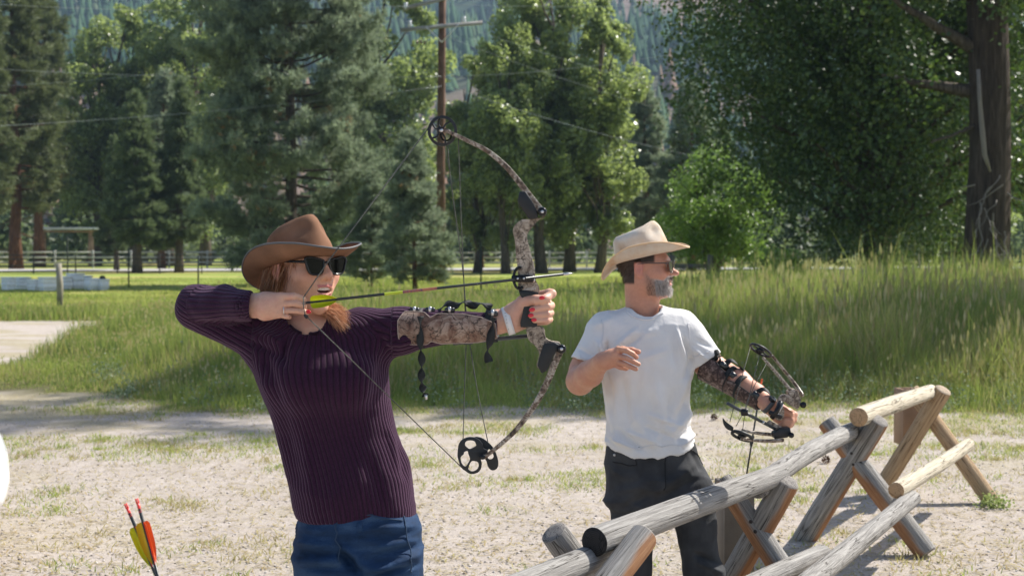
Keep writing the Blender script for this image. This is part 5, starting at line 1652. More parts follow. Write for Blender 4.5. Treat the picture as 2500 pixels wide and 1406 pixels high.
# ---- hands
def hand_mesh(chains, lo, hi, h, blobs=(), k=0.007):
    g = SDF(lo, hi, h)
    for (pts, rad, kk) in chains: g.chain(pts, rad, kk)
    for (c, r, kk) in blobs: g.ell(c, r, kk)
    return g.mesh(1)
dh = -0.14                                         # the string hand is in front of the face
W2 = lambda px, py, dd=0.0: w_(px, py, dh + dd)
sh_ = S(YW + dh)
ch = [
    ([W2(585, 747, 0.05), W2(622, 746, 0.02), W2(650, 746, 0.006)], [0.028, 0.029, 0.031], 0.01),
    ([W2(650, 738, 0.004), W2(686, 726)], [0.026, 0.0135], 0.012), ([W2(650, 748, 0.0), W2(686, 742)], [0.027, 0.013], 0.010),
    ([W2(650, 756, 0.0), W2(684, 757)], [0.025, 0.012], 0.010), ([W2(646, 762, 0.004), W2(680, 767)], [0.019, 0.0105], 0.010),
    ([W2(684, 724), W2(718, 723, -0.006), W2(738, 729, 0.004), W2(741, 733, 0.022)], [0.0098, 0.0090, 0.0086, 0.0078], 0.0015),
    ([W2(686, 741), W2(722, 740, -0.008), W2(741, 746, 0.003), W2(742, 749, 0.022)], [0.0094, 0.0083, 0.0080, 0.0072], 0.001),
    ([W2(684, 757), W2(722, 758, -0.004), W2(742, 761, 0.000), W2(751, 762, 0.006)], [0.0086, 0.0074, 0.0070, 0.0062], 0.001),
    ([W2(678, 768, 0.004), W2(700, 772, 0.000), W2(706, 774, 0.014)], [0.0076, 0.0068, 0.006], 0.001),
    ([W2(650, 745, 0.015), W2(680, 750, 0.032), W2(712, 752, 0.034)], [0.020, 0.014, 0.011], 0.01)]
lo = np.min([p for c in ch for p in c[0]], 0) - 0.045; hi = np.max([p for c in ch for p in c[0]], 0) + 0.045
hv1, hq1 = hand_mesh(ch, lo, hi, 0.0016)
# bow hand
YB = 3.56
B = lambda px, py, dd=0.0: P(px, py, YB + dd)
ch = [
    ([B(1165, 795, 0.03), B(1215, 786, 0.028), B(1246, 780, 0.022)], [0.031, 0.029, 0.028], 0.012),
    ([B(1246, 775, 0.02), B(1284, 752, 0.018)], [0.028, 0.023], 0.012), ([B(1254, 790, 0.02), B(1276, 785, 0.022)], [0.024, 0.020], 0.012),
    ([B(1258, 760, 0.012), B(1278, 737, 0.000)], [0.024, 0.0165], 0.015),
    ([B(1278, 736, 0.0), B(1308, 732, -0.022), B(1329, 729, -0.026)], [0.0155, 0.0118, 0.0100], 0.008),
    # knuckle row behind the grip
    ([B(1285, 740, 0.035), B(1318, 732, 0.042), B(1336, 742, 0.036)], [0.022, 0.017, 0.014], 0.015),
    ([B(1285, 760, 0.038), B(1318, 760, 0.044), B(1336, 762, 0.036)], [0.022, 0.017, 0.014], 0.015),
    ([B(1285, 775, 0.036), B(1318, 776, 0.040), B(1334, 780, 0.034)], [0.020, 0.015, 0.013], 0.015),
    ([B(1318, 722, 0.035), B(1342, 716, 0.018), B(1347, 717, 0.000), B(1334, 728, -0.018), B(1324, 736, -0.022)], [0.013, 0.0112, 0.0108, 0.0100, 0.009], 0.006),
    ([B(1334, 744, 0.034), B(1345, 746, 0.010), B(1336, 748, -0.016), B(1300, 756, -0.026)], [0.0120, 0.0104, 0.0098, 0.0084], 0.0015),
    ([B(1334, 762, 0.034), B(1344, 764, 0.010), B(1336, 766, -0.016), B(1297, 770, -0.026)], [0.0115, 0.0094, 0.0088, 0.0076], 0.0015),
    ([B(1332, 779, 0.032), B(1342, 780, 0.010), B(1334, 781, -0.014), B(1305, 782, -0.024)], [0.0105, 0.0086, 0.0080, 0.0070], 0.0015)]
lo = np.min([p for c in ch for p in c[0]], 0) - 0.05; hi = np.max([p for c in ch for p in c[0]], 0) + 0.05
hv2, hq2 = hand_mesh(ch, lo, hi, 0.0021)

# ---- the body under the clothes, coarse
g = SDF(w_(560, 1300, 0) * [1, 0, 0] + [0, YW - 0.3, 0.0], w_(1120, 700, 0) * [1, 0, 0] + [0, YW + 0.3, 1.55], 0.014)
g.ell(w_(800, 850), (0.15, 0.075, 0.10), 0.0); g.ell(w_(840, 1050), (0.12, 0.075, 0.2), 0.08); g.ell(w_(870, 1280), (0.13, 0.085, 0.12), 0.08)
g.cone(w_(760, 830, 0.02), w_(750, 780, 0.02), 0.05, 0.045, 0.03)
for (x0, x1) in ((805, 800), (940, 960)):
    g.cone(w_(x0, 1330), w_(x1, 1750), 0.07, 0.045, 0.03); g.cone(w_(x1, 1750), (w_(x1, 2060)), 0.045, 0.03, 0.02)
bv, bq = g.mesh(1)
parts = [(head_V, head_Q, head_C)]
for (v_, q_) in ((hv1, hq1), (hv2, hq2), (bv, bq)):
    c_ = np.tile(np.array([0.62, 0.37, 0.265]), (len(v_), 1))
    red = fbm(v_, 60, 3)[:, None]
    c_ = c_ * (1 - 0.25 * smooth01(red, 0.45, 0.7)) + np.array([0.60, 0.27, 0.22]) * 0.25 * smooth01(red, 0.45, 0.7)
    parts.append((v_, q_, c_))
mb = MB(); cc = []
for v_, q_, c_ in parts:
    mb.add(v_ - wl, q_); cc.append(c_)
mb.build('body', M_skin, WR, smooth=True, vcol=np.concatenate(cc))

def nail(p, T, nrm, r, name='fingernail', mat=None, root=None, L=1.25):
    T = np.asarray(T, float); T /= np.linalg.norm(T); nrm = np.asarray(nrm, float); nrm = nrm - T * (nrm @ T); nrm /= np.linalg.norm(nrm); s = np.cross(T, nrm)
    th = np.linspace(0, math.pi, 7); a = np.arange(14) / 14 * 2 * math.pi
    V = []
    for t in th:
        for x in a:
            V.append(p + T * math.cos(t) * r * L + s * math.sin(t) * math.cos(x) * r * 0.82 + nrm * math.sin(t) * math.sin(x) * r * 0.34)
    F = [[i * 14 + j, (i + 1) * 14 + j, (i + 1) * 14 + (j + 1) % 14, i * 14 + (j + 1) % 14] for i in range(6) for j in range(14)]
    return MB().add(np.array(V) - np.array(root.location), F).build(name, mat, root, smooth=True)
for (px, py, dd, tx, r) in ((1323, 727, -0.036, (1, 0, 0.1), 0.0058), (1299, 756, -0.0345, (-1, 0, -0.2), 0.0062), (1296, 770, -0.0335, (-1, 0, -0.1), 0.0060), (1304, 781, -0.0315, (-1, 0, 0), 0.0056)):
    nail(B(px, py, dd), tx, (0, -1, 0.1), r, mat=M_nailred, root=WR)
nail(W2(752, 761, -0.002), (1, 0, -0.2), (0.3, -1, 0), 0.0062, mat=M_nailred, root=WR)
# ring, wrist band
band_on(W2(694, 757, -0.001), (1, 0, 0.05), 0.0112, 0.0022, 'finger_ring', M_steel, WR, 0.0009)
wb = band_on(B(1241, 783, 0.022), (1, 0, 0.30), 0.0345, 0.017, 'wrist_band', M_white_rubber, WR, 0.002, 1.0)
for k in range(6):
    p_ = B(1233 + k * 1.6, 764 + k * 8, -0.0160 + abs(k - 2.5) * 0.0026)
    MB().tube([p_ - wl, p_ - wl + np.array([0, -0.0006, 0])], 0.0010, 6).build('band_hole', M_black, wb)

# ---- face details
def local_part(fr, mb, name, mat, root, smooth=True, **kw):
    mb.V = [to_world(fr, v_) - np.array(root.location) for v_ in mb.V]
    mb.F = [f[:, ::-1] if False else f for f in mb.F]
    return mb.build(name, mat, root, smooth=smooth, **kw)
tb = MB()
for k in range(10):
    x = (k - 4.5) * 0.0042
    tb.box((x, 0.0875 - x * x * 10, -0.0590 + x * x * 4), (0.0040, 0.004, 0.0085), bevel=0.001)
local_part(HFW, tb, 'teeth', M_teeth, WR, False)
tg = MB(); tg.box((0, 0.074, -0.064), (0.034, 0.012, 0.016), bevel=0.004)
local_part(HFW, tg, 'mouth_inside', M_mouth, WR, False)
for s in (-1, 1):
    eb = MB(); th = np.linspace(0.0, math.pi, 9); a = np.arange(16) / 16 * 2 * math.pi
    Ve = [(s * 0.031 + 0.011 * math.sin(t) * math.cos(x), 0.074 + 0.011 * math.cos(t), 0.003 + 0.011 * math.sin(t) * math.sin(x)) for t in th for x in a]
    eb.add(Ve, [[i * 16 + j, i * 16 + (j + 1) % 16, (i + 1) * 16 + (j + 1) % 16, (i + 1) * 16 + j] for i in range(8) for j in range(16)])
    local_part(HFW, eb, 'eye', M_teeth, WR)

def glasses(fr, root, shape, lens_mat, frame_mat, name, rim_r, cx=0.033, fv=0.101, wrap=0.010, wpos=0.003, temple_mat=None, temple_r=0.0028):
    """shape: outline of one lens around its own centre (x outwards, z)"""
    out = []
    first = None
    for s in (-1, 1):
        pts = resample(np.array(shape + [shape[0]]), 40)[:-1]
        def pos(x, z, o=0.0):
            return np.array([s * (cx + x), fv + o - (cx + x) ** 2 * wrap * 100, wpos + z])
        V = [pos(*p_) for p_ in pts] 
        N_ = len(V)
        cen = [pos(0, 0)]
        ringh = [pos(p_[0] * 0.5, p_[1] * 0.5) for p_ in pts]
        lb = MB()
        Vl = np.array(V + ringh + cen)
        F4 = [[j, (j + 1) % N_, N_ + (j + 1) % N_, N_ + j] for j in range(N_)]
        lb.add(Vl, F4); lb.F.append(np.array([[N_ + j, N_ + (j + 1) % N_, 2 * N_] for j in range(N_)]) ); lb.A.append(np.zeros(N_))
        fb = MB(); fb.tube(np.array(V), rim_r, 8, closed=True)
        fr_o = local_part(fr, fb, 'frame_rim', frame_mat, root)
        if first is None: first = fr_o
        ln = local_part(fr, lb, 'lens', lens_mat, root); ln.parent = fr_o
        tbm = MB()
        hinge = pos(max(p_[0] for p_ in shape) + 0.002, 0.010)
        tbm.tube([hinge, hinge + np.array([s * 0.004, -0.02, 0.001]), np.array([s * 0.077, 0.02, 0.013]), np.array([s * 0.0785, -0.012, 0.012]), np.array([s * 0.076, -0.03, -0.006])], [temple_r * 1.4, temple_r * 1.2, temple_r, temple_r, temple_r], 8)
        t_ = local_part(fr, tbm, 'temple', temple_mat or frame_mat, root); t_.parent = fr_o
    bb = MB(); x0 = cx + min(p_[0] for p_ in shape)
    bb.tube([(-x0, fv - 0.002, wpos + 0.006), (0, fv + 0.003, wpos + 0.009), (x0, fv - 0.002, wpos + 0.006)], rim_r, 8)
    b_ = local_part(fr, bb, 'bridge', frame_mat, root); b_.parent = first
glasses(HFW, WR, [(-0.024, 0.013), (-0.006, 0.018), (0.014, 0.021), (0.029, 0.018), (0.026, 0.002), (0.018, -0.017), (0.002, -0.022), (-0.015, -0.019), (-0.023, -0.005)], M_lens, M_gloss, 'sunglasses', 0.0030, wpos=-0.001)
# ---- hat
M_felt = simple('brown_felt', (0.215, 0.115, 0.070), 0.92, 0.12, var=0.2, vscale=14, bump=0.5, bscale=900, bdist=0.001)
M_feltband = simple('brown_felt_band', (0.22, 0.11, 0.06), 0.8, 0.2)
M_bind = simple('grey_binding', (0.10, 0.10, 0.10), 0.5, 0.4)
hw = hat(WR, head_frame(HFW[0], 43, 0, 0), (0.080, 0.100), (0.075, 0.078, 0.078), 0.100, 0.046, (0.000, 0.035), (M_felt, M_felt, M_bind, M_feltband), ('felt_hat',), 12, 0.006, -0.006, 3, 0.0)

# ---- hair
M_hair = leaf_mat('auburn_hair', [(0, (0.13, 0.045, 0.02)), (0.5, (0.34, 0.14, 0.06)), (1, (0.62, 0.34, 0.17))], 0.35, 0.5, 0.25, (0.5, 0.22, 0.08))
M_hairdark = leaf_mat('brown_hair', [(0, (0.025, 0.014, 0.009)), (0.5, (0.06, 0.03, 0.018)), (1, (0.12, 0.06, 0.035))], 0.45, 0.4, 0.1, (0.2, 0.1, 0.05))
R = np.random.default_rng(9)
hb = MB()
n = 1500
# sides and nape, combed back and down under the hat
s_side = np.where(R.random(n) < 0.75, 1, -1)
v0 = R.uniform(-0.085, 0.030, n); w0 = R.uniform(-0.02, 0.035, n)
P0 = np.stack([s_side * (0.0745 - 0.35 * np.maximum(0, v0) - 0.5 * np.maximum(0, -v0 - 0.04)), v0, w0], -1)
D = np.stack([s_side * 0.10 + R.normal(size=n) * 0.08, -0.45 + R.normal(size=n) * 0.18 - v0 * 3, -0.9 + 0 * v0], -1)
L = R.uniform(0.045, 0.085, n)
strands(hb, P0, D, L, 0.0011, np.full(n, 0.2), 6, R, 0.03)
local_part(HFW, hb, 'hair', M_hair, WR, False, attr='rnd')
# the lock that comes forward over the shoulder, ginger with the sunlight put into its colour
hb = MB(); n = 2600
t0 = R.random(n)
# roots behind the neck; the hair sweeps round to the front and ends on the shoulder
P0 = w_(801, 745, -0.005) + (w_(803, 768, -0.055) - w_(801, 745, -0.005)) * t0[:, None] + R.normal(size=(n, 3)) * np.array([0.006, 0.008, 0.004])
D = np.stack([0.70 + R.normal(size=n) * 0.14 - 0.12 * t0, -0.50 + 0.2 * t0 + R.normal(size=n) * 0.14, -0.12 - 0.26 * t0 + R.normal(size=n) * 0.10], -1)
strands(hb, P0 - wl, D, R.uniform(0.030, 0.062, n), 0.0007, np.full(n, 0.18), 8, R, 0.035)
M_hairlit = leaf_mat('sunlit_ginger_hair', [(0, (0.24, 0.09, 0.045)), (0.5, (0.52, 0.25, 0.13)), (1, (0.78, 0.50, 0.32))], 0.4, 0.4, 0.3, (0.6, 0.32, 0.16))
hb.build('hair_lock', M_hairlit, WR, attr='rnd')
hb = MB(); n = 60
P0 = np.stack([R.uniform(0.055, 0.072, n), R.uniform(0.02, 0.06, n), R.uniform(0.0, 0.03, n)], -1)
strands(hb, P0, np.stack([0.2 + R.normal(size=n) * 0.1, -0.2 + R.normal(size=n) * 0.25, -1 + 0 * P0[:, 0]], -1), R.uniform(0.03, 0.06, n), 0.0006, np.full(n, 0.1), 6, R, 0.08)
P0 = np.stack([-R.uniform(0.055, 0.066, n), R.uniform(0.02, 0.05, n), R.uniform(-0.03, 0.02, n)], -1)
strands(hb, P0, np.stack([-0.6 + R.normal(size=n) * 0.3, 0.2 + R.normal(size=n) * 0.3, -0.8 + 0 * P0[:, 0]], -1), R.uniform(0.01, 0.03, n), 0.0005, np.full(n, 0.1), 6, R, 0.1)
local_part(HFW, hb, 'hair_wisps', M_hair, WR, False, attr='rnd')

# ---- sweater
rows = [(758, 742, 812, 0.052), (772, 720, 850, 0.062), (790, 668, 905, 0.074), (815, 632, 932, 0.086), (850, 618, 944, 0.100), (890, 617, 948, 0.114), (930, 627, 948, 0.124), (970, 641, 949, 0.122),
        (1010, 655, 957, 0.115), (1060, 670, 968, 0.110), (1110, 683, 986, 0.112), (1160, 695, 1003, 0.118), (1200, 705, 1012, 0.122), (1235, 712, 1016, 0.118), (1262, 722, 1010, 0.112)]
z_ = [w_(800, r[0])[2] for r in rows]; L_ = np.array([GX(r[1], YW) for r in rows]); R_ = np.array([GX(r[2], YW) for r in rows])
cy_ = np.array([YW + 0.015 - 0.02 * math.exp(-((r[0] - 925) / 70) ** 2) for r in rows])
g = SDF((GX(410, YW), YW - 0.27, w_(0, 1290)[2]), (GX(1240, YW), YW + 0.20, w_(0, 685)[2]), 0.0042)
g.loft(z_, (L_ + R_) / 2, cy_, (R_ - L_) / 2, [r[3] for r in rows], 0.0, pw=2.25)
for s, px in ((1, 735), (-1, 850)): g.ell(w_(px, 925, -0.085), (0.058, 0.045, 0.060), 0.05)
# drawing arm: shoulder, elbow, wrist
E1 = w_(482, 750, 0.02)
g.cone(w_(672, 838, 0.0), E1 + (0, 0, 0.0), 0.074, 0.050, 0.045)
g.cone(w_(700, 800, 0.0), w_(770, 790, 0.01), 0.045, 0.04, 0.04)
g.chain([E1, w_(545, 746, -0.045), W2(612, 748, 0.012)], [0.051, 0.046, 0.037], 0.02)
# bow arm
A1, A2, A3 = w_(880, 800, 0.0), w_(1040, 801, -0.035), w_(1212, 795, -0.065)
g.cone(w_(880, 812, 0.0), w_(985, 806, -0.02), 0.066, 0.053, 0.05)
g.cone(w_(985, 805, -0.02), A2, 0.053, 0.044, 0.03)
g.cone(A2, A3, 0.044, 0.034, 0.02)
# openings
g.cone(w_(750, 720, 0.012), w_(752, 782, -0.02), 0.058, 0.056, 0.006, 'sub')
g.half(W2(613, 748), (1, 0.25, 0.0)) if False else None
cut = SDF  # sleeves end square
sl, X, Y, Z = g.win([GX(600, 3.5), YW - 0.27, w_(0, 790)[2]], [GX(700, 3.5), W2(0, 0)[1] + 0.065, w_(0, 700)[2]])
g._op(sl, np.broadcast_to(-(GX(611, YW + dh) - X) , g.D[sl].shape).astype(np.float32), 0, 'int')
sl, X, Y, Z = g.win([GX(1190, 3.55), YW - 0.27, w_(0, 860)[2]], [GX(1240, YW), YW + 0.2, w_(0, 700)[2]])
g._op(sl, np.broadcast_to(X - GX(1214, YW - 0.06), g.D[sl].shape).astype(np.float32), 0, 'int')
g.cone(W2(640, 747, 0.01), W2(608, 748, 0.012), 0.0315, 0.0315, 0.002, 'sub')
V, Q = g.mesh(1)
N = vnormals(V, Q)
f_ = lambda a, b, wd, amp: (a, b, wd * 900, amp)
folds = [f_((985, 1085), (1010, 1165), 0.010, 0.010), f_((965, 1075), (992, 1180), 0.009, -0.009), f_((945, 1040), (980, 1150), 0.010, 0.008), f_((1000, 1120), (1012, 1190), 0.008, -0.006),
         f_((940, 860), (905, 1000), 0.014, -0.008), f_((950, 880), (960, 1020), 0.010, 0.006), f_((900, 1120), (935, 1235), 0.014, -0.006), f_((860, 1090), (885, 1230), 0.016, 0.005),
         f_((640, 850), (690, 1000), 0.014, -0.009), f_((625, 870), (670, 1010), 0.012, 0.007), f_((690, 1000), (730, 1190), 0.014, -0.006), f_((665, 1010), (705, 1170), 0.010, 0.006), f_((740, 1050), (765, 1230), 0.014, 0.005),
         f_((600, 830), (690, 870), 0.012, -0.010), f_((640, 805), (700, 850), 0.012, 0.009), f_((700, 820), (690, 900), 0.010, -0.009), f_((735, 800), (700, 880), 0.010, 0.007),
         f_((470, 800), (600, 850), 0.012, 0.006), f_((480, 785), (560, 800), 0.010, -0.010), f_((520, 790), (640, 795), 0.010, -0.008), f_((975, 790), (960, 860), 0.010, -0.008), f_((1000, 830), (945, 845), 0.010, 0.008), f_((900, 790), (960, 870), 0.012, -0.007),
         f_((455, 715), (500, 790), 0.012, 0.004)]
V = creases(V, N, folds)
V = V + N * ((fbm(V, 9, 5) - 0.5) * 0.009)[:, None]
V = wrinkle(V, N, 0.009, (5, 5, 9), 14, smooth01(-V[:, 2], -w_(0, 1110)[2], -w_(0, 1230)[2]) * 0.9 + smooth01(-V[:, 0], -GX(640, YW), -GX(560, YW)) * 0.7 + 0.15)
# hem draws in a little and waves
zl = w_(0, 1262)[2]
# rib coordinate
cxz = np.interp(V[:, 2], sorted(z_), ((L_ + R_) / 2)[np.argsort(z_)]); az = np.interp(V[:, 2], sorted(z_), ((R_ - L_) / 2)[np.argsort(z_)]); bz = np.interp(V[:, 2], sorted(z_), np.array([r[3] for r in rows])[np.argsort(z_)])
az = np.maximum(az, 0.13); bz = np.maximum(bz, 0.09)
phi = np.arctan2((V[:, 0] - cxz) / az, -(V[:, 1] - YW - 0.015) / bz)
rib = phi / (2 * math.pi) * 88
dT = np.maximum(np.sqrt(((V[:, 0] - cxz) / az) ** 2 + ((V[:, 1] - YW) / bz) ** 2) - 1, 0) * 0.1
def around(V, a, b, K):
    d, t, v_ = seg_dist(V, a, b); T = (np.asarray(b) - a); T = T / np.linalg.norm(T)
    x = np.cross(T, [0, 1.0, 0]); x /= np.linalg.norm(x); y = np.cross(T, x)
    return d, np.arctan2(v_ @ y, v_ @ x) / (2 * math.pi) * K
dU, rU = around(V, w_(640, 825), E1, 30)
dF, rF = around(V, E1, W2(612, 748, 0.012), 24)
dA, rA = around(V, w_(930, 806, 0), A2, 28); dB, rB = around(V, A2, A3, 24)
isarmL = V[:, 0] < GX(625, YW) + 0.0
isfore = (dF - 0.048 < dU - 0.055) & (V[:, 0] < GX(640, YW - 0.1)) & (V[:, 2] > w_(0, 800)[2])
rib = np.where(isarmL & ~isfore, rU, rib); rib = np.where(isfore, rF, rib)
rib = np.where(V[:, 0] > GX(960, YW), np.where(V[:, 0] > A2[0], rB, rA), rib)
isr = V[:, 0] > GX(960, YW)
rib = np.where(isr & (V[:, 2] < w_(0, 880)[2]), phi / (2 * math.pi) * 88, rib)
M_sw = Mat('purple_knit', 0.9, 0.15); v = M_sw.coord()
rr_ = M_sw.attr('rib').outputs['Fac']
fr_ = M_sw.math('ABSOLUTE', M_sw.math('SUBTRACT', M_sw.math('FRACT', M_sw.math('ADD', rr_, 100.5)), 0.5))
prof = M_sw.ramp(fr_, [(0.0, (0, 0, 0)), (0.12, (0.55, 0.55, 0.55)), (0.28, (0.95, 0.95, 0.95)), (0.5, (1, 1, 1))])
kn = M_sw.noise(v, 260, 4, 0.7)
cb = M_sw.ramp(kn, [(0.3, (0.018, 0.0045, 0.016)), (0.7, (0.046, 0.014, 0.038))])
M_sw.base(M_sw.mix(1.0, cb, M_sw.ramp(fr_, [(0.0, (0.35, 0.35, 0.35)), (0.14, (0.85, 0.85, 0.85)), (0.3, (1, 1, 1))]), 'MULTIPLY'))  # grooves between the ribs darkened in the colour, adding to their real shade
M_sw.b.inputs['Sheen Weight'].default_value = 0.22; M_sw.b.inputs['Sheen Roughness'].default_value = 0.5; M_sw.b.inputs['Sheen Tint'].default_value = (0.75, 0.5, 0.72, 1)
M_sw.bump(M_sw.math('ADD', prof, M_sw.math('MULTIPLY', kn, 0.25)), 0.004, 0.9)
def on_front(V, N, px, py, Y0, off=0.001):
    """nearest cloth point under a photograph point"""
    o = np.array([0, 0, CAM_H]); d = P(px, py, Y0) - o; d /= np.linalg.norm(d)
    r = V - o; t = r @ d; dist = np.linalg.norm(r - t[:, None] * d, axis=1)
    k = np.where((dist < 0.012) & (N @ d < 0.1))[0]
    if len(k) == 0: k = np.array([np.argmin(dist)])
    i = k[np.argmin(t[k])]
    return V[i] + N[i] * off
def seam(V, N, pts, Y0, r, name, mat, root, n=24):
    q_ = np.array([on_front(V, N, *p_, Y0) for p_ in resample(np.array(pts, float), n)])
    q_[1:-1] = (q_[:-2] + q_[1:-1] + q_[2:]) / 3
    return MB().tube(q_ - np.array(root.location), r, 5).build(name, mat, root, smooth=True)
Nsw = vnormals(V, Q)
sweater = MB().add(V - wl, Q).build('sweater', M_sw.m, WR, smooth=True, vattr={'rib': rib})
seam(V, Nsw, [(712, 779), (720, 793), (738, 804), (764, 805), (780, 801)], YW, 0.0048, 'neckband', M_sw.m, WR).parent = sweater
# knitted edges


# ---- jeans
M_jean = Mat('blue_denim', 0.8, 0.2); v = M_jean.coord()
M_jean.base(M_jean.ramp(M_jean.math('ADD', M_jean.math('MULTIPLY', M_jean.noise(M_jean.coord((1, 1, 3)), 9, 5), 0.75), M_jean.math('MULTIPLY', M_jean.noise(v, 500, 2), 0.25)), [(0.35, (0.006, 0.017, 0.040)), (0.52, (0.014, 0.040, 0.098)), (0.7, (0.050, 0.095, 0.165))]))
M_jean.bump(M_jean.noise(M_jean.coord((500, 500, 120)), 1.0, 2), 0.001, 0.4)
g = SDF((GX(690, YW), YW - 0.2, 0.05), (GX(1060, YW), YW + 0.22, w_(0, 1225)[2]), 0.006)
rj = [(1228, 724, 1004, 0.102), (1300, 719, 1022, 0.116), (1360, 716, 1030, 0.122), (1420, 714, 1036, 0.118)]
g.loft([w_(0, r[0])[2] for r in rj], [GX((r[1] + r[2]) / 2, YW) for r in rj], [YW + 0.012] * 4, [GX(r[2], YW) / 2 - GX(r[1], YW) / 2 for r in rj], [r[3] for r in rj], 0.0, pw=2.3)
for (x0, x1, x2) in ((797, 800, 795), (953, 962, 985)):
    g.chain([w_(x0, 1395, 0.01), w_(x1, 1740, -0.01), w_(x2, 2060, 0.03)], [0.083, 0.058, 0.045], 0.02)
g.ell(w_(790, 1320, 0.10), (0.075, 0.06, 0.08), 0.04); g.ell(w_(950, 1320, 0.10), (0.075, 0.06, 0.08), 0.04)
V, Q = g.mesh(1); N = vnormals(V, Q)
f_ = lambda a, b, wd, amp: (a, b, wd * 900, amp * 1.7)
V = creases(V, N, [f_((822, 1268), (822, 1345), 0.006, 0.004), f_((825, 1345), (885, 1406), 0.014, -0.020), f_((728, 1322), (812, 1330), 0.008, 0.007), f_((730, 1345), (820, 1352), 0.006, -0.007), f_((725, 1368), (838, 1368), 0.008, 0.008), f_((730, 1388), (845, 1385), 0.006, -0.007),
    f_((880, 1402), (1028, 1352), 0.008, 0.008), f_((900, 1412), (1028, 1374), 0.006, -0.008), f_((905, 1340), (1022, 1316), 0.007, 0.006), f_((890, 1362), (1020, 1334), 0.006, -0.006), f_((850, 1375), (930, 1385), 0.010, 0.007), f_((900, 1290), (1015, 1286), 0.008, 0.004), f_((735, 1290), (800, 1296), 0.008, 0.004), f_((835, 1330), (870, 1360), 0.008, 0.006)])
V = V + N * ((fbm(V * np.array([1, 1, 2.2]), 14, 8) - 0.5) * 0.011)[:, None]
V = wrinkle(V, N, 0.014, (5, 5, 17), 3, 1.0, 2.5)
jeans = MB().add(V - wl, Q).build('jeans', M_jean.m, WR, smooth=True)
M_thread = simple('denim_seam', (0.03, 0.055, 0.10), 0.8, 0.2)
Nj = vnormals(V, Q)
seam(V, Nj, [(992, 1240), (1000, 1300), (1010, 1360), (1013, 1402)], YW, 0.0018, 'side_seam', M_thread, WR)
seam(V, Nj, [(820, 1262), (822, 1300), (826, 1345), (838, 1370)], YW, 0.0018, 'fly_seam', M_thread, WR)
seam(V, Nj, [(884, 1252), (900, 1262), (935, 1267), (990, 1262)], YW, 0.0018, 'pocket_edge', M_thread, WR)
seam(V, Nj, [(728, 1262), (740, 1268), (755, 1262)], YW, 0.0018, 'pocket_edge', M_thread, WR)
MB().box(on_front(V, Nj, 876, 1276, YW, 0.002) - wl, (0.012, 0.004, 0.026), bevel=0.002).build('belt_loop', M_jean.m, WR)
# shoes (below the picture)
M_shoe = simple('shoe_leather', (0.10, 0.06, 0.04), 0.6, 0.3)
for x in (795, 985):
    g = SDF((GX(x, YW) - 0.07, YW - 0.24, -0.005), (GX(x, YW) + 0.07, YW + 0.12, 0.16), 0.006)
    c0 = np.array([GX(x, YW), YW + 0.03, 0.04]); g.cone(c0, c0 + (0, -0.17, -0.008), 0.042, 0.036, 0.02); g.cone(c0 + (0, 0, 0.02), c0 + (0, 0.0, 0.09), 0.042, 0.045, 0.02)
    g.half((0, 0, 0.004), (0, 0, -1)); v_, q_ = g.mesh(1)
    MB().add(v_ - wl, q_).build('shoe', M_shoe, WR, smooth=True)

# ---- arm guard on the bow arm
ga, gb = w_(985, 803, -0.024), w_(1218, 794, -0.066)
hi_f = lambda t: np.interp(t, [0, 0.06, 0.26, 0.33, 0.40, 0.65, 0.85, 1.0], [0.45, 0.95, 0.90, 0.55, 0.80, 0.78, 0.55, 0.15])
lo_f = lambda t: -np.interp(t, [0, 0.08, 0.27, 0.33, 0.42, 0.8, 1.0], [0.35, 0.72, 0.82, 0.62, 0.85, 1.0, 0.75])
M_edge = simple('pale_binding', (0.42, 0.33, 0.28), 0.8, 0.2)
guard = shell_on(ga, gb, 0.050, 0.036, 0.0, 1.0, lo_f, hi_f, 0.005, (0, -1, 0.0), 'arm_guard', M_camoguard, WR, 50, 18, 0.003, M_edge)
tdir = gb - ga
def strap_band(t, r, w=0.020):
    c = ga + tdir * t
    b = band_on(c, tdir, r, w, 'strap', M_webbing, WR, 0.002); b.parent = guard
strap_band(0.19, 0.0500); strap_band(0.93, 0.0405, 0.022)
for (px, py, dd) in ((1012, 757, -0.045), (1050, 757, -0.05), (1098, 757, -0.06), (1203, 765, -0.085)):
    o = MB().box(w_(px, py, dd) - wl, (0.026, 0.02, 0.014), bevel=0.003).build('buckle', M_buckle, WR); o.parent = guard
    MB().box(w_(px, py - 1, dd - 0.002) - wl, (0.008, 0.022, 0.016), bevel=0.002).build('buckle_clip', M_steel, o)
t = np.linspace(0, 1, 60)
q_ = resample([w_(1027, 772, -0.088), w_(1026, 835, -0.088), w_(1030, 880, -0.086), w_(1029, 920, -0.086), w_(1033, 950, -0.085), w_(1039, 966, -0.085)], 60)
r1 = ribbon(q_, 0.019, 'strap_end', M_webbing, WR, twist=t * math.pi * 5.0 + 0.4); r1.parent = guard
MB().tube([w_(1039, 962, -0.085) - wl, w_(1041, 975, -0.085) - wl], [0.0042, 0.003], 8).build('strap_tip', M_steel, r1)
q_ = resample([w_(1205, 775, -0.112), w_(1202, 800, -0.115), w_(1196, 835, -0.112), w_(1190, 862, -0.108), w_(1194, 884, -0.108)], 40)
ribbon(q_, 0.021, 'strap_end', M_webbing, WR, twist=np.linspace(0, 1, 40) * math.pi * 2.0 + 0.5).parent = guard
q_ = resample([w_(1072, 760, -0.05), w_(1090, 742, -0.055), w_(1112, 746, -0.06), w_(1135, 737, -0.06), w_(1155, 746, -0.065), w_(1178, 741, -0.07), w_(1200, 752, -0.08)], 60)
ribbon(q_, 0.019, 'strap_end', M_webbing, WR, twist=np.sin(np.linspace(0, 1, 60) * math.pi * 5.5) * 0.8 + 0.7).parent = guard
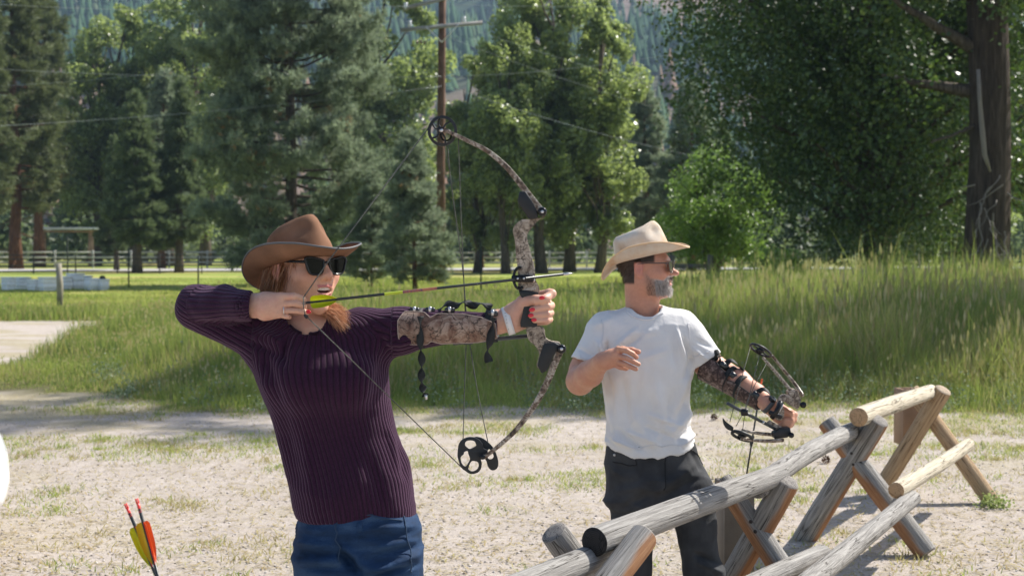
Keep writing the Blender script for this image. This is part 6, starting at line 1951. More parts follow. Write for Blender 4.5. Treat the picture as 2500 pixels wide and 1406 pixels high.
# ================================================================== THE MAN
YM = 5.30
MR = thing('person', 'bearded man in straw hat and white t-shirt holding a bow low at his side', 'person', (GX(1590, YM), YM, 0))
ml = np.array(MR.location)
m_w = lambda px, py, dy=0.0: P(px, py, YM + dy)
HFM = head_frame(m_w(1576, 651, 0.0), 74, 1, 0)
g = sculpt_head(False, to_local(HFM, m_w(1572, 790, 0.02)), 0.002)
V, Q = g.mesh(1)
C = paint_face(V, False)
u, v, w = V[:, 0], V[:, 1], V[:, 2]
# beard: grey with brown along the cheek; cropped dark hair
nzb = fbm(V, 140, 4)
jaw = smooth01(-(w + 0.052) + 0.30 * np.maximum(0, 0.06 - v) * 0 , -0.004, 0.006) * smooth01(v, -0.004 + 0.0, 0.010) * smooth01(-w, 0.0, 0.03)
jaw = smooth01(-w - np.interp(v, [0.0, 0.012, 0.03, 0.06, 0.075, 0.09], [0.010, 0.018, 0.040, 0.046, 0.050, 0.034]), -0.004, 0.008) * smooth01(v, 0.000, 0.028) * smooth01(w, -0.112 , -0.100)
lip = (np.abs(w + 0.0605) < 0.0105) & (np.abs(u) < 0.025) & (v > 0.070)
jaw = np.where(lip, jaw * 0.1, jaw)
bc = np.array([0.20, 0.15, 0.12]) * (1 - smooth01(v, 0.02, 0.075))[:, None] + np.array([0.56, 0.53, 0.50]) * smooth01(v, 0.02, 0.070)[:, None]
bc = bc * (0.6 + 0.8 * nzb)[:, None]
jst = (jaw * (0.45 + 0.5 * smooth01(v, 0.02, 0.06)))[:, None]
C = C * (1 - jst) + bc * jst
hairm = smooth01(-v, -0.022 , -0.008) * smooth01(w, -0.062, -0.048) * (np.abs(u) > -1) * ((np.abs(u) < 0.0735) | (v < -0.034))
side = smooth01(w, 0.012, 0.020) * smooth01(-v, -0.050, -0.040)
hairm = np.clip(np.where(v < -0.030, smooth01(w, -0.068, -0.055), 0) + side * (v >= -0.030) + 0, 0, 1)
C = C * (1 - hairm[:, None]) + (np.array([0.045, 0.028, 0.020]) * (0.6 + 0.8 * nzb)[:, None]) * hairm[:, None]
hdV, hdQ, hdC = to_world(HFM, V), Q, C

# right hand raised before the chest, open, fingers trailing down
dz = -0.27
H = lambda px, py, dd=0.0: P(px, py, YM + dz + dd)
F1 = m_w(1416, 930, -0.06)
ch = [
    ([m_w(1440, 860, 0.0), m_w(1424, 905, -0.02), F1], [0.053, 0.050, 0.046], 0.02),
    ([F1, m_w(1440, 912, -0.14), H(1472, 880, 0.01)], [0.050, 0.046, 0.030], 0.02),
    ([H(1468, 882, 0.012), H(1490, 870, 0.0), H(1507, 855, -0.006)], [0.028, 0.024, 0.013], 0.012),
    ([H(1480, 882, 0.010), H(1506, 870, -0.004)], [0.025, 0.013], 0.010),
    ([H(1478, 886, 0.012), H(1502, 882, 0.0)], [0.023, 0.012], 0.010), ([H(1476, 888, 0.014), H(1498, 890, 0.006)], [0.019, 0.011], 0.010),
    ([H(1508, 852, -0.006), H(1530, 856, -0.014), H(1545, 864, -0.010), H(1554, 872, -0.004)], [0.0112, 0.0100, 0.0094, 0.0080], 0.002),
    ([H(1507, 868, -0.006), H(1528, 874, -0.018), H(1545, 882, -0.014), H(1559, 889, -0.008)], [0.0110, 0.0100, 0.0094, 0.0080], 0.0015),
    ([H(1502, 880, -0.002), H(1522, 888, -0.012), H(1538, 895, -0.010), H(1553, 901, -0.004)], [0.0106, 0.0094, 0.0088, 0.0076], 0.0015),
    ([H(1496, 889, 0.004), H(1514, 897, 0.000), H(1528, 900, 0.010), H(1532, 899, 0.022)], [0.0092, 0.0084, 0.0076, 0.0068], 0.0015),
    ([H(1490, 866, 0.020), H(1520, 853, 0.026), H(1543, 855, 0.018), H(1559, 859, 0.008)], [0.016, 0.0118, 0.0104, 0.0090], 0.008)]
lo = np.min([p for c in ch for p in c[0]], 0) - 0.06; hi = np.max([p for c in ch for p in c[0]], 0) + 0.06
a1v, a1q = hand_mesh(ch, lo, hi, 0.0022)
# left arm reaching down to the bow
YH = 5.12
K = lambda px, py, dd=0.0: P(px, py, YH + dd)
ch = [
    ([m_w(1700, 850, 0.02), m_w(1728, 888, 0.0), m_w(1770, 915, -0.03)], [0.055, 0.051, 0.046], 0.02),
    ([m_w(1768, 915, -0.03), m_w(1800, 932, -0.07), m_w(1845, 962, -0.12), K(1878, 989)], [0.046, 0.046, 0.036, 0.0275], 0.02),
    ([K(1878, 989), K(1903, 1009, 0.004), K(1918, 1020, 0.004)], [0.0285, 0.032, 0.034], 0.015),
    ([K(1900, 1008, -0.01), K(1912, 1002, -0.022), K(1930, 1010, -0.03)], [0.018, 0.0135, 0.011], 0.010),
    ([K(1926, 1004, 0.01), K(1938, 1012, -0.010), K(1930, 1026, -0.030), K(1915, 1026, -0.038)], [0.014, 0.0130, 0.0120, 0.011], 0.008),
    ([K(1926, 1012, 0.01), K(1937, 1024, -0.012), K(1926, 1036, -0.032), K(1911, 1033, -0.038)], [0.014, 0.0128, 0.0118, 0.0105], 0.004),
    ([K(1922, 1020, 0.01), K(1930, 1035, -0.012), K(1918, 1045, -0.030), K(1905, 1039, -0.036)], [0.0135, 0.0124, 0.0115, 0.0100], 0.004),
    ([K(1914, 1026, 0.01), K(1918, 1042, -0.010), K(1907, 1050, -0.026), K(1897, 1043, -0.030)], [0.0125, 0.0115, 0.0105, 0.0092], 0.004)]
lo = np.min([p for c in ch for p in c[0]], 0) - 0.06; hi = np.max([p for c in ch for p in c[0]], 0) + 0.06
a2v, a2q = hand_mesh(ch, lo, hi, 0.0030)
g = SDF((GX(1440, YM), YM - 0.25, 0.05), (GX(1790, YM), YM + 0.25, 1.5), 0.016)
g.ell(m_w(1575, 860), (0.14, 0.08, 0.14), 0); g.ell(m_w(1585, 1010), (0.12, 0.08, 0.2), 0.08); g.ell(m_w(1595, 1140), (0.13, 0.08, 0.1), 0.06)
g.cone(m_w(1570, 800, 0.02), m_w(1570, 760, 0.02), 0.06, 0.055, 0.03)
g.cone(m_w(1545, 1180), m_w(1545, 1420), 0.06, 0.045, 0.03); g.cone(m_w(1545, 1420), m_w(1520, 1600), 0.04, 0.03, 0.03)
g.cone(m_w(1665, 1180), m_w(1720, 1400), 0.06, 0.045, 0.03); g.cone(m_w(1720, 1400), m_w(1745, 1600), 0.04, 0.03, 0.03)
bv, bq = g.mesh(1)
mb = MB(); cc = []
mb.add(hdV - ml, hdQ); cc.append(hdC)
for v_, q_ in ((a1v, a1q), (a2v, a2q), (bv, bq)):
    c_ = np.tile(np.array([0.56, 0.295, 0.195]), (len(v_), 1))
    red = smooth01(fbm(v_, 45, 3), 0.42, 0.7)[:, None] * 0.35
    c_ = c_ * (1 - red) + np.array([0.56, 0.24, 0.17]) * red
    mb.add(v_ - ml, q_); cc.append(c_)
mb.build('body', M_skin, MR, smooth=True, vcol=np.concatenate(cc))
M_nailskin = simple('bare_nail', (0.58, 0.36, 0.30), 0.3, 0.5)

# beard and hair strands
M_beard = leaf_mat('grey_beard_hair', [(0, (0.20, 0.15, 0.12)), (0.3, (0.44, 0.39, 0.36)), (0.7, (0.66, 0.63, 0.60)), (1, (0.82, 0.80, 0.78))], 0.5, 0.3, 0.2, (0.6, 0.5, 0.45))
M_crop = leaf_mat('cropped_brown_hair', [(0, (0.02, 0.012, 0.008)), (1, (0.075, 0.045, 0.03))], 0.5, 0.3, 0.1, (0.1, 0.06, 0.04))
R = np.random.default_rng(12)
Nh = vnormals(V, Q)
def hairs_at(mask, n, L, w, dirf, name, mat, droop=0.3):
    ids = R.choice(np.where(mask)[0], n)
    P0 = V[ids] - Nh[ids] * 0.001 + R.normal(size=(n, 3)) * 0.0012
    D = Nh[ids] * 0.8 + np.array(dirf) + R.normal(size=(n, 3)) * 0.25
    b_ = MB(); strands(b_, P0, D, R.uniform(*L, n), w, np.full(n, droop), 4, R, 0.05)
    return local_part(HFM, b_, name, mat, MR, False, attr='rnd')
front = (jaw > 0.6) & (v > 0.045) & ((w < -0.076) | (np.abs(u) > 0.027))
hairs_at(front, 3000, (0.006, 0.017), 0.0006, (0, 0.30, -0.75), 'beard', M_beard)
back = (jaw > 0.5) & (v <= 0.045) & (v > 0.015)
hairs_at(back, 700, (0.003, 0.008), 0.0005, (0, 0.1, -0.9), 'beard_sideburn', leaf_mat('brown_beard_hair', [(0, (0.05, 0.03, 0.02)), (0.6, (0.15, 0.10, 0.07)), (1, (0.35, 0.30, 0.27))], 0.5, 0.3, 0.1, (0.3, 0.2, 0.15)))
must = (w < -0.040) & (w > -0.0485) & (v > 0.072) & (np.abs(u) < 0.026)
hairs_at(must, 600, (0.003, 0.007), 0.0006, (0, 0.2, -1.3), 'moustache', leaf_mat('moustache_hair', [(0, (0.08, 0.045, 0.03)), (0.6, (0.22, 0.15, 0.11)), (1, (0.42, 0.36, 0.32))], 0.5, 0.3, 0.1, (0.3, 0.2, 0.15)), 0.1)
hairs_at(hairm > 0.8, 3600, (0.006, 0.012), 0.0006, (0, -0.5, -0.9), 'hair', M_crop, 0.1)
for s in (-1, 1):
    eb = MB(); th = np.linspace(0.0, math.pi, 9); a = np.arange(16) / 16 * 2 * math.pi
    Ve = [(s * 0.031 + 0.011 * math.sin(t) * math.cos(x), 0.074 + 0.011 * math.cos(t), 0.003 + 0.011 * math.sin(t) * math.sin(x)) for t in th for x in a]
    eb.add(Ve, [[i * 16 + j, i * 16 + (j + 1) % 16, (i + 1) * 16 + (j + 1) % 16, (i + 1) * 16 + j] for i in range(8) for j in range(16)])
    local_part(HFM, eb, 'eye', M_teeth, MR)
tg = MB(); tg.box((0, 0.078, -0.0600), (0.034, 0.016, 0.004), bevel=0.001)
local_part(HFM, tg, 'teeth', M_teeth, MR, False)
M_gunmetal = simple('gunmetal', (0.12, 0.10, 0.09), 0.3, 0.6, 0.7)
glasses(HFM, MR, [(-0.026, 0.010), (-0.010, 0.017), (0.014, 0.018), (0.028, 0.012), (0.026, -0.006), (0.014, -0.022), (-0.006, -0.026), (-0.020, -0.018), (-0.026, -0.004)], M_lensg, M_gunmetal, 'sunglasses', 0.0016, cx=0.034, fv=0.104, wrap=0.013, wpos=0.002, temple_r=0.0018)

# straw hat
ms = Mat('straw', 0.75, 0.25); v_s = ms.coord()
wv1 = ms.n('ShaderNodeTexWave', wave_type='BANDS', bands_direction='Z'); wv1.inputs['Scale'].default_value = 110; wv1.inputs['Distortion'].default_value = 1.5
wv2 = ms.n('ShaderNodeTexWave', wave_type='BANDS', bands_direction='X'); wv2.inputs['Scale'].default_value = 110; wv2.inputs['Distortion'].default_value = 1.5
ms.l(v_s, wv1.inputs[0]).l(v_s, wv2.inputs[0])
wm = ms.math('MULTIPLY', wv1.outputs['Fac'], wv2.outputs['Fac'])
cs = ms.ramp(ms.noise(v_s, 9, 5, 0.6), [(0.30, (0.62, 0.37, 0.21)), (0.44, (0.76, 0.60, 0.45)), (0.62, (0.84, 0.76, 0.66))])
ms.base(ms.mix(0.5, cs, ms.ramp(wm, [(0, (0.72, 0.68, 0.62)), (0.6, (1.05, 1.05, 1.05))]), 'MULTIPLY'))
ms.bump(wm, 0.0025, 0.7)
M_straw = ms.m
M_strawedge = simple('straw_edge', (0.70, 0.48, 0.28), 0.7, 0.3, vscale=60)
M_cord = simple('straw_cord', (0.55, 0.38, 0.24), 0.7, 0.3)
hat(MR, head_frame(HFM[0], 74, 0, 0), (0.086, 0.104), (0.078, 0.068, 0.066), 0.108, 0.045, (0.0, 0.045), (M_straw, M_straw, M_strawedge, M_cord), ('straw_hat',), 13, 0.034, -0.006, 5, 0.0, True)

# ---- t-shirt
rows = [(742, 1546, 1610, 0.055), (752, 1520, 1632, 0.072), (768, 1478, 1664, 0.088), (790, 1452, 1690, 0.105), (830, 1452, 1698, 0.125), (880, 1464, 1694, 0.135), (930, 1472, 1688, 0.135), (980, 1477, 1686, 0.130), (1030, 1482, 1688, 0.127), (1070, 1483, 1697, 0.130), (1095, 1483, 1706, 0.132), (1112, 1484, 1708, 0.132)]
z_ = [m_w(1600, r[0])[2] for r in rows]; L_ = np.array([GX(r[1], YM) for r in rows]); R_ = np.array([GX(r[2], YM) for r in rows])
g = SDF((GX(1370, YM), YM - 0.25, m_w(0, 1125)[2]), (GX(1790, YM), YM + 0.24, m_w(0, 728)[2]), 0.0048)
g.loft(z_, (L_ + R_) / 2, [YM + 0.01] * len(rows), (R_ - L_) / 2, [r[3] for r in rows], 0.0, pw=2.3)
g.cone(m_w(1480, 800, 0.0), m_w(1432, 895, -0.02), 0.066, 0.068, 0.04)
g.cone(m_w(1662, 800, 0.0), m_w(1734, 892, -0.01), 0.066, 0.062, 0.04)
g.cone(m_w(1575, 700, 0.0), m_w(1577, 758, -0.02), 0.066, 0.060, 0.006, 'sub')
# sleeve openings
n1 = np.array([-0.32, -0.1, -0.95]); p1 = m_w(1437, 886, 0.0)
sl, X, Y, Z = g.win((GX(1370, YM), YM - 0.25, m_w(0, 960)[2]), (GX(1466, YM), YM + 0.24, m_w(0, 830)[2]))
g._op(sl, ((X - p1[0]) * n1[0] + (Y - p1[1]) * n1[1] + (Z - p1[2]) * n1[2]).astype(np.float32), 0, 'int')
n2 = np.array([0.52, -0.1, -0.84]); n2 /= np.linalg.norm(n2); p2 = m_w(1719, 884, 0.0)
sl, X, Y, Z = g.win((GX(1696, YM), YM - 0.25, m_w(0, 960)[2]), (GX(1790, YM), YM + 0.24, m_w(0, 800)[2]))
g._op(sl, ((X - p2[0]) * n2[0] + (Y - p2[1]) * n2[1] + (Z - p2[2]) * n2[2]).astype(np.float32), 0, 'int')
g.cone(m_w(1425, 905, -0.02), m_w(1442, 862, -0.01), 0.060, 0.052, 0.004, 'sub')
g.cone(m_w(1745, 912, -0.01), m_w(1716, 864, 0.0), 0.056, 0.050, 0.004, 'sub')
# hem: higher at his right, cut as a slanting line
zh = m_w(0, 1106)[2]
sl, X, Y, Z = g.win((GX(1460, YM), YM - 0.25, m_w(0, 1125)[2]), (GX(1730, YM), YM + 0.24, m_w(0, 1060)[2]))
xs_ = [GX(q, YM) for q in (1480, 1505, 1545, 1600, 1660, 1712)]; zs_ = [m_w(0, q)[2] for q in (1088, 1093, 1108, 1107, 1098, 1078)]
g._op(sl, (np.interp(X, xs_, zs_).astype(np.float32) - Z + 0 * Y).astype(np.float32), 0, 'int')
g.ell(m_w(1595, 1120, 0.01), (0.155, 0.118, 0.035), 0.004, 'sub')
V, Q = g.mesh(1); N = vnormals(V, Q)
f_ = lambda a, b, wd, amp: (a, b, wd * 620, amp * 1.6)
FA = 1.5
folds = [f_((1488, 1000), (1520, 1085), 0.014, 0.010), f_((1500, 1040), (1570, 1100), 0.012, -0.010), f_((1488, 1060), (1548, 1096), 0.010, 0.009), f_((1540, 1000), (1600, 1095), 0.018, 0.006),
         f_((1690, 1000), (1640, 1060), 0.012, 0.009), f_((1694, 1035), (1650, 1080), 0.010, -0.009), f_((1696, 1055), (1660, 1092), 0.009, 0.008), f_((1686, 960), (1655, 1020), 0.012, -0.007), f_((1680, 900), (1660, 985), 0.012, 0.007),
         f_((1690, 870), (1670, 930), 0.010, -0.010), f_((1665, 820), (1690, 890), 0.010, -0.010), f_((1650, 800), (1672, 880), 0.010, 0.007), f_((1640, 820), (1650, 900), 0.012, -0.005),
         f_((1500, 850), (1560, 800), 0.012, 0.008), f_((1495, 870), (1575, 812), 0.010, -0.008), f_((1480, 830), (1482, 890), 0.009, -0.014), f_((1470, 820), (1455, 880), 0.010, 0.006), f_((1540, 830), (1610, 800), 0.014, 0.004),
         f_((1480, 900), (1500, 990), 0.012, -0.006), f_((1410, 850), (1450, 870), 0.008, -0.005), f_((1700, 830), (1740, 850), 0.008, -0.005), f_((1690, 850), (1730, 880), 0.008, 0.005),
         f_((1600, 930), (1625, 1070), 0.022, 0.008), f_((1640, 960), (1615, 1085), 0.014, -0.006), f_((1520, 920), (1535, 1040), 0.016, -0.007), f_((1500, 960), (1515, 1050), 0.010, 0.006), f_((1580, 1010), (1690, 1050), 0.010, 0.006), f_((1570, 1040), (1660, 1075), 0.009, -0.005), f_((1520, 1050), (1600, 1080), 0.009, 0.005), f_((1560, 880), (1640, 850), 0.014, 0.004), f_((1455, 830), (1475, 870), 0.009, 0.006), f_((1560, 900), (1550, 1000), 0.020, -0.004), f_((1450, 800), (1500, 775), 0.012, 0.004)]
V = creases(V, N, folds)
V = V + N * ((fbm(V, 8, 25) - 0.5) * 0.020)[:, None] * 0.8
hz = smooth01(-V[:, 2], -m_w(0, 960)[2], -m_w(0, 1080)[2])
V = wrinkle(V, N, 0.012, (9, 9, 4.5), 24, 0.35 + 0.8 * hz, 3.0)
V = wrinkle(V, N, 0.010, (5, 5, 10), 44, 0.25 + 0.8 * hz, 3.0)
M_tee = Mat('white_cotton', 0.9, 0.1); v_t = M_tee.coord()
M_tee.base(M_tee.ramp(M_tee.noise(v_t, 6, 4), [(0.3, (0.68, 0.66, 0.64)), (0.7, (0.77, 0.755, 0.74))]))
M_tee.b.inputs['Sheen Weight'].default_value = 0.15
M_tee.bump(M_tee.math('ADD', M_tee.noise(v_t, 35, 3, 0.5, 1.0), M_tee.math('MULTIPLY', M_tee.noise(v_t, 700, 2), 0.15)), 0.004, 0.5)
tee = MB().add(V - ml, Q).build('t_shirt', M_tee.m, MR, smooth=True)
Nt = vnormals(V, Q)
M_rib = simple('cotton_collar', (0.70, 0.69, 0.70), 0.9, 0.1, var=0.04, vscale=300)
seam(V, Nt, [(1528, 752), (1540, 762), (1558, 770), (1580, 774), (1602, 768), (1622, 756)], YM, 0.0035, 'collar', M_rib, MR).parent = tee
seam(V, Nt, [(1410, 864), (1430, 873), (1455, 882), (1472, 884)], YM, 0.0016, 'sleeve_hem', M_rib, MR).parent = tee
seam(V, Nt, [(1692, 878), (1710, 872), (1728, 862), (1740, 852)], YM, 0.0016, 'sleeve_hem', M_rib, MR).parent = tee
seam(V, Nt, [(1488, 1076), (1510, 1082), (1548, 1094), (1600, 1093), (1660, 1084), (1700, 1068)], YM, 0.0014, 'bottom_hem', M_rib, MR, 40).parent = tee
seam(V, Nt, [(1462, 775), (1470, 810), (1478, 850), (1482, 885)], YM, 0.0014, 'shoulder_seam', M_rib, MR).parent = tee
seam(V, Nt, [(1684, 782), (1690, 815), (1690, 850), (1688, 878)], YM, 0.0014, 'shoulder_seam', M_rib, MR).parent = tee

# ---- trousers
M_pant = Mat('charcoal_denim', 0.85, 0.2); v_p = M_pant.coord()
M_pant.base(M_pant.ramp(M_pant.noise(v_p, 14, 5), [(0.3, (0.030, 0.031, 0.033)), (0.7, (0.060, 0.061, 0.064))]))
M_pant.bump(M_pant.math('ADD', M_pant.noise(v_p, 20, 4, 0.6, 0.6), M_pant.math('MULTIPLY', M_pant.noise(v_p, 600, 2), 0.2)), 0.006, 0.5)
g = SDF((GX(1440, YM), YM - 0.22, 0.0), (GX(1830, YM), YM + 0.24, m_w(0, 1075)[2]), 0.0065)
rj = [(1080, 1487, 1700, 0.118), (1120, 1484, 1710, 0.124), (1170, 1479, 1728, 0.128), (1210, 1478, 1740, 0.124), (1235, 1480, 1742, 0.118)]
g.loft([m_w(0, r[0])[2] for r in rj], [GX((r[1] + r[2]) / 2, YM) for r in rj], [YM + 0.012] * 5, [(GX(r[2], YM) - GX(r[1], YM)) / 2 for r in rj], [r[3] for r in rj], 0.0, pw=2.3)
g.chain([m_w(1550, 1210, 0.01), m_w(1543, 1400, -0.03), m_w(1520, 1585, 0.05)], [0.100, 0.072, 0.062], 0.03)
g.chain([m_w(1683, 1210, 0.01), m_w(1716, 1395, -0.02), m_w(1745, 1585, 0.05)], [0.092, 0.073, 0.062], 0.03)
V, Q = g.mesh(1); N = vnormals(V, Q)
f_ = lambda a, b, wd, amp: (a, b, wd * 650, amp * 1.3)
V = creases(V, N, [f_((1600, 1200), (1700, 1130), 0.016, 0.012), f_((1610, 1215), (1720, 1160), 0.014, -0.012), f_((1620, 1230), (1735, 1200), 0.014, 0.010), f_((1590, 1205), (1520, 1240), 0.014, -0.010), f_((1590, 1180), (1500, 1200), 0.014, 0.008), f_((1625, 1110), (1622, 1200), 0.006, 0.004), f_((1700, 1370), (1765, 1400), 0.010, 0.014), f_((1690, 1350), (1760, 1375), 0.010, -0.010), f_((1490, 1150), (1560, 1155), 0.006, 0.003), f_((1690, 1100), (1715, 1150), 0.010, -0.006)])
V = V + N * ((fbm(V, 12, 28) - 0.5) * 0.012)[:, None]
V = wrinkle(V, N, 0.016, (5, 5, 9), 34, 1.0, 3.0)
MB().add(V - ml, Q).build('trousers', M_pant.m, MR, smooth=True)
Np = vnormals(V, Q)
M_thread2 = simple('trouser_seam', (0.02, 0.02, 0.021), 0.8, 0.2)
seam(V, Np, [(1490, 1128), (1515, 1136), (1545, 1138), (1553, 1125), (1556, 1112)], YM, 0.0020, 'pocket_edge', M_thread2, MR)
seam(V, Np, [(1622, 1108), (1622, 1150), (1624, 1200)], YM, 0.0020, 'fly_seam', M_thread2, MR)
seam(V, Np, [(1690, 1098), (1712, 1110), (1722, 1130)], YM, 0.0020, 'pocket_edge', M_thread2, MR)
for (px, py) in ((1538, 1113), (1493, 1108)):
    q_ = on_front(V, Np, px, py, YM, 0.001); MB().tube([q_ - ml, q_ - ml + np.array([0, -0.003, 0])], 0.005, 10).build('rivet', M_steel, MR)
for x in (1520, 1745):
    c0 = np.array([GX(x, YM), YM + 0.03, 0.06]); g = SDF(c0 - (0.08, 0.30, 0.065), c0 + (0.08, 0.12, 0.12), 0.007)
    g.cone(c0 + (0, 0, -0.01), c0 + (0, -0.20, -0.018), 0.048, 0.042, 0.02); g.cone(c0 + (0, 0, 0.02), c0 + (0, 0.0, 0.08), 0.048, 0.050, 0.02)
    g.half((0, 0, 0.002), (0, 0, -1)); v_, q_ = g.mesh(1)
    MB().add(v_ - ml, q_).build('shoe', M_shoe, MR, smooth=True)

# ---- arm guard, straps, watch on the left arm
ga, gb = m_w(1728, 892, -0.01), m_w(1862, 978, -0.14)
gd = gb - ga
# angles: 0 faces the camera, positive turns towards the upper side
hi_f = lambda t: np.interp(t, [0, 0.10, 0.35, 0.45, 0.55, 0.8, 1.0], [0.10, 0.55, 0.25, -0.15, 0.0, -0.05, -0.25])
lo_f = lambda t: np.interp(t, [0, 0.2, 0.5, 0.8, 1.0], [-1.6, -2.1, -2.1, -2.0, -1.7])
gm_ = shell_on(ga, gb, 0.052, 0.032, 0.0, 1.0, lo_f, hi_f, 0.005, (0, -1, 0), 'arm_guard', M_camodark, MR, 40, 16, 0.004, M_webbing)
def mband(t, r, w=0.020, nm='strap', mt=M_webbing):
    b = band_on(ga + gd * t, gd, r, w, nm, mt, MR, 0.003); b.parent = gm_
mband(0.06, 0.0545, 0.024); mband(0.40, 0.0495, 0.020); mband(0.60, 0.0460, 0.020); mband(0.97, 0.0335, 0.022)
for (px, py, dd) in ((1741, 872, -0.045), (1768, 893, -0.075), (1792, 918, -0.105), (1847, 966, -0.165)):
    MB().box(m_w(px, py, dd) - ml, (0.038, 0.016, 0.022), R=Matrix.Rotation(0.7, 3, 'Y'), bevel=0.003).build('buckle', M_buckle, MR).parent = gm_
q_ = resample([m_w(1742, 870, -0.06), m_w(1752, 858, -0.06), m_w(1758, 878, -0.06), m_w(1750, 905, -0.07), m_w(1764, 915, -0.08)], 30)
ribbon(q_, 0.022, 'strap_end', M_webbing, MR, twist=np.linspace(0, 3.5, 30)).parent = gm_
q_ = resample([m_w(1772, 888, -0.07), m_w(1786, 880, -0.075), m_w(1805, 893, -0.085), m_w(1814, 908, -0.09)], 30)
ribbon(q_, 0.024, 'strap_end', M_webbing, MR, twist=np.linspace(0.5, 2.2, 30)).parent = gm_
q_ = resample([m_w(1846, 960, -0.16), m_w(1862, 950, -0.17), m_w(1876, 957, -0.18), m_w(1884, 972, -0.18)], 30)
ribbon(q_, 0.018, 'strap_end', M_webbing, MR, twist=np.linspace(0.2, 1.6, 30)).parent = gm_
wt = band_on(K(1877, 988), K(1903, 1009) - K(1862, 976), 0.0310, 0.016, 'watch_band', simple('perforated_strap', (0.08, 0.085, 0.09), 0.6, 0.3), MR, 0.003)
MB().tube([K(1884, 976, -0.02) - ml, K(1887, 973, -0.024) - ml], 0.014, 16).build('watch_face', M_gloss, MR).parent = wt
# ================================================================== THE BOWS
M_string = simple('bow_string', (0.10, 0.10, 0.085), 0.6, 0.3, var=0.5, vscale=90)
def bow_frame(Y0):
    return lambda px, py, dd=0.0: P(px, py, Y0 + dd)
BR = thing('compound_bow', 'large camouflage compound bow at full draw in the woman\'s hands', 'compound bow', tuple(P(1300, 760, 3.56)))
bl = np.array(BR.location)
YBW = 3.56
b_ = lambda px, py, dd=0.0: P(px, py, YBW + dd) - bl
def bprism(pts, depth, dd=0.0, holes=(), n=None, bb=None):
    O = b_(0, 0, dd); U = b_(1, 0, dd) - O; Wv = b_(0, 1, dd) - O
    Nn = np.cross(U, Wv); Nn /= np.linalg.norm(Nn)
    return MB().prism(pts, depth, O, U, Wv, Nn, holes=holes)
def smooth_poly(pts, k=4):
    p = np.array(pts + [pts[0]], float)
    m_ = len(pts); out = []
    for i in range(m_):
        p0, p1, p2, p3 = (np.array(pts[(i + j) % m_], float) for j in (-1, 0, 1, 2))
        for f in np.arange(k) / k:
            out.append(tuple(0.5 * ((2 * p1) + (-p0 + p2) * f + (2 * p0 - 5 * p1 + 4 * p2 - p3) * f * f + (-p0 + 3 * p1 - 3 * p2 + p3) * f ** 3)))
    return out
upper = [(1284, 528), (1300, 534), (1318, 538), (1334, 534), (1336, 528), (1326, 536), (1316, 545), (1303, 560), (1295, 570), (1293, 584), (1301, 616), (1307, 640), (1311, 652), (1315, 687), (1323, 703), (1323, 722), (1300, 716), (1274, 716), (1272, 700), (1272, 676), (1270, 655), (1266, 630), (1264, 600), (1262, 586), (1258, 570), (1260, 556), (1272, 543), (1280, 538), (1276, 515), (1270, 497), (1278, 500)]
lower = [(1294, 800), (1322, 800), (1337, 806), (1339, 819), (1342, 830), (1356, 838), (1374, 840), (1377, 848), (1370, 856), (1352, 852), (1338, 862), (1334, 878), (1330, 900), (1324, 905), (1320, 896), (1326, 872), (1318, 852), (1302, 838), (1296, 826)]
def bevelled(mb, name, mat, parent, w=0.003, seg_=2):
    o = mb.build(name, mat, parent)
    md = o.modifiers.new('bevel', 'BEVEL'); md.width = w; md.segments = seg_; md.limit_method = 'ANGLE'
    return o
bevelled(bprism(smooth_poly(upper, 2), 0.026), 'riser', M_camo, BR)
bevelled(bprism(smooth_poly(lower, 2), 0.028), 'riser', M_camo, BR)
grip = [(1274, 712), (1322, 718), (1318, 735), (1316, 760), (1320, 801), (1300, 802), (1279, 803), (1281, 780), (1286, 755), (1284, 735)]
bevelled(bprism(smooth_poly(grip, 2), 0.030, 0.0), 'grip', M_black, BR, 0.008, 3)
def limb(pts, wpx, dep, name, parent, dd=0.0):
    q_ = resample(np.array(pts, float), 34)
    T = np.gradient(q_, axis=0); T /= np.linalg.norm(T, axis=1)[:, None]; Np_ = np.stack([-T[:, 1], T[:, 0]], 1)
    ww = np.interp(np.linspace(0, 1, 34), [0, 1], wpx)
    V = []
    for i in range(34):
        for (s_, d_) in ((-1, -1), (1, -1), (1, 1), (-1, 1)):
            x = q_[i] + Np_[i] * ww[i] / 2 * s_
            V.append(b_(x[0], x[1], dd + d_ * dep / 2))
    F = [[i * 4 + j, i * 4 + (j + 1) % 4, (i + 1) * 4 + (j + 1) % 4, (i + 1) * 4 + j] for i in range(33) for j in range(4)] + [[3, 2, 1, 0], [132, 133, 134, 135]]
    o = MB().add(V, F).build(name, M_camolimb, parent)
    md = o.modifiers.new('bevel', 'BEVEL'); md.width = 0.0012; md.segments = 2; md.limit_method = 'ANGLE'
    return o
limb([(1072, 318), (1100, 325), (1143, 345), (1190, 369), (1232, 404), (1262, 438), (1290, 475), (1322, 516)], (7, 17), 0.034, 'limb', BR)
limb([(1180, 1118), (1219, 1087), (1256, 1053), (1285, 1017), (1315, 973), (1337, 930), (1352, 892), (1370, 850)], (9, 19), 0.034, 'limb', BR)
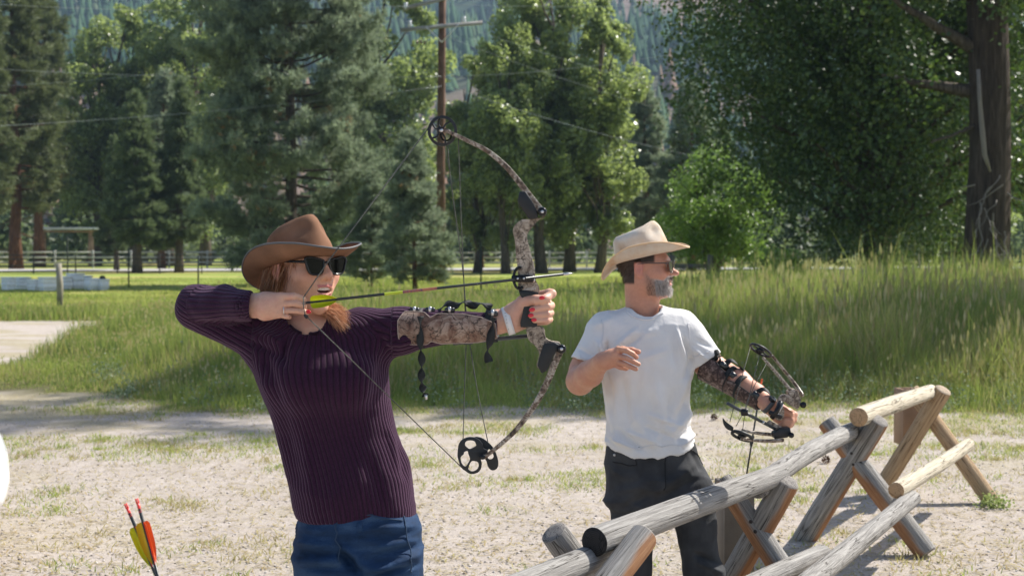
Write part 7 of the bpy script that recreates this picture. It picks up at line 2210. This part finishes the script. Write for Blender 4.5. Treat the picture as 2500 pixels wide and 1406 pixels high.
# pockets and bolts
bevelled(bprism([(1273, 470), (1289, 471), (1302, 490), (1319, 524), (1318, 535), (1306, 538), (1296, 536), (1280, 512), (1269, 494)], 0.042, -0.001), 'limb_pocket', M_black, BR, 0.003)
bevelled(bprism([(1337, 843), (1361, 839), (1374, 846), (1372, 856), (1361, 872), (1347, 908), (1332, 917), (1321, 898), (1327, 872)], 0.042, -0.001), 'limb_pocket', M_black, BR, 0.003)
for (x, y) in ((1324, 517), (1371, 852)):
    o = MB().tube([b_(x, y, -0.030), b_(x, y, -0.024), b_(x, y, 0.024)], [0.0095, 0.0115, 0.0115], 20).build('limb_bolt', M_gloss, BR)
    MB().tube([b_(x, y, -0.0315), b_(x, y, -0.029)], [0.004, 0.004], 12).build('bolt_socket', M_steel, o)
# upper wheel
def circ(cx, cy, rx, ry=None, n=48, a0=0, a1=2 * math.pi):
    ry = ry or rx
    t = np.linspace(a0, a1, n, endpoint=(a1 - a0) < 6.2)
    return [(cx + rx * math.cos(x), cy + ry * math.sin(x)) for x in t]
wc = (1083, 321)
wheel = bevelled(bprism(circ(*wc, 36, 37.5), 0.010, 0.0, holes=[circ(*wc, 29, 30.5)]), 'cam', M_black, BR, 0.0015)
hub = bprism(circ(1078, 319, 8), 0.022, 0.0).build('hub', M_black, wheel)
for k, a in enumerate((0.5, 1.45, 2.6, 3.7, 4.4, 5.4)):
    e = (wc[0] + 31 * math.cos(a), wc[1] + 32 * math.sin(a)); m0 = (1078 + 5 * math.cos(a), 319 + 5 * math.sin(a))
    mid = ((e[0] + m0[0]) / 2 + 4 * math.sin(a), (e[1] + m0[1]) / 2 - 4 * math.cos(a))
    MB().tube(resample([b_(*m0), b_(*mid), b_(*e)], 8), 0.0022, 6).build('spoke', M_black, wheel, smooth=True)
MB().tube([b_(1078, 319, -0.024), b_(1078, 319, 0.024)], 0.004, 12).build('axle', M_steel, wheel)
inner = bprism(circ(1092, 331, 15, 16), 0.006, 0.008, holes=[circ(1092, 331, 11, 12)]).build('inner_track', M_black, wheel)
# lower cam
z8 = lambda pts: [(1100 + x / 8.7875, 1040 + y / 8.7875) for x, y in pts]
c1 = z8([(240, 640), (250, 520), (275, 440), (335, 370), (450, 318), (540, 312), (640, 335), (720, 390), (780, 470), (800, 560), (890, 600), (880, 700), (850, 780), (790, 795), (742, 800), (762, 860), (765, 930), (745, 1010), (700, 1070), (640, 1102), (560, 1115), (500, 1105), (400, 1040), (300, 930), (255, 800), (236, 720)])
h1 = z8([(400, 450), (420, 410), (470, 385), (560, 385), (620, 415), (648, 460), (630, 510), (540, 560), (490, 572), (450, 545), (405, 500)])
h2 = z8([(430, 615), (460, 620), (475, 680), (500, 750), (508, 800), (480, 860), (430, 945), (400, 950), (360, 925), (320, 860), (305, 780), (320, 730), (370, 690), (385, 640)])
h3 = z8([(560, 832), (640, 838), (690, 870), (700, 930), (670, 1010), (600, 1055), (530, 1058), (480, 1020), (480, 970), (520, 870)])
cam_o = bevelled(bprism(smooth_poly(c1, 2), 0.008, 0.0, holes=[smooth_poly(h, 2) for h in (h1, h2, h3)]), 'cam', M_black, BR, 0.001)
c2 = z8([(590, 318), (700, 315), (790, 345), (900, 425), (1000, 530), (1060, 640), (1105, 760), (1125, 880), (1115, 960), (1075, 1015), (1000, 1038), (935, 1005), (890, 930), (870, 850), (830, 790), (760, 770), (700, 700), (680, 600), (640, 480)])
h4 = z8([(900, 590), (930, 575), (985, 640), (1020, 720), (1005, 775), (950, 800), (900, 780), (880, 720), (885, 640)])
bevelled(bprism(smooth_poly(c2, 2), 0.007, 0.012, holes=[smooth_poly(h4, 2)]), 'cam_module', M_black, cam_o, 0.001)
MB().tube([b_(1178, 1115, -0.024), b_(1178, 1115, 0.024)], 0.007, 14).build('axle', M_gloss, cam_o)
# strings and cables
MB().tube([b_(1047, 312), b_(1049, 306), b_(1056, 298)], 0.0014, 6).build('string_end', M_string, BR)
s1 = np.array([b_(1048, 310), b_(800, 640, -0.075), b_(741, 726, -0.085)])
s2 = np.array([b_(741, 726, -0.085), b_(741, 748, -0.085), b_(745, 769, -0.085), b_(1133, 1146, 0.0)])
so = MB().tube(s1, 0.0015, 6).build('bowstring', M_string, BR, smooth=True)
MB().tube(s2, 0.0015, 6).build('string_lower_half', M_string, so, smooth=True)
MB().tube([b_(742, 768, -0.085), b_(747, 772, -0.083), b_(751, 776, -0.082)], [0.002, 0.005, 0.0035], 8).build('string_silencer', M_black, so)
for pts in ([(1093, 358, 0.004), (1102, 452, 0.012), (1129, 651, 0.03), (1138, 760, 0.034), (1146, 832, 0.036), (1165, 950, 0.02), (1191, 1078, 0.006)],
            [(1119, 335, 0.0), (1123, 450, 0.010), (1127, 562, 0.02), (1134, 722, 0.034), (1138, 832, 0.036), (1134, 950, 0.02), (1130, 1092, 0.0)],
            [(1084, 352, 0.004), (1096, 410, 0.006), (1104, 460, 0.012)]):
    MB().tube(resample([b_(*q_) for q_ in pts], 20), 0.0014 if len(pts) > 3 else 0.0008, 6).build('cable', M_string, BR, smooth=True)
M_rod = simple('grey_rod', (0.055, 0.06, 0.065), 0.45, 0.5)
rod = MB().tube([b_(1302, 819, 0.036), b_(1106, 838, 0.036)], 0.0052, 12).build('cable_guard', M_rod, BR, smooth=True)
MB().box(b_(1142, 834, 0.034), (0.028, 0.014, 0.014), bevel=0.003).build('cable_slide', M_rod, rod)
MB().tube([b_(1304, 819, 0.0), b_(1304, 819, 0.036)], 0.008, 10).build('guard_mount', M_camo, rod)
# arrow rest and the serial number on the riser
rest = MB().tube([b_(1268 + 14 * math.cos(a), 679 + 26 * math.sin(a), -0.018) for a in np.linspace(0.9, 2 * math.pi - 1.2, 26)], 0.0035, 8).build('arrow_rest', M_gloss, BR, smooth=True)
MB().box(b_(1276, 680, -0.018), (0.056, 0.012, 0.018), bevel=0.003).build('rest_arm', M_gloss, rest)
for x in (1264, 1279):
    o = MB().tube([b_(x, 680, -0.032), b_(x, 680, -0.018)], 0.0062, 14).build('rest_screw', M_gloss, rest)
    MB().tube([b_(x, 680, -0.0335), b_(x, 680, -0.031)], 0.0026, 10).build('screw_ring', M_steel, o)
MB().tube([b_(1302, 684, -0.016), b_(1302, 684, -0.012)], 0.005, 12).build('riser_screw', M_steel, rest)
def text(body, p, size, mat, parent, rot, name='serial_number'):
    cu = bpy.data.curves.new(name, 'FONT'); cu.body = body; cu.size = size; cu.extrude = 0.0002; cu.materials.append(mat)
    t_ = bpy.data.objects.new(name, cu); me = bpy.data.meshes.new_from_object(t_); bpy.data.objects.remove(t_); bpy.data.curves.remove(cu)
    o = link(name, me, parent); o.location = p; o.rotation_euler = rot
    return o
text('090164', b_(1281, 711, -0.0145), 0.0095, simple('engraving', (0.6, 0.58, 0.54), 0.7, 0.2), BR, (math.pi / 2, math.radians(-9), 0))

# the nocked arrow
ar = arrow(P(740, 740, 3.485), P(1399, 667, 3.545), 'black arrow with yellow vanes nocked on the drawn bow string', [M_yel, M_yel, M_yel], M_black, r=0.0034, vane_at=0.018, vlen=0.066, vh=0.0150, roll=math.radians(60), wraps=True)

# ---------------- the man's bow
B2 = thing('compound_bow', 'small camouflage compound bow hanging tilted in the man\'s lowered left hand', 'compound bow', tuple(P(1920, 1030, 5.12)))
b2l = np.array(B2.location)
c_ = lambda px, py, Y: P(px, py, Y) - b2l
def limb3(pts, r, name, parent):
    q_ = resample([c_(*p_) for p_ in pts], 24)
    T = np.gradient(q_, axis=0); T /= np.linalg.norm(T, axis=1)[:, None]
    V = []
    for i in range(24):
        x = np.cross(T[i], [0, 1, 0]); x /= np.linalg.norm(x); y = np.cross(T[i], x)
        rr_ = r * (0.75 + 0.25 * i / 23)
        for (a, d) in ((-1, -1), (1, -1), (1, 1), (-1, 1)): V.append(q_[i] + x * a * rr_ + y * d * 0.006)
    F = [[i * 4 + j, i * 4 + (j + 1) % 4, (i + 1) * 4 + (j + 1) % 4, (i + 1) * 4 + j] for i in range(23) for j in range(4)] + [[3, 2, 1, 0], [92, 93, 94, 95]]
    return MB().add(V, F).build(name, M_camolimb, parent)
limb3([(1885, 868, 5.13), (1915, 905, 5.14), (1940, 936, 5.13), (1960, 966, 5.10)], 0.0062, 'limb', B2)
limb3([(1862, 872, 5.09), (1895, 910, 5.08), (1920, 940, 5.07), (1946, 972, 5.06)], 0.0062, 'limb', B2)
limb3([(1812, 1050, 5.00), (1850, 1057, 5.03), (1880, 1060, 5.05), (1915, 1062, 5.06)], 0.0062, 'limb', B2)
limb3([(1810, 1070, 4.96), (1850, 1075, 4.98), (1880, 1076, 5.00), (1912, 1074, 5.02)], 0.0062, 'limb', B2)
def slab(pts, Y0, depth, name, mat, parent, holes=(), bev=0.002):
    O = c_(0, 0, Y0); U = c_(1, 0, Y0) - O; Wv = c_(0, 1, Y0) - O; Nn = np.cross(U, Wv); Nn /= np.linalg.norm(Nn)
    return bevelled(MB().prism(pts, depth, O, U, Wv, Nn, holes=holes), name, mat, parent, bev)
slab([(1936, 962), (1950, 955), (1958, 958), (1968, 982), (1966, 996), (1960, 1006), (1950, 1001), (1944, 985)], 5.08, 0.055, 'limb_pocket', M_camo, B2)
slab([(1902, 1064), (1918, 1052), (1942, 1050), (1945, 1064), (1936, 1075), (1904, 1078)], 5.04, 0.050, 'limb_pocket', M_black, B2)
rs_ = slab(smooth_poly([(1952, 1000), (1940, 995), (1930, 988), (1921, 992), (1927, 1003), (1929, 1015), (1926, 1030), (1914, 1034), (1905, 1024), (1909, 1010), (1912, 996), (1914, 984), (1922, 972), (1934, 970), (1946, 976)], 2), 5.06, 0.026, 'riser', M_camo, B2)
slab([(1888, 1040), (1896, 1034), (1926, 1052), (1922, 1062), (1912, 1060)], 5.05, 0.026, 'riser', M_camo, B2)
MB().tube([c_(1961, 988, 5.035), c_(1961, 988, 5.10)], 0.0115, 18).build('limb_bolt', M_gloss, B2)
MB().tube([c_(1932, 1062, 5.00), c_(1932, 1062, 5.04)], 0.010, 16).build('limb_bolt', M_gloss, B2)
# tilted wheels
def tilted_ring(cx, cy, Y0, a, b, ang, name, thick=0.0045):
    e1 = np.array([math.cos(ang), math.sin(ang)]); e2 = np.array([-math.sin(ang), math.cos(ang)])
    pts = []
    for t in np.arange(36) / 36 * 2 * math.pi:
        x = cx + e1[0] * a * math.cos(t) + e2[0] * b * math.sin(t); y = cy + e1[1] * a * math.cos(t) + e2[1] * b * math.sin(t)
        pts.append(c_(x, y, Y0 + math.sin(t) * math.sqrt(max(a * a - b * b, 0)) / S(Y0)))
    o = MB().tube(pts, thick, 7, closed=True).build(name, M_black, B2, smooth=True)
    for k in (3, 12, 21, 30):
        MB().tube([c_(cx, cy, Y0), pts[k]], 0.003, 6).build('spoke', M_black, o)
    MB().tube([c_(cx - 4, cy + 2, Y0 - 0.01), c_(cx + 6, cy - 4, Y0 + 0.012)], 0.012, 10).build('hub', M_gloss, o)
    return o
tilted_ring(1857, 855, 5.10, 28, 9, 0.50, 'cam')
o = tilted_ring(1812, 1064, 4.98, 26, 8, 0.35, 'cam', 0.006)
slab(smooth_poly([(1779, 1028), (1786, 1036), (1796, 1044), (1806, 1052), (1802, 1060), (1790, 1056), (1781, 1044)], 2), 4.97, 0.006, 'cam_module', M_black, o, bev=0.001)
for pts in ([(1832, 846, 5.10), (1804, 947, 5.03), (1782, 1029, 4.97)], [(1854, 868, 5.10), (1838, 930, 5.06), (1824, 990, 5.02), (1797, 1040, 4.98)], [(1874, 882, 5.11), (1845, 935, 5.07), (1822, 984, 5.02), (1813, 1049, 4.98)]):
    MB().tube([c_(*q_) for q_ in pts], 0.0013, 6).build('bowstring' if len(pts) == 3 else 'cable', M_string, B2, smooth=True)
rod = MB().tube([c_(1775, 984, 4.98), c_(1892, 1046, 5.04)], 0.0058, 10).build('cable_guard', M_rod, B2, smooth=True)
MB().box(c_(1817, 1006, 4.995), (0.024, 0.02, 0.024), bevel=0.003).build('cable_slide', M_gloss, rod)
MB().tube([c_(1862, 1030, 5.012), c_(1865, 1031.5, 5.013)], 0.0066, 10).build('guard_collar', M_steel, rod)
st = MB().tube([c_(1907, 980, 5.00), c_(1896, 1004, 4.99), c_(1884, 1020, 5.0)], [0.010, 0.009, 0.009], 8).build('sight', M_gloss, B2, smooth=True)
MB().tube([c_(1912, 985, 5.0), c_(1900, 1012, 5.0)], 0.0025, 6).build('sight_pin', M_steel, st)
MB().box(c_(1893, 1012, 4.995), (0.05, 0.016, 0.016), R=Matrix.Rotation(0.4, 3, 'Y'), bevel=0.003).build('arrow_rest', M_gloss, B2)
# ================================================================== AIR
hm = bpy.data.materials.new('haze_air'); hm.use_nodes = True
ht = hm.node_tree; ht.nodes.clear()
pv = ht.nodes.new('ShaderNodeVolumePrincipled'); ho = ht.nodes.new('ShaderNodeOutputMaterial')
pv.inputs['Color'].default_value = (0.55, 0.76, 1.0, 1); pv.inputs['Density'].default_value = 0.0002; pv.inputs['Anisotropy'].default_value = 0.2
ht.links.new(pv.outputs[0], ho.inputs['Volume'])
o = MB().box((0, 950, 240), (2400, 2000, 500)).build('haze', hm)
tag(o, 'thin blue air between the camera and the far hillside', None, None, 'stuff')
